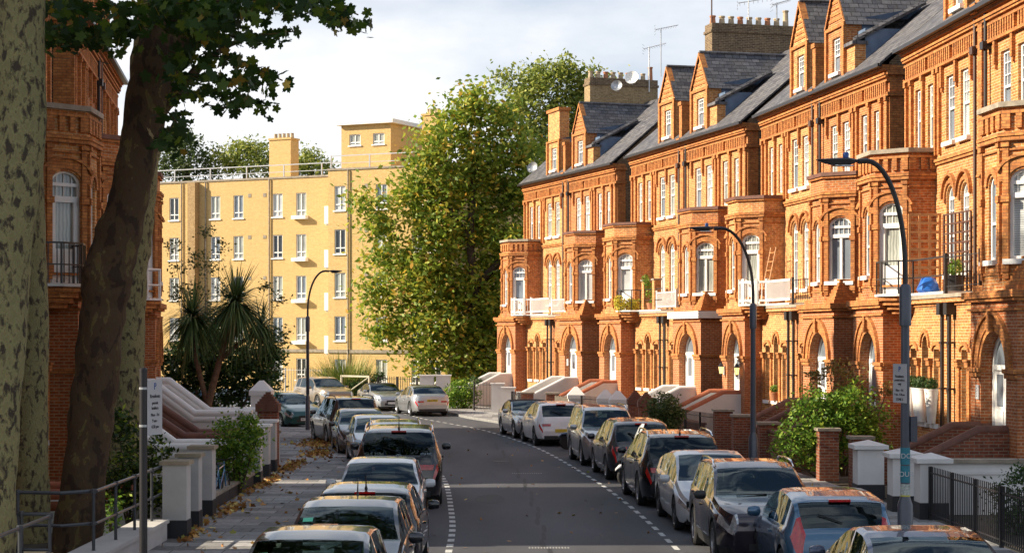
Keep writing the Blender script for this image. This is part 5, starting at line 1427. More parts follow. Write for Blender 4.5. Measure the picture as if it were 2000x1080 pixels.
def lstairs(label, x0, y0, ang_, mat, cope, run=3.6, zt=1.75, low=1.0):
    "steps that climb from the garden gate (x0,y0) towards the house, seen side on"
    r = empty('front_steps', (x0, y0, 0), ang_, label=label, cat='steps', group=GS)
    n = 9; b = MB()
    for i in range(n): b.box(run*i/n, run*(i+1)/n, -0.8, 0.8, 0, 0.14+(zt-0.3)*i/n)
    b.box(run, run+1.2, -0.8, 0.8, 0, zt-0.2); b.build('treads', STONE, r)
    for q in (-0.95, 0.95):
        b, c, e = MB(), MB(), MB()
        prof = [(-1.6, low), (0.2, low), (run, zt+0.55), (run+1.3, zt+0.55)]
        for (a, za), (e_, zb) in zip(prof, prof[1:]):
            A_ = [(a,q-0.13,0),(e_,q-0.13,0),(e_,q-0.13,zb),(a,q-0.13,za)]; B_ = [(a,q+0.13,0),(e_,q+0.13,0),(e_,q+0.13,zb),(a,q+0.13,za)]
            b.poly(A_); b.poly(list(reversed(B_))); b.poly([A_[3],A_[2],B_[2],B_[3]])
        b.poly([(-1.6,q-0.13,0),(-1.6,q-0.13,low),(-1.6,q+0.13,low),(-1.6,q+0.13,0)])
        c.tube([(a,q,z+0.06) for a, z in prof], 0.14, 10); e.tube([(a,q,z-0.12) for a, z in prof], 0.17, 8)
        po = b.build('parapet', mat, r); e.build('moulding', cope, po, smooth=True, sharp=50, uv=False); c.build('coping', cope, po, smooth=True, sharp=50, uv=False)
    return r
lstairs('white steps with moulded coping, highest at the end of the left terrace', -9.5, 57.6, R(176), REND, WHITE, run=1.5, zt=1.75, low=1.35)
lstairs('brick steps with dark red coping between the two white flights', -8.5, 50.0, R(178), BRW, COPED, run=2.0, zt=1.7, low=1.05)
lstairs('white steps with moulded coping beside the nearest grey gate piers', -8.25, 45.0, R(178), REND, WHITE, run=1.5, zt=1.45, low=1.05)
lstairs('cream steps with red coping glimpsed between the plane trunks', -9.2, 36.0, R(178), REND, COPE, run=1.6, zt=1.3, low=0.7)
# ---------------------------------------------------------------- street lamps, signs, street furniture
def lamp(label, x, y, Hp, arm, ang_, mat, base_h=1.4, head=0.62, group='curved street lamps', blue=True, rb=0.11):
    r = empty('street_lamp', (x, y, 0.1), ang_, label=label, cat='street lamp', group=group)
    b = MB(); b.lathe([(rb,0),(rb,base_h-0.12),(rb*0.62,base_h),(0.068,base_h+0.02),(0.060,Hp*0.62)], n=14)
    b.lathe([(0.085,Hp*0.62),(0.085,Hp*0.62+0.55),(0.05,Hp*0.62+0.6)], n=12)
    b.build('post', mat, r, smooth=True, uv=False)
    b = MB(); z0 = Hp*0.62+0.55; rz_ = Hp-z0
    pts = [(0,0,z0)] + [(-arm*0.82*(1-math.cos(t)), 0, z0+0.25+(rz_-0.25)*math.sin(t)) for t in np.linspace(0.0, math.pi/2, 12)] + [(-arm, 0, Hp-0.01)]
    b.tube(pts, 0.038, 8); b.build('arm', PIPE, r, smooth=True, uv=False)
    b = MB(); L_h = head
    sec = [(0,0.035,0.03),(0.1,0.06,0.05),(0.25,0.11,0.085),(0.5,0.12,0.07),(0.8,0.09,0.04),(1.0,0.05,0.02)]
    rings = []
    for t, hw, hh in sec:
        rings.append([(-arm-t*L_h, hw*math.cos(a), Hp+hh*0.5*math.sin(a)-(0.05*math.sin(math.pi*t) if math.sin(a) < 0 else 0)) for a in np.linspace(0, 2*math.pi, 13)[:-1]])
    for A_, B_ in zip(rings, rings[1:]):
        for i in range(12): j = (i+1) % 12; b.poly([A_[i], B_[i], B_[j], A_[j]])
    b.poly(list(reversed(rings[-1]))); b.poly(rings[0])
    hd = b.build('lamp_head', PIPE, r, smooth=True, uv=False)
    b = MB(); b.box(-arm-0.15*L_h, -arm-0.6*L_h, -0.07, 0.07, Hp-0.085, Hp-0.07); b.build('lens', HEADL, hd, uv=False)
    if blue:
        b = MB(); b.lathe([(0.04,0),(0.045,0.06),(0.03,0.085)], (-arm-0.3*L_h,0,Hp+0.03), 10); b.build('sensor', INKB, hd, smooth=True, uv=False)
    return r
x, y, _ = ATK(1768, 136); L1 = lamp('nearest curved street lamp, at the right with signs and stickers on its post', x, y, 6.2, 0.72, R(12), POSTM)
x, y, _ = ATK(1471, 82); lamp('curved street lamp in the middle of the right pavement', x, y, 6.25, 1.0, R(16), POSTM)
x, y, _ = ATK(601, 49.7); lamp('curved street lamp on the left pavement beside the green hatchback', x, y, 6.25, 0.85, R(180), POSTM, blue=False, head=0.5, rb=0.09)
x, y, _ = ATK(756, 31.5); lamp('far curved street lamp in front of the big tree', x, y, 6.2, 1.2, R(5), PIPE, blue=False, head=0.6, rb=0.08)
# plates on the near lamp
def plate(name, parent, w_, h, M, mat, back=GALV, lines=(), txtmat=INKD):
    b = MB(); b.box(-w_/2, w_/2, -0.006, 0.0, -h/2, h/2); o = b.build(name, mat, parent, uv=False); o.matrix_local = M
    for (tx_, sz, zz, m_) in lines: text(tx_, sz, m_, o, Matrix.Translation((0, -0.009, zz)) @ Matrix.Rotation(R(90), 4, 'X'))
    return o
LN = (('P', 0.11, 0.20, INKB), ('Residents', 0.055, 0.10, INKD), ('permit holders', 0.042, 0.045, INKD), ('only', 0.05, -0.01, INKD), ('Mon - Fri', 0.05, -0.10, INKD), ('9 am - 4.30 pm', 0.042, -0.16, INKD), ('ZONE 6', 0.05, -0.23, INKD))
Mrot = Matrix.Rotation(R(-12), 4, 'Z')
plate('parking_sign', L1, 0.34, 0.56, Mrot @ Matrix.Translation((-0.02, -0.12, 3.02)) @ Matrix.Rotation(R(-68), 4, 'Z') @ Matrix.Translation((-0.14,0,0)), SIGNW, lines=LN)
b = MB(); b.box(0.06, 0.16, -0.06, 0.06, 2.18, 2.55); b.build('junction_box', POSTM, L1, uv=False)
STK1, STK2, STK3 = plain('sticker_teal', (0.015,0.16,0.22), 0.5, var=0.2, scale=20), plain('sticker_mixed', (0.35,0.38,0.36), 0.6, var=0.6, scale=30), plain('sticker_yellow', (0.5,0.45,0.05), 0.5, var=0.3, scale=20)
for z0, z1, m_, tx_ in ((1.86, 2.10, STK1, 'DO'), (1.60, 1.84, STK1, 'OUR'), (1.20+0.22, 1.58, STK2, ''), (1.42-0.02, 1.42+0.0, STK3, '')):
    b = MB(); b.lathe([(0.0695,z0),(0.0695,z1)], n=14); so_ = b.build('sticker', m_, L1, uv=False)
    if tx_: text(tx_, 0.10, SIGNW, so_, Matrix.Rotation(R(-12), 4, 'Z') @ Matrix.Translation((0,-0.073,(z0+z1)/2)) @ Matrix.Rotation(R(90), 4, 'X'))
# sign post on the left pavement
x, y, _ = ATK(280, 146); SP = empty('sign_post', (x, y, 0.1), 0, label='black sign post with a white parking sign on the left pavement', cat='sign post')
b = MB(); b.lathe([(0.054,0),(0.054,3.22),(0.058,3.22),(0.058,3.26),(0.03,3.28)], n=14); b.build('post', PIPE, SP, smooth=True, uv=False)
plate('sign_plate', SP, 0.40, 0.74, Matrix.Translation((0.055, -0.02, 2.74)) @ Matrix.Rotation(R(72), 4, 'Z') @ Matrix.Translation((0.20,0,0)) , SIGNW,
      lines=(('P', 0.13, 0.28, INKB), ('Residents', 0.07, 0.15, INKD), ('permit', 0.06, 0.06, INKD), ('holders', 0.06, -0.01, INKD), ('Mon - Fri', 0.06, -0.10, INKD), ('9 am -', 0.06, -0.18, INKD), ('4.30 pm', 0.06, -0.26, INKD)))
b = MB()
for z_ in (2.5, 3.0): b.lathe([(0.058,z_-0.015),(0.058,z_+0.015)], n=12)
b.build('clamp', GALV, SP, uv=False)

# scooters
SEAT = plain('scooter_seat', (0.015,0.015,0.016), 0.6)
def scooter(label, x, y, rz_, col, shield=True, apron=False):
    r = empty('scooter', (x, y, 0.0), rz_, label=label, cat='scooter', group='scooters parked between cars')
    td, rd_ = wheel_mesh(0.235, 0.13, True)
    for wx in (0.66, -0.62):
        t = MB(); t.lathe([(0.15,-0.055),(0.22,-0.055),(0.245,-0.03),(0.245,0.03),(0.22,0.055),(0.15,0.055)], (wx,0,0.245), 18, 0, 'y'); w__ = t.build('wheel', RUBBER, r, smooth=True, uv=False)
        t = MB(); t.lathe([(0.15,-0.03),(0.15,0.03)], (wx,0,0.245), 14, 0, 'y'); t.build('rim', RIMD, w__, uv=False)
    def loft(sections, name, mat):
        b = MB(); rg_ = []
        for (cx, cz, hw, hh) in sections: rg_.append([(cx, hw*math.cos(a), cz+hh*math.sin(a)) for a in np.linspace(0, 2*math.pi, 13)[:-1]])
        for A_, B_ in zip(rg_, rg_[1:]):
            for i in range(12): j = (i+1) % 12; b.poly([A_[i], B_[i], B_[j], A_[j]])
        b.poly(list(reversed(rg_[-1]))); b.poly(rg_[0]); return b.build(name, mat, r, smooth=True, uv=False)
    loft([(-0.95,0.72,0.05,0.05),(-0.8,0.68,0.14,0.12),(-0.5,0.60,0.19,0.20),(-0.15,0.55,0.18,0.20),(0.0,0.40,0.15,0.10)], 'body', col)
    loft([(-0.78,0.86,0.10,0.04),(-0.4,0.84,0.16,0.06),(0.0,0.80,0.13,0.06),(0.08,0.78,0.06,0.03)], 'seat', SEAT)
    b = MB(); b.box(-0.05, 0.42, -0.15, 0.15, 0.26, 0.36); b.build('footboard', SEAT, r, uv=False)
    b = MB(); P_ = [(0.40,0.30,0.17),(0.46,0.55,0.24),(0.42,0.80,0.22),(0.36,0.98,0.14)]
    for (a, c) in zip(P_, P_[1:]):
        for t in (0, 0.05):
            b.poly([(a[0]+t,-a[2],a[1]),(a[0]+t,a[2],a[1]),(c[0]+t,c[2],c[1]),(c[0]+t,-c[2],c[1])])
        b.poly([(a[0],a[2],a[1]),(a[0]+0.05,a[2],a[1]),(c[0]+0.05,c[2],c[1]),(c[0],c[2],c[1])]); b.poly([(a[0],-a[2],a[1]),(a[0]+0.05,-a[2],a[1]),(c[0]+0.05,-c[2],c[1]),(c[0],-c[2],c[1])])
    b.build('leg_shield', col, r, smooth=True, uv=False)
    b = MB(); b.tube([(0.66,0.0,0.25),(0.60,0.07,0.40),(0.40,0.0,0.98)], 0.03, 6); b.tube([(0.66,0.0,0.25),(0.60,-0.07,0.40),(0.40,0.0,0.98)], 0.03, 6); b.build('fork', RAILM, r, smooth=True, uv=False)
    loft([(0.95,0.42,0.04,0.03),(0.85,0.50,0.08,0.05),(0.66,0.52,0.10,0.06),(0.45,0.46,0.08,0.05)], 'mudguard', col)
    b = MB(); b.tube([(0.26,-0.34,1.02),(0.34,-0.16,1.03),(0.36,0,1.02),(0.34,0.16,1.03),(0.26,0.34,1.02)], 0.02, 6)
    b.build('handlebar', SEAT, r, smooth=True, uv=False)
    for s in (1, -1):
        b = MB(); b.tube([(0.32,s*0.22,1.03),(0.30,s*0.36,1.22)], 0.008, 5); b.lathe([(0.02,0),(0.06,0.01),(0.02,0.02)], (0.30,s*0.37,1.24), 10, 0, 'y'); b.build('mirror', SEAT, r, smooth=True, uv=False)
    loft([(0.34,1.04,0.07,0.05),(0.42,1.02,0.10,0.08),(0.49,1.0,0.07,0.06)], 'headlight', HEADL)
    if shield:
        b = MB(); rows_ = [(0.44,1.05,0.16),(0.38,1.25,0.22),(0.28,1.48,0.20),(0.22,1.58,0.12)]
        for a, c in zip(rows_, rows_[1:]): b.poly([(a[0],-a[2],a[1]),(a[0]+0.03,0,a[1]),(c[0]+0.03,0,c[1]),(c[0],-c[2],c[1])]); b.poly([(a[0]+0.03,0,a[1]),(a[0],a[2],a[1]),(c[0],c[2],c[1]),(c[0]+0.03,0,c[1])])
        b.build('windshield', plain('scooter_screen', (0.45,0.47,0.48), 0.1, var=0.1) if 'scooter_screen' not in MT else MT['scooter_screen'], r, smooth=True, uv=False)
    b = MB(); b.tube([(0.05,0.10,0.3),(0.02,0.26,0.02)], 0.015, 5); b.build('stand', RAILM, r, uv=False)
    return r
scooter('dark blue scooter with a tall windshield next to the white hatchback', 2.45, 62.1, R(200), P['navy'])
scooter('white scooter leaning out between two dark cars of the right row', 3.55, 46.85, R(192), P['white'])

# bicycle by the climber
def bicycle(label, x, y, rz_, col):
    r = empty('bicycle', (x, y, 0.12), rz_, label=label, cat='bicycle')
    for wx in (0.52, -0.52):
        b = MB(); b.tube([(wx+0.33*math.cos(a), 0, 0.34+0.33*math.sin(a)) for a in np.linspace(0, 2*math.pi, 25)], 0.018, 6, cap=False); w_ = b.build('wheel', RUBBER, r, smooth=True, uv=False)
        b = MB()
        for k in range(12): a = k*math.pi/6; b.tube([(wx, 0, 0.34), (wx+0.32*math.cos(a), 0, 0.34+0.32*math.sin(a))], 0.002, 3)
        b.build('spokes', GALV, w_, uv=False)
    b = MB()
    for q in ([(-0.52,0,0.34),(-0.12,0,0.30)], [(-0.12,0,0.30),(-0.22,0,0.85)], [(-0.52,0,0.34),(-0.20,0,0.76)], [(-0.20,0,0.76),(0.34,0,0.82)], [(-0.12,0,0.30),(0.36,0,0.72)], [(0.33,0,0.90),(0.38,0,0.68),(0.52,0,0.34)]): b.tube(q, 0.016, 6)
    b.build('frame', col, r, smooth=True, uv=False)
    b = MB(); b.lathe([(0.03,0),(0.09,0.01),(0.06,0.05)], (-0.24,0,0.86), 8); b.build('saddle', SEAT, r, uv=False)
    b = MB(); b.tube([(0.26,-0.28,0.98),(0.34,0,0.93),(0.26,0.28,0.98)], 0.013, 6); b.build('handlebar', SEAT, r, uv=False)
    b = MB(); b.lathe([(0.09,-0.01),(0.09,0.01)], (-0.12,0.04,0.30), 14, 0, 'y'); b.box(-0.14,-0.10,0.05,0.07,0.12,0.30); b.box(-0.14,-0.10,-0.07,-0.05,0.30,0.47); b.build('crank', SEAT, r, uv=False)
    return r
bicycle('blue bicycle leaning on the fence by the left climber', -6.42, 40.6, R(86), paint('bike_blue', (0.05,0.22,0.42), 0.2, 0.35))

# roof aerials and dishes
def aerial(label, px, py_base, py_top, k, big=1.0):
    x, y, _ = ATK(px, k); z0, z1 = 3.8+(656-py_base)/k, 3.8+(656-py_top)/k
    r = empty('tv_aerial', (x, y, z0), R(rn.uniform(-30, 30)), label=label, cat='aerial', group='roof aerials'); h = z1-z0
    b = MB(); b.tube([(0,0,0),(0,0,h)], 0.03, 6); b.build('mast', GALV, r, uv=False)
    b = MB(); b.tube([(-0.3*big,0,h-0.1),(0.9*big,0,h+0.15)], 0.02, 5)
    for i in range(9): t = -0.25+i*0.13; b.tube([(t*big,-0.28*big,h-0.09+t*0.2),(t*big,0.28*big,h-0.09+t*0.2)], 0.009, 4)
    for i in range(4): b.tube([(-0.32*big,-0.25,h-0.35+i*0.15),(-0.32*big,0.25,h-0.35+i*0.15)], 0.009, 4)
    b.build('antenna', GALV, r, uv=False)
aerial('short white aerial mast on the far brown chimney', 1268, 180, 92, 37.2); aerial('tall thin aerial rising behind the far chimney', 1291, 150, 55, 37.6)
aerial('wide aerial above the near chimney, touching the top of the picture', 1462, 40, 2, 45.0, 1.5); aerial('small cross shaped aerial at the right end of the near chimney', 1517, 40, 6, 45.4, 0.7)
b = MB(); x, y, _ = ATK(1390, 44.4); b.tube([(x,y,15.2),(x,y,18.9)], 0.035, 6); tag(b.build('mast', BRPIPE, uv=False), 'bare pole strapped to the left end of the near chimney', 'pole')
def dish(label, px, py, k, rad, faceaz, mat):
    x, y, _ = ATK(px, k); z = 3.8+(656-py)/k
    r = empty('satellite_dish', (x, y, z), faceaz, label=label, cat='satellite dish', group='satellite dishes')
    b = MB(); prof = [(0.001,0.0),(rad*0.5,0.04),(rad*0.8,0.10),(rad,0.16),(rad*1.01,0.15),(rad*0.8,0.08),(rad*0.5,0.02),(0.001,-0.02)]
    b.lathe(prof, (0,0,0), 20, 0, 'y'); b.xf(Matrix.Rotation(R(-18), 4, 'X') @ Matrix.Scale(-1, 4, (0,1,0))); b.build('reflector', mat, r, smooth=True, uv=False)
    b = MB(); b.tube([(0,0,-rad*0.9),(0,-0.45,-0.12)], 0.015, 5); b.box(-0.04,0.04,-0.5,-0.42,-0.15,-0.05); b.tube([(0,0.02,0),(0,0.35,-0.2)], 0.03, 6); b.build('arm', GALV, r, uv=False)
dish('large white satellite dish on the far chimney', 1235, 154, 37.2, 0.36, R(-18), WHITE); dish('smaller dark satellite dish on the far chimney', 1205, 170, 37.1, 0.30, R(-14), GALV)
dish('satellite dish on the far end of the terrace roof', 1042, 329, 34.0, 0.33, R(-30), GALV)

# pots, lanterns, trellis
def leafball(mb, c, r, n, size, rng, squash=1.0):
    for i in range(n):
        d = Vector((rng.gauss(0,1), rng.gauss(0,1), rng.gauss(0,1))).normalized(); rr = r*(0.75+0.25*rng.random())
        p = Vector(c)+Vector((d.x*rr, d.y*rr, d.z*rr*squash)); a = Vector((rng.gauss(0,1), rng.gauss(0,1), rng.gauss(0,1))).normalized()*size; e = a.cross(d).normalized()*size*0.5
        mb.poly([tuple(p-a), tuple(p+e), tuple(p+a), tuple(p-e)])
def leaf_mat(name, ramp, rough=0.55, trans=0.25):
    m, t, b = newmat(name); n = t.nodes.new
    ge = n('ShaderNodeNewGeometry'); rp_ = n('ShaderNodeValToRGB'); cr = rp_.color_ramp
    while len(cr.elements) < len(ramp): cr.elements.new(0.5)
    for e, (pos, c) in zip(cr.elements, ramp): e.position = pos; e.color = rgb(c)
    t.links.new(ge.outputs['Random Per Island'], rp_.inputs[0])
    t.links.new(rp_.outputs[0], b.inputs['Base Color']); b.inputs['Roughness'].default_value = rough; b.inputs['Specular IOR Level'].default_value = 0.35
    tl_ = n('ShaderNodeBsdfTranslucent'); t.links.new(rp_.outputs[0], tl_.inputs['Color'])
    mxs = n('ShaderNodeMixShader'); mxs.inputs[0].default_value = trans
    o = [q for q in t.nodes if q.type == 'OUTPUT_MATERIAL'][0]
    t.links.new(b.outputs[0], mxs.inputs[1]); t.links.new(tl_.outputs[0], mxs.inputs[2]); t.links.new(mxs.outputs[0], o.inputs['Surface'])
    return m
LF_BOX = leaf_mat('box_leaves', [(0,(0.02,0.05,0.012)),(1,(0.07,0.13,0.03))])
LF_GREEN = leaf_mat('green_leaves', [(0,(0.05,0.12,0.015)),(0.6,(0.15,0.28,0.03)),(1,(0.38,0.48,0.06))], trans=0.4)
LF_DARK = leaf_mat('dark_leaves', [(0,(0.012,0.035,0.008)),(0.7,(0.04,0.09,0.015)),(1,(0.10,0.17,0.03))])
LF_YEL = leaf_mat('yellow_leaves', [(0,(0.30,0.34,0.03)),(0.6,(0.6,0.5,0.04)),(1,(0.75,0.6,0.08))], trans=0.3)
LF_RUST = leaf_mat('rust_leaves', [(0,(0.10,0.13,0.03)),(0.5,(0.25,0.2,0.06)),(1,(0.35,0.14,0.06))], trans=0.3)
rg3 = random.Random(5)
def topiary(label, loc, h, r0, r1, pot, group, ball=True, mat=LF_BOX):
    r = empty('potted_plant', loc, label=label, cat='potted plant', group=group)
    b = MB(); b.lathe([(r0,0),(r1,h-0.03),(r1*1.06,h-0.03),(r1*1.06,h),(r1*0.9,h),(r1*0.88,h-0.04)], n=14); b.build('pot', pot, r, smooth=True, uv=False)
    b = MB(); leafball(b, (0,0,h+r1*0.75), r1*1.0, 260 if ball else 180, 0.035, rg3, 1.0 if ball else 0.7); leafball(b, (0,0,h+r1*0.75), r1*0.7, 160, 0.04, rg3); b.build('foliage', mat, r, uv=False)
    return r
GT = 'box balls in white pots on the ground floor sill'
pl, Lp, rzp = PAIRS[3]
def loc_on(pi, s, p, z):
    loc, L, rz = PAIRS[pi]; s *= L/14.0
    return (loc.x+math.cos(rz)*s+math.sin(rz)*p, loc.y+math.sin(rz)*s-math.cos(rz)*p, z)
for i, (s, lab) in enumerate(((3.85,'first box ball in a tall white pot from the porch'), (4.52,'second box ball in a tall white pot, its rim touching the third'), (4.85,'third box ball in a tall white pot, its rim touching the second'), (5.7,'fourth box ball in a tall white pot, next to the drainpipes'))):
    topiary(lab, loc_on(3, s, 1.02, 1.46), 0.92, 0.11, 0.19, WHITE, GT)
topiary('terracotta pot with low green plant on the sill right of the middle lamp', loc_on(2, 4.9, 1.0, 1.46), 0.30, 0.13, 0.19, TERRA, None, ball=False, mat=LF_GREEN)
topiary('terracotta pot with tall green leaves on the trellis balcony', loc_on(3, 6.4, 0.6, 4.98), 0.42, 0.2, 0.26, PIPE, None, ball=True, mat=LF_GREEN)
yb = empty('potted_plant', loc_on(1, 3.4, 1.3, 4.98), label='yellow flowering plant spilling over a balcony edge', cat='potted plant')
b = MB()
for q in range(7): leafball(b, (rg3.uniform(-0.7,0.5), rg3.uniform(-0.3,0.3), rg3.uniform(0.1,0.6)), 0.3, 150, 0.06, rg3)
b.build('foliage', LF_YEL, yb, uv=False); b = MB(); b.lathe([(0.18,0),(0.24,0.3)], n=12); b.build('pot', TERRA, yb, uv=False)
vb = empty('potted_plant', loc_on(1, 5.2, 0.9, 4.98), label='green climber with pink flowers between brick balcony posts', cat='potted plant')
b = MB()
for q in range(8): leafball(b, (rg3.uniform(-0.3,0.3), rg3.uniform(-0.2,0.2), 0.2+q*0.17), 0.18, 90, 0.05, rg3)
b.build('foliage', LF_GREEN, vb, uv=False); b = MB(); b.lathe([(0.16,0),(0.22,0.3)], n=12); b.build('pot', TERRA, vb, uv=False)
pz, Lz, rz1 = PAIRS[1]
for s, lab in ((4.6,'left of the two brick posts on the plant balcony'), (6.0,'right of the two brick posts on the plant balcony')):
    x, y, z = loc_on(1, s, 0.95, 4.97); r = empty('brick_post', (x, y, z), rz1, label=lab, cat='post', group='brick posts on the balcony'); b = MB(); b.box(-0.15,0.15,-0.15,0.15,0,1.3); b.build('shaft', BR, r); b = MB(); b.box(-0.19,0.19,-0.19,0.19,1.3,1.37); b.build('cap', STONE, r)
wp = railing('balcony_fence', 'short white picket panel right of the brick balcony posts', [loc_on(1,6.2,1.0,0)[:2], loc_on(1,8.6,1.0,0)[:2]], 0.8, WHITE, z0=4.95, r=0.02, cat='balcony fence', spikes=False)
railing('balcony_fence', 'second white picket panel at the far end of the terrace', [loc_on(0,7.3,1.0,0)[:2], loc_on(0,9.4,1.0,0)[:2]], 0.8, WHITE, z0=4.95, r=0.02, cat='balcony fence', spikes=False)
railing('balcony_railing', 'black metal balcony railing with table frames behind it', [loc_on(2,7.1,1.0,0)[:2], loc_on(2,9.4,1.0,0)[:2]], 0.85, PIPE, z0=4.95, spacing=0.25, cat='railing', spikes=False)
railing('balcony_railing', 'black metal railing by the dark trellis and tall plant', [loc_on(3,6.9,1.0,0)[:2], loc_on(3,9.6,1.0,0)[:2]], 0.95, PIPE, z0=4.95, spacing=0.5, cat='railing', spikes=False)
def trellis(label, pi, s0, p0, s1, p1, z0, z1, mat):
    a, c = loc_on(pi, s0, p0, 0), loc_on(pi, s1, p1, 0); l = math.hypot(c[0]-a[0], c[1]-a[1])
    r = empty('trellis', (a[0], a[1], z0), math.atan2(c[1]-a[1], c[0]-a[0]), label=label, cat='trellis', group='trellis panels'); h = z1-z0; bw = 0.034 if mat is WOOD else 0.02
    b = MB(); n, m = max(2, round(l/0.27)), max(3, round(h/0.25))
    for i in range(n+1): b.box(l*i/n-bw, l*i/n+bw, -0.02, 0.02, 0, h)
    for i in range(m+1): b.box(-bw, l+bw, -0.035, -0.02, h*i/m-bw, h*i/m+bw)
    b.build('lattice', mat, r)
trellis('orange brown wooden trellis standing on the balcony beside the french window', 3, 3.45, 0.95, 3.45, 0.08, 4.98, 7.2, WOOD)
trellis('dark trellis with a climber near the drainpipe', 3, 4.7, 0.35, 6.5, 0.2, 4.98, 7.1, plain('dark_trellis', (0.09,0.035,0.02), 0.6))
b = MB()
lr = loc_on(2, 3.3, 0.75, 4.98); la = empty('ladder', lr, rz1, label='wooden ladder propped up on the balcony beside the bay', cat='ladder')
for x_ in (-0.25, 0.25): b.tube([(x_,-0.25,0),(x_,0.2,2.1)], 0.025, 6)
for i in range(6): z_ = 0.25+0.33*i; b.tube([(-0.25,-0.25+z_*0.214,z_),(0.25,-0.25+z_*0.214,z_)], 0.018, 5)
b.build('ladder_frame', WOOD, la, uv=False)
GLN = 'black wall lanterns beside a porch arch'
LIT = plain('lantern_glass', (0.6,0.5,0.3), 0.2)
LIT.node_tree.nodes['Principled BSDF'].inputs['Emission Color'].default_value = (1.0,0.6,0.2,1); LIT.node_tree.nodes['Principled BSDF'].inputs['Emission Strength'].default_value = 1.2
for s, lab in ((0.18,'left black wall lantern of the lit pair'), (2.42,'right black wall lantern of the lit pair')):
    x, y, z = loc_on(2, s, 1.72, 2.35); r = empty('wall_lantern', (x, y, z), rz1, label=lab, cat='lantern', group=GLN)
    b = MB(); b.lathe([(0.04,-0.08),(0.05,-0.02),(0.07,0.0)], n=6); b.lathe([(0.12,0.26),(0.06,0.36),(0.015,0.44)], n=6); b.box(-0.015,0.015,-0.02,0.16,0.36,0.39)
    for k in range(6): a = k*math.pi/3; b.tube([(0.07*math.cos(a),0.07*math.sin(a),0),(0.11*math.cos(a),0.11*math.sin(a),0.26)], 0.006, 4)
    b.build('frame', PIPE, r, uv=False); b = MB(); b.lathe([(0.06,0.0),(0.10,0.26)], n=6); b.build('glass', LIT, r, uv=False)

bg = empty('storage_bag', loc_on(3, 3.9, 0.55, 4.98), label='crumpled bright blue bag on the balcony floor by the wooden trellis', cat='bag')
b = MB(); b.lathe([(0.22,0),(0.30,0.1),(0.28,0.28),(0.16,0.42),(0.05,0.46)], n=11)
b.v = [(v[0]*(1+0.2*math.sin(v[2]*17+v[1]*9)), v[1]*(1+0.2*math.cos(v[2]*13+v[0]*11)), v[2]) for v in b.v]
b.build('bag', plain('blue_plastic', (0.02,0.14,0.55), 0.35), bg, smooth=True, uv=False)
for i, (pi, s, lab) in enumerate(((0, 11.2, 'pale entry panel beside the second porch door'), (2, 0.05, 'small white number plaque between the two lanterns'), (3, 11.1, 'pale entry panel beside the door at the right edge'))):
    x, y, z = loc_on(pi, s, 1.56, 2.3); r = empty('entry_panel', (x, y, z), PAIRS[pi][2], label=lab, cat='panel'); q = MB(); q.box(-0.11,0.11,-0.02,0.0,0,0.34); q.build('plate', SIGNW, r, uv=False)
    q = MB()
    for k in range(4): q.lathe([(0.012,0),(0.012,0.006)], (-0.04,-0.026,0.07+0.06*k), 6, 0, 'y')
    q.build('buttons', PIPE, r, uv=False)
# ---------------------------------------------------------------- trees and plants
def bark(name, light, mid, dark, pos=(0.44, 0.52), sc=(2.6, 2.6, 1.1)):
    m, t, b = newmat(name); n = t.nodes.new
    b.inputs['Roughness'].default_value = 0.85; b.inputs['Specular IOR Level'].default_value = 0.2
    tcx = n('ShaderNodeTexCoord'); mp_ = n('ShaderNodeMapping'); mp_.inputs['Scale'].default_value = sc
    nz = n('ShaderNodeTexNoise'); nz.inputs['Scale'].default_value = 2.2; nz.inputs['Detail'].default_value = 6; nz.inputs['Roughness'].default_value = 0.6; nz.inputs['Distortion'].default_value = 0.4
    t.links.new(tcx.outputs['Object'], mp_.inputs[0]); t.links.new(mp_.outputs[0], nz.inputs['Vector'])
    r_ = n('ShaderNodeValToRGB'); cr = r_.color_ramp
    cr.elements[0].position = pos[0]-0.022; cr.elements[0].color = rgb(dark); cr.elements[1].position = pos[0]; cr.elements[1].color = rgb(mid)
    e = cr.elements.new(pos[1]-0.015); e.color = rgb(mid)
    e = cr.elements.new(pos[1]); e.color = rgb(light); e = cr.elements.new(min(0.99, pos[1]+0.12)); e.color = rgb([x*0.82 for x in light])
    t.links.new(nz.outputs['Fac'], r_.inputs[0])
    n2 = n('ShaderNodeTexNoise'); n2.inputs['Scale'].default_value = 12; n2.inputs['Detail'].default_value = 6; t.links.new(mp_.outputs[0], n2.inputs['Vector'])
    mm = n('ShaderNodeMix'); mm.data_type = 'RGBA'; mm.blend_type = 'MULTIPLY'; mm.inputs['Factor'].default_value = 0.5
    t.links.new(r_.outputs[0], mm.inputs[6]); t.links.new(n2.outputs['Color'], mm.inputs[7])
    t.links.new(mm.outputs[2], b.inputs['Base Color'])
    bp = n('ShaderNodeBump'); bp.inputs['Strength'].default_value = 0.8; bp.inputs['Distance'].default_value = 0.02
    t.links.new(n2.outputs['Fac'], bp.inputs['Height']); t.links.new(bp.outputs[0], b.inputs['Normal'])
    return m
BK_PALE = bark('plane_bark', (0.33,0.295,0.14), (0.19,0.165,0.085), (0.075,0.058,0.042), pos=(0.43,0.49), sc=(4.6,4.6,2.6))
BK_DARK = bark('old_plane_bark', (0.17,0.125,0.05), (0.10,0.062,0.034), (0.055,0.033,0.021), pos=(0.46,0.60), sc=(1.6,1.6,0.9))
BK_BROWN = plain('tree_bark', (0.07,0.05,0.035), 0.9, var=0.4, scale=4, bump=0.02)
PALMT = plain('palm_trunk', (0.17,0.10,0.06), 0.9, var=0.4, scale=8, bump=0.02)
nrng = np.random.default_rng(11)
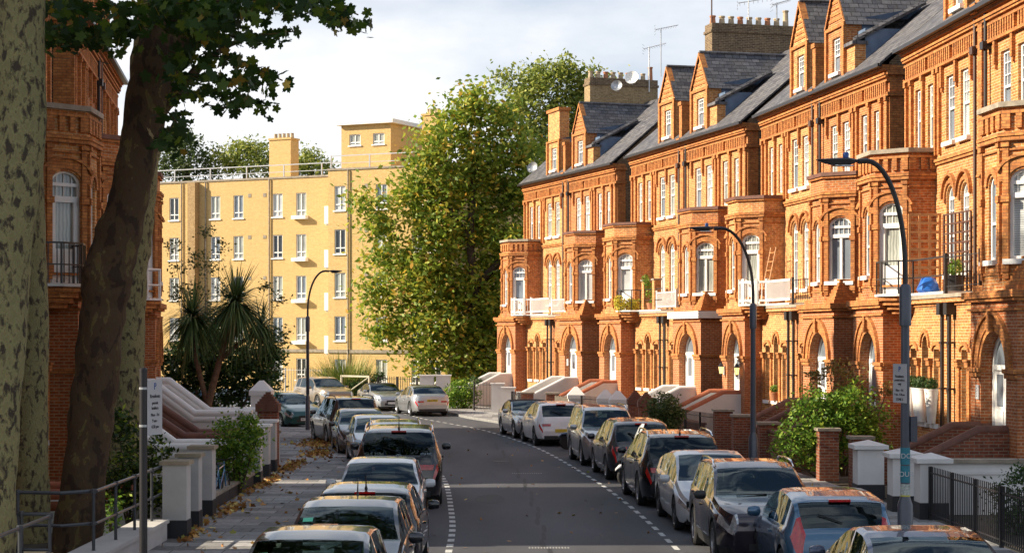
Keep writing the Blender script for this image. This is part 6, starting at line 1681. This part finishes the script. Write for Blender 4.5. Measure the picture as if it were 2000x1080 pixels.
def leaves_at(C, size, mat, name, parent, tmpl=None, var=0.4, flat=None):
    "many small leaves at the points C as one mesh"
    n = len(C)
    if tmpl is None: tmpl = np.array([(-1,0),(0,-0.5),(1,0),(0,0.5)], float)
    k = len(tmpl)
    A = nrng.normal(size=(n, 3)); A[:, 2] *= 0.7
    if flat is not None: A[:, 2] *= flat
    A /= np.linalg.norm(A, axis=1)[:, None]
    B = nrng.normal(size=(n, 3)); B -= (B*A).sum(1)[:, None]*A; B /= np.linalg.norm(B, axis=1)[:, None]
    S = size*(1-var+2*var*nrng.random(n))/2
    V = C[:, None, :] + (A[:, None, :]*tmpl[None, :, 0:1] + B[:, None, :]*tmpl[None, :, 1:2])*S[:, None, None]
    me = bpy.data.meshes.new(name)
    me.vertices.add(n*k); me.vertices.foreach_set('co', V.reshape(-1).astype(np.float32))
    me.loops.add(n*k); me.loops.foreach_set('vertex_index', np.arange(n*k, dtype=np.int32))
    me.polygons.add(n); me.polygons.foreach_set('loop_start', np.arange(0, n*k, k, dtype=np.int32))
    me.update(calc_edges=True); me.validate()
    me.materials.append(mat)
    o = bpy.data.objects.new(name, me); COL.objects.link(o)
    if parent is not None: o.parent = parent
    return o
LOBE = []
for i in range(5):       # a five pointed plane leaf
    a = R(90-72*i) if False else R(18+72*i)
    for da, r_ in ((-34, 0.50), (-20, 0.80), (-9, 0.78), (0, 1.0), (9, 0.78), (20, 0.80)): LOBE.append((r_*math.cos(a+R(da)), r_*math.sin(a+R(da))))
LOBE = np.array(LOBE)
def cloud(center, rad, nclus, per, crad, hollow=0.55, squash=1.0, yr=1.0):
    "leaf points in clumps scattered through the outer part of an ellipsoid"
    D = nrng.normal(size=(nclus, 3)); D /= np.linalg.norm(D, axis=1)[:, None]
    Rr = rad*(hollow+(1-hollow)*nrng.random(nclus)**0.7)
    CC = np.array(center)+D*Rr[:, None]*np.array([1, yr, squash])
    P_ = nrng.normal(size=(nclus, per, 3))*np.array([1, 1, 0.75])
    P_ *= (crad*(0.6+0.8*nrng.random(nclus)))[:, None, None]*0.55
    return (CC[:, None, :]+P_).reshape(-1, 3)
def tree_trunk(paths, mat, parent, name='trunk', n=10, wob=0.0):
    b = MB()
    for p_, r_ in paths: b.tube(p_, r_, n)
    if wob:
        for i, v in enumerate(b.v):
            s = wob*(math.sin(v[2]*3.1+v[0]*7)*math.cos(v[1]*6+v[2]*1.7)+0.6*math.sin(v[0]*17+v[2]*5.3)*math.sin(v[1]*15-v[2]*3.9)); b.v[i] = (v[0]+s, v[1]+s*0.7, v[2])
    return b.build(name, mat, parent, smooth=True, uv=False, sharp=None)
def pxpath(pts, k, base):
    "path of (px, py, radius px) at scale k, relative to base"
    P_, r_ = [], []
    for q in pts:
        kk = q[3] if len(q) > 3 else k
        x, y = (q[0]-1000)/kk, FPX/kk
        P_.append((x-base[0], y-base[1], 3.8+(656-q[1])/kk)); r_.append(q[2]/kk)
    return P_, r_
GPT = 'plane trees on the left'
LF_PLANE = leaf_mat('plane_leaves', [(0,(0.014,0.036,0.006)),(0.7,(0.04,0.085,0.010)),(0.93,(0.12,0.17,0.015)),(1,(0.30,0.18,0.02))], trans=0.45)
def plane(label, k, px0, trunkpaths, mat, crown=None, extra=None):
    x, y = (px0-1000)/k, FPX/k
    r = empty('plane_tree', (x, y, 0), label=label, cat='tree', group=GPT)
    def fine(p):
        q = np.array([list(a)[:3] for a in p], float); m_ = max(14, 5*len(q)); t_ = np.linspace(0, len(q)-1, m_)
        sm_ = smooth_line([tuple(a) for a in q[:, :2]], 5); idx = np.linspace(0, len(sm_)-1, m_)
        return [(float(np.interp(i_, range(len(sm_)), [c[0] for c in sm_])), float(np.interp(i_, range(len(sm_)), [c[1] for c in sm_])), float(np.interp(u_, range(len(q)), q[:, 2]))*(1+0.035*math.sin(u_*9.1+k))) for i_, u_ in zip(idx, t_)]
    paths = [pxpath(fine(p), k, (x, y)) for p in trunkpaths]
    tree_trunk(paths, mat, r, n=28, wob=0.022)
    C = []
    if crown:
        for (cx, cy, cz, rad, nc) in crown: C.append(cloud((cx-x, cy-y, cz), rad, nc, 26, 0.8, 0.35, 0.75))
        leaves_at(np.concatenate(C), 0.26, LF_PLANE, 'crown', r)
    return r, (x, y)
plane('plane tree nearest the camera at the left edge, pale blotched bark', 140, -18,
      [[(-20,1190,58),(-18,1080,47),(-10,900,44),(12,540,45),(38,300,46),(40,80,48),(42,-150,46),(60,-500,36)]], BK_PALE, crown=[(-8.5,25.5,12.5,2.6,60)])
plane('second plane tree, pale blotched trunk just behind the first', 105, 58,
      [[(58,1062,44),(58,1000,38),(57,800,36),(58,640,36),(50,400,36),(48,200,37),(48,0,37),(60,-200,35),(100,-420,28)]], BK_PALE, crown=[(-9.5,34.5,13.0,2.4,50)])
rC, oC = plane('leaning dark brown plane trunk with a bulge, forking near the top of the picture', 115.5, 150,
      [[(146,1082,56),(152,1050,48),(168,900,43),(180,800,43),(192,700,43),(202,600,44),(209,545,50),(222,490,45),(246,410,39),(268,310,38),(284,220,39),(304,130,46),(318,90,44),(330,50,34),(338,0,33),(345,-120,30),(330,-350,20)],
       [(306,140,30),(345,95,30),(385,55,28),(415,15,27),(450,-40,24),(520,-160,20),(600,-300,14)],
       [(286,230,16),(330,205,11),(372,150,9),(420,105,6),(480,75,4)], [(252,400,8),(300,300,6),(330,255,5),(350,230,3)]], BK_DARK)
plane('tall pale plane trunk right behind the leaning dark one', 88, 232,
      [[(226,992,58),(229,900,50),(234,780,44),(240,640,42),(248,520,42),(258,430,41),(270,320,40),(284,210,39),(298,100,38),(308,0,38),(320,-200,34),(330,-420,26)]], BK_PALE, crown=[(-8.0,42.5,14.5,2.8,70)])
# the hanging sprays of the leaning tree: each twig is a path with leaves along it
def spray(pts, k, nl, spread, rng_=nrng):
    nl = int(nl*0.9)
    pts = np.array(pts, float); seg = np.linspace(0, len(pts)-1, nl)
    base = np.array([[np.interp(s, range(len(pts)), pts[:, i]) for i in (0, 1)] for s in seg])
    off = rng_.normal(size=(nl, 2))*spread; kk = k+rng_.normal(size=nl)*5
    px = base[:, 0]+off[:, 0]; py = base[:, 1]+np.abs(off[:, 1])*0.9-spread*0.25
    return np.stack([(px-1000)/kk-oC[0], FPX/kk-oC[1], 3.8+(656-py)/kk], 1)
tw = [([(370,60),(450,25),(540,8),(630,20),(715,52)], 150, 13), ([(630,20),(660,55)], 22, 10), ([(560,0),(640,5),(700,30)], 60, 13),
      ([(380,85),(440,72),(500,70),(575,62)], 95, 14), ([(345,130),(400,105),(470,120),(552,158)], 130, 17), ([(335,190),(400,175),(470,190),(528,205)], 90, 12),
      ([(325,215),(345,240),(352,275)], 55, 16), ([(400,205),(470,215)], 12, 9), ([(330,150),(420,150),(500,165)], 100, 16),
      ([(265,50),(200,60),(140,60),(85,55)], 330, 26), ([(90,10),(260,12),(400,5),(520,0)], 460, 22), ([(330,40),(390,45),(450,45)], 150, 20), ([(330,100),(372,115)], 40, 14), ([(310,255),(325,285)], 25, 11)]
C = [spray(p, 128, n, s) for p, n, s in tw]
# crown above the picture, for the shade it casts
for (cx, cy, cz, rad, nc) in ((-5.6,30,12.5,2.2,60),(-8.8,31,11.6,2.0,55),(-7.2,35,13.5,2.6,60)): pass
leaves_at(np.concatenate(C), 0.205, LF_PLANE, 'crown', rC, tmpl=LOBE, var=0.3)
up = [cloud((cx-oC[0], cy-oC[1], cz), rad, nc, 26, 0.8, 0.35, 0.8) for (cx, cy, cz, rad, nc) in ((-5.6,30,12.6,2.2,50),(-8.8,31,12.3,2.0,45),(-7.2,35,13.8,2.6,50),(-3.2,24,13.2,2.6,110),(-3.0,28.5,13.6,2.8,120),(-3.4,33.5,14.2,2.8,120))]  # clumps over the street are added, unseen, to darken windscreen reflections
leaves_at(np.concatenate(up), 0.26, LF_PLANE, 'upper_crown', rC)
bt = MB()
for p, n, s in tw:
    P_, r_ = pxpath([(a, c, 2.2) for a, c in p], 128, oC); bt.tube(P_, 0.012, 5)
bt.build('twigs', BK_DARK, rC, uv=False)

def crown_tree(name, label, k, trunk, lobes, leaf, mat, leafsize, crad=0.75, per=44, dens=1.0, group=None, limbs=(), tmat=None, zsq=1.0):
    px0 = trunk[0][0]; x, y = (px0-1000)/k, FPX/k
    r = empty(name, (x, y, 0), label=label, cat='tree', group=group)
    paths = [pxpath(trunk, k, (x, y))]+[pxpath(l, k, (x, y)) for l in limbs]
    tree_trunk(paths, tmat or BK_BROWN, r, wob=0.03)
    C = []
    for i, (cx, cy, rp) in enumerate(lobes):
        rad = max(0.5, rp/k-crad*0.35); dy = ((i*37) % 11-5)/5*rad*0.9
        C.append(cloud(((cx-1000)/k-x, dy, 3.8+(656-cy)/k), rad, max(6, int(dens*rad*rad*9)), per, crad, 0.45, zsq))
    leaves_at(np.concatenate(C), leafsize, mat, 'crown', r)
    return r
LF_BIG = leaf_mat('autumn_leaves', [(0,(0.09,0.16,0.02)),(0.45,(0.22,0.31,0.035)),(0.78,(0.40,0.43,0.055)),(0.93,(0.56,0.46,0.06)),(1,(0.62,0.34,0.05))], trans=0.42)
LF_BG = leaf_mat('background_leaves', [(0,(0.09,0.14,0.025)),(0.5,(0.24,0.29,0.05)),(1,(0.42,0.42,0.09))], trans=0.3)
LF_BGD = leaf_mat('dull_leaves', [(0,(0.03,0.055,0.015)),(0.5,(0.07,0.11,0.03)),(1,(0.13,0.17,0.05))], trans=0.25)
crown_tree('broadleaf_tree', 'huge green and golden tree between the yellow flats and the terrace', 33,
   [(945,782,15),(938,700,12),(930,600,10),(918,480,7),(925,340,5),(940,230,3)],
   [(945,205,48),(900,240,50),(985,235,45),(862,285,48),(930,300,62),(1010,300,55),(815,325,40),(885,360,62),(975,380,66),(1040,380,45),(800,395,52),(745,425,42),(860,455,66),(945,470,68),(1010,480,50),(770,500,52),(725,560,20),(820,560,62),(900,570,66),(975,560,52),(745,590,36),(790,630,48),(860,650,58),(930,650,52),(980,640,40),(750,655,28),(965,600,44),(960,660,40),(935,705,34),(900,730,24),(830,705,34),(900,710,34),(960,715,28),(720,400,18)],
   None, LF_BIG, 0.34, crad=1.15, per=62, dens=1.6, limbs=[[(934,620,8),(880,560,6),(800,520,4)],[(930,560,8),(985,500,6),(1030,440,4)],[(926,480,8),(870,400,6),(830,350,3)],[(938,690,6),(900,660,5),(850,650,3)]])
crown_tree('broadleaf_tree', 'tall pale green tree rising behind the huge golden one', 27.5,
   [(1080,750,12),(1082,500,11),(1085,300,7),(1088,180,3)],
   [(1085,150,45),(1130,170,42),(1040,165,42),(1010,210,40),(1100,215,50),(1150,230,35),(1050,260,50),(1120,290,40),(990,150,18),(1165,160,22),(1060,330,45)],
   None, LF_BG, 0.32, crad=0.95, per=50, dens=1.9, limbs=[[(1084,330,6),(1040,240,4),(1020,200,2)],[(1085,300,6),(1130,220,4),(1140,170,2)]])
GBT = 'trees behind the yellow flats'
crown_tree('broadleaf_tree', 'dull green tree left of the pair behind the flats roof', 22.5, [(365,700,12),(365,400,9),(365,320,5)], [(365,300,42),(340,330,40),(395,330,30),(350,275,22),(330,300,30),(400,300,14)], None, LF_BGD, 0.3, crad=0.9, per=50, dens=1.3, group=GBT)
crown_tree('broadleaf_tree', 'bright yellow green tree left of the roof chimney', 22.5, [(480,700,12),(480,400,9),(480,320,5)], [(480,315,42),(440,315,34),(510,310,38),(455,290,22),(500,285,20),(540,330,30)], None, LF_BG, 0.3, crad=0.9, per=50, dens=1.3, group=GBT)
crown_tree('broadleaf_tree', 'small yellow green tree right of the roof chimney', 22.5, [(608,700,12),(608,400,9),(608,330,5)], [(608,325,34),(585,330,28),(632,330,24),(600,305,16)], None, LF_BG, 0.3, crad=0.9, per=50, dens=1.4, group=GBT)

# cabbage palm
def palm(label, k, base, trunks, heads):
    x, y = (base[0]-1000)/k, FPX/k
    r = empty('cabbage_palm', (x, y, 0), label=label, cat='palm')
    tree_trunk([pxpath(t, k, (x, y)) for t in trunks], PALMT, r, n=9)
    m = leaf_mat('palm_leaves', [(0,(0.035,0.07,0.022)),(0.6,(0.10,0.16,0.045)),(0.9,(0.20,0.26,0.08)),(1,(0.26,0.2,0.08))], trans=0.2)
    for (hx, hy, rp, n) in heads:
        b = MB(); c = Vector(((hx-1000)/k-x, rg3.uniform(-0.3,0.3), 3.8+(656-hy)/k)); Rl = rp/k
        for i in range(n):
            el = rg3.triangular(-1.45, 1.45, -0.1); a = rg3.uniform(0, 2*math.pi); L_b = Rl*rg3.uniform(0.65, 1.0)
            d = Vector((math.cos(a)*math.cos(el), math.sin(a)*math.cos(el), math.sin(el))); s = d.cross(Vector((0,0,1)))
            s = s.normalized() if s.length > 0.05 else Vector((1,0,0))
            droop = rg3.uniform(0.25, 0.6)*(1.0 if el < 0.9 else 0.15); pts = []
            for q in range(6):
                t = q/5; w_ = 0.034*(1.15-t)*(0.6+min(1, t*4)*0.5); p = c+d*(L_b*t)+Vector((0,0,-droop*L_b*t*t)); pts.append((tuple(p-s*w_), tuple(p+s*w_)))
            n0 = len(b.v)
            for u_, v_ in pts: b.v.extend([u_, v_])
            for q in range(5): b.f.append([n0+2*q, n0+2*q+1, n0+2*q+3, n0+2*q+2]); b.m.append(0)
        b.build('leaf_head', m, r, uv=False)
    return r
palm('cabbage palm with three spiky heads in the left garden', 55, (403,865), [[(403,870,9),(404,800,8),(411,770,7),(430,700,6),(445,640,5),(458,590,5)], [(405,790,6),(392,740,5),(380,690,5),(374,640,5)], [(428,705,5),(455,680,4),(490,655,4),(508,640,4)]],
     [(460,592,104,620),(376,618,90,480),(508,636,66,330)])
# shrubs
def shrub(name, label, px, py, k, lobes, mat, leaf, dens=1.0, cat='shrub', group=None, crad=0.22, per=34, stems=5, tmpl=None):
    x, y = (px-1000)/k, FPX/k
    r = empty(name, (x, y, 0.05), label=label, cat=cat, group=group)
    C = []; b = MB(); zb = 0.0
    for i, (cx, cy, rp) in enumerate(lobes):
        rad = rp/k; dy = ((i*29) % 7-3)/3*rad*0.5; c = ((cx-1000)/k-x, dy, 3.75+(656-cy)/k)
        C.append(cloud(c, rad, max(5, int(dens*rad*rad*70)), per, crad, 0.3)); b.tube([(c[0]*0.1,0,zb),(c[0]*0.6,dy*0.5,zb+(c[2]-zb)*0.5),c], [0.03,0.02,0.008], 5)
    b.build('stems', BK_BROWN, r, uv=False)
    leaves_at(np.concatenate(C), leaf, mat, 'foliage', r, tmpl=tmpl)
    return r
shrub('shrub', 'round clipped bush with pale leaves in front of the steps', 1300, 885, 60, [(1300,800,34),(1285,815,26),(1318,812,24),(1300,835,30),(1275,792,14)], LF_BOX if False else leaf_mat('bush_leaves', [(0,(0.03,0.06,0.015)),(0.7,(0.10,0.15,0.04)),(1,(0.26,0.28,0.10))]), 0.10, dens=2.2, crad=0.16)
shrub('shrub', 'big sprawling green bush with rust tips in front of the terrace', 1610, 960, 75, [(1560,850,46),(1610,800,52),(1660,790,50),(1600,880,46),(1650,850,55),(1700,830,40),(1530,880,26),(1690,870,40),(1570,790,26)], LF_GREEN, 0.11, dens=1.3)
shrub('shrub', 'thin rust tinted sprays growing out of the big green bush', 1650, 960, 73, [(1640,735,26),(1600,755,22),(1680,750,24),(1710,775,18),(1620,720,14),(1735,760,12),(1590,730,10)], LF_RUST, 0.10, dens=0.8)
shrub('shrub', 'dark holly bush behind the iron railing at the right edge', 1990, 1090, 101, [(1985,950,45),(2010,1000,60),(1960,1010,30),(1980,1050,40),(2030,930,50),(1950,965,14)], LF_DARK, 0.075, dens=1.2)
shrub('hedge', 'green hedge on the corner beside the silver saloon', 898, 800, 38.3, [(885,765,22),(905,760,22),(920,770,18),(895,785,20),(875,785,14),(915,790,16)], LF_GREEN, 0.12, dens=1.3, cat='hedge')
shrub('climber', 'bright green climber over the left garden fence', 462, 955, 84, [(455,850,38),(480,835,30),(435,870,26),(470,880,40),(445,915,34),(480,905,26),(460,935,26),(500,850,16)], LF_GREEN, 0.10, dens=1.5, cat='climber')
shrub('shrub', 'dark laurel with lit yellow shoots behind the black sign post', 255, 1010, 104, [(245,920,46),(270,900,42),(300,930,40),(235,960,40),(285,970,46),(320,960,24),(250,870,30),(235,840,14),(232,815,9),(308,880,22)], leaf_mat('laurel_leaves', [(0,(0.02,0.04,0.01)),(0.75,(0.05,0.09,0.015)),(1,(0.35,0.42,0.04))]), 0.11, dens=1.2)
shrub('shrub', 'small lit shrub at the foot of the leaning trunk', 215, 1070, 108, [(220,985,26),(215,1010,24)], LF_GREEN, 0.09, dens=1.3)
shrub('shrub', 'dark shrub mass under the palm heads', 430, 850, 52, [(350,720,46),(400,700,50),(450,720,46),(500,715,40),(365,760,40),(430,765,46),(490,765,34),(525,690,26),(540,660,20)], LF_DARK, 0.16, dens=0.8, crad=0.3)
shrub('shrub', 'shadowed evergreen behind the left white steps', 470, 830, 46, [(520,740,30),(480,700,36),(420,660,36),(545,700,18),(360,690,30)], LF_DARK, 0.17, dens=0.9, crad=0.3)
shrub('sapling', 'tall thin feathery sapling behind the palm', 405, 860, 50, [(400,450,12),(380,500,18),(405,520,20),(350,520,16),(430,480,10),(345,570,20),(380,570,22),(440,560,18),(520,560,12),(545,585,10),(410,620,26),(340,480,10)], leaf_mat('feathery_leaves', [(0,(0.05,0.07,0.02)),(1,(0.2,0.2,0.06))]), 0.13, dens=0.9, cat='tree', crad=0.28, per=18)
# spiky grass clump in front of the flats
fx, fy = (675-1000)/34.0, FPX/34.0
fg = empty('ornamental_grass', (fx, fy, 0), label='big clump of yellow green spiky grass in front of the flats', cat='shrub')
b = MB()
for i in range(900):
    a = rg3.uniform(0, 2*math.pi); r0 = rg3.random()**0.5*1.2; c = Vector((r0*math.cos(a)*1.2, r0*math.sin(a)*0.8, 0.3+rg3.random()*0.6)); L_b = rg3.uniform(1.3, 2.6)
    le = rg3.uniform(0.05, 0.55); d = Vector((math.cos(a)*le, math.sin(a)*le, 1)).normalized(); s = Vector((-math.sin(a), math.cos(a), 0))*0.035
    pts = []
    for q in range(5): t = q/4; p = c+d*L_b*t+Vector((math.cos(a), math.sin(a), -0.8))*(0.45*L_b*t*t*le*2); pts.append((tuple(p-s*(1.05-t)), tuple(p+s*(1.05-t))))
    n0 = len(b.v)
    for u_, v_ in pts: b.v.extend([u_, v_])
    for q in range(4): b.f.append([n0+2*q, n0+2*q+1, n0+2*q+3, n0+2*q+2]); b.m.append(0)
b.build('blades', leaf_mat('grass_blades', [(0,(0.06,0.12,0.02)),(0.6,(0.22,0.27,0.05)),(0.9,(0.42,0.38,0.12)),(1,(0.5,0.4,0.22))], trans=0.3), fg, uv=False)
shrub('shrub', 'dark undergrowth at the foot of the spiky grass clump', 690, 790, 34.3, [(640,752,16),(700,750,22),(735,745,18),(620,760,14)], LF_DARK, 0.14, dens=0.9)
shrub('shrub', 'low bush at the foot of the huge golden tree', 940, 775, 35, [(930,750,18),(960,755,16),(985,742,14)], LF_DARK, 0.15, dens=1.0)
# barrier gate, fences and pillars across the end of the road
def gate(label, a, c, h, mat):
    r = empty('field_gate', (a[0], a[1], 0.1), math.atan2(c[1]-a[1], c[0]-a[0]), label=label, cat='gate'); l = math.hypot(c[0]-a[0], c[1]-a[1])
    b = MB(); b.box(0,l,-0.03,0.03,h-0.1,h); b.box(0,l,-0.03,0.03,0.25,0.33); b.box(0,0.09,-0.05,0.05,0,h); b.box(l-0.08,l,-0.04,0.04,0,h); b.tube([(0.1,0,0.3),(l-0.1,0,h-0.1)], 0.035, 5); b.build('frame', mat, r, uv=False); return r
gate('pale barrier gate with a diagonal brace in front of the spiky grass', ATK(666,34.6)[:2], ATK(722,35.2)[:2], 1.5, plain('gate_paint', (0.42,0.38,0.28), 0.7, var=0.2))
board = railing('metal_fence', 'grey metal fence on the bend in front of the flats', [ATK(520,31.5)[:2], ATK(636,33.0)[:2]], 1.5, GALV, spacing=0.3, r=0.02, cat='fence', spikes=True, z0=0.3)
railing('iron_railing', 'dark railings between the grass clump and the silver saloon', [ATK(738,34.5)[:2], ATK(815,35.5)[:2]], 1.35, PIPE, spacing=0.2, r=0.02, group=GI)
for px, lab in ((834, 'white square pillar left of the hedge, behind the silver saloon'), (866, 'white square pillar touching the hedge')):
    x, y, _ = ATK(px, 36.5); pier('gate_pier', lab, x, y, 0.75, 1.55, REND, 'flat', group='white pillars on the corner')
low_wall([ATK(842,36.3)[:2], ATK(860,36.5)[:2]], 0.8, REND, 'low white wall between the two white corner pillars', STONE)
# grass verge and far gardens
GRASS = plain('grass', (0.05,0.085,0.02), 0.9, var=0.4, scale=6, bump=0.02)
gp = MB(); gp.poly([(-34,122,0.0),(-8,107,0.0),(-2,109,0.0),(-4,116,0.0),(-30,130,0.0)]); tag(gp.build('grass', GRASS, uv=False), kind='structure')
# fallen leaves
LF_FALL = leaf_mat('fallen_leaves', [(0,(0.16,0.07,0.025)),(0.4,(0.38,0.17,0.045)),(0.75,(0.55,0.30,0.08)),(0.92,(0.62,0.48,0.14)),(1,(0.28,0.32,0.07))], trans=0.05)
C = []
def drift(cx, cy, rx, ry, n, z=0.13):
    for i in range(n):
        a = rg3.uniform(0, 2*math.pi); r_ = abs(rg3.gauss(0, 0.5)); C.append((cx+rx*r_*math.cos(a), cy+ry*r_*math.sin(a), z+rg3.random()*0.025*max(0.2, 1-r_)))
drift(-6.3,63.5,1.3,3.2,1500); drift(-6.1,58.0,0.6,2.5,350); drift(-5.9,70,1.3,2.5,200); drift(-6.25,52.0,0.4,3.5,260); drift(-6.2,46.0,0.35,4.0,260); drift(-6.0,39.0,0.4,3.5,150); drift(-5.9,34,0.4,2.5,60)
for i in range(110): C.append((rg3.uniform(-6.1,-3.4), rg3.uniform(22,56), 0.125))
fl_ = leaves_at(np.array(C), 0.13, LF_FALL, 'leaf_litter', None, tmpl=LOBE, flat=0.12); tag(fl_, kind='stuff', label='brown and yellow fallen leaves drifted on the left pavement', cat='leaves')
C = []
for i in range(80): C.append((rg3.uniform(-2,3.6), rg3.uniform(30,75), 0.014))
for i in range(60): C.append((rg3.uniform(5.2,7.6), rg3.uniform(30,48), 0.13))
fl_ = leaves_at(np.array(C), 0.085, LF_FALL, 'scattered_leaves', None, tmpl=LOBE, flat=0.12); tag(fl_, kind='stuff', label='single fallen leaves scattered over the asphalt', cat='leaves')

# a tree line added far behind the viewpoint, seen only as the dark horizon mirrored in car paint and glass
C = [cloud((x_, -75+6*math.sin(x_*0.3), 6+2*math.sin(x_*0.21)), 7.5, 26, 26, 3.0, 0.2) for x_ in range(-90, 95, 9)]
tl_ = leaves_at(np.concatenate(C), 2.2, LF_BGD, 'reflection_treeline', None); tag(tl_, kind='stuff', label='added tree line out of view, darkening the reflections in car paint', cat='trees')
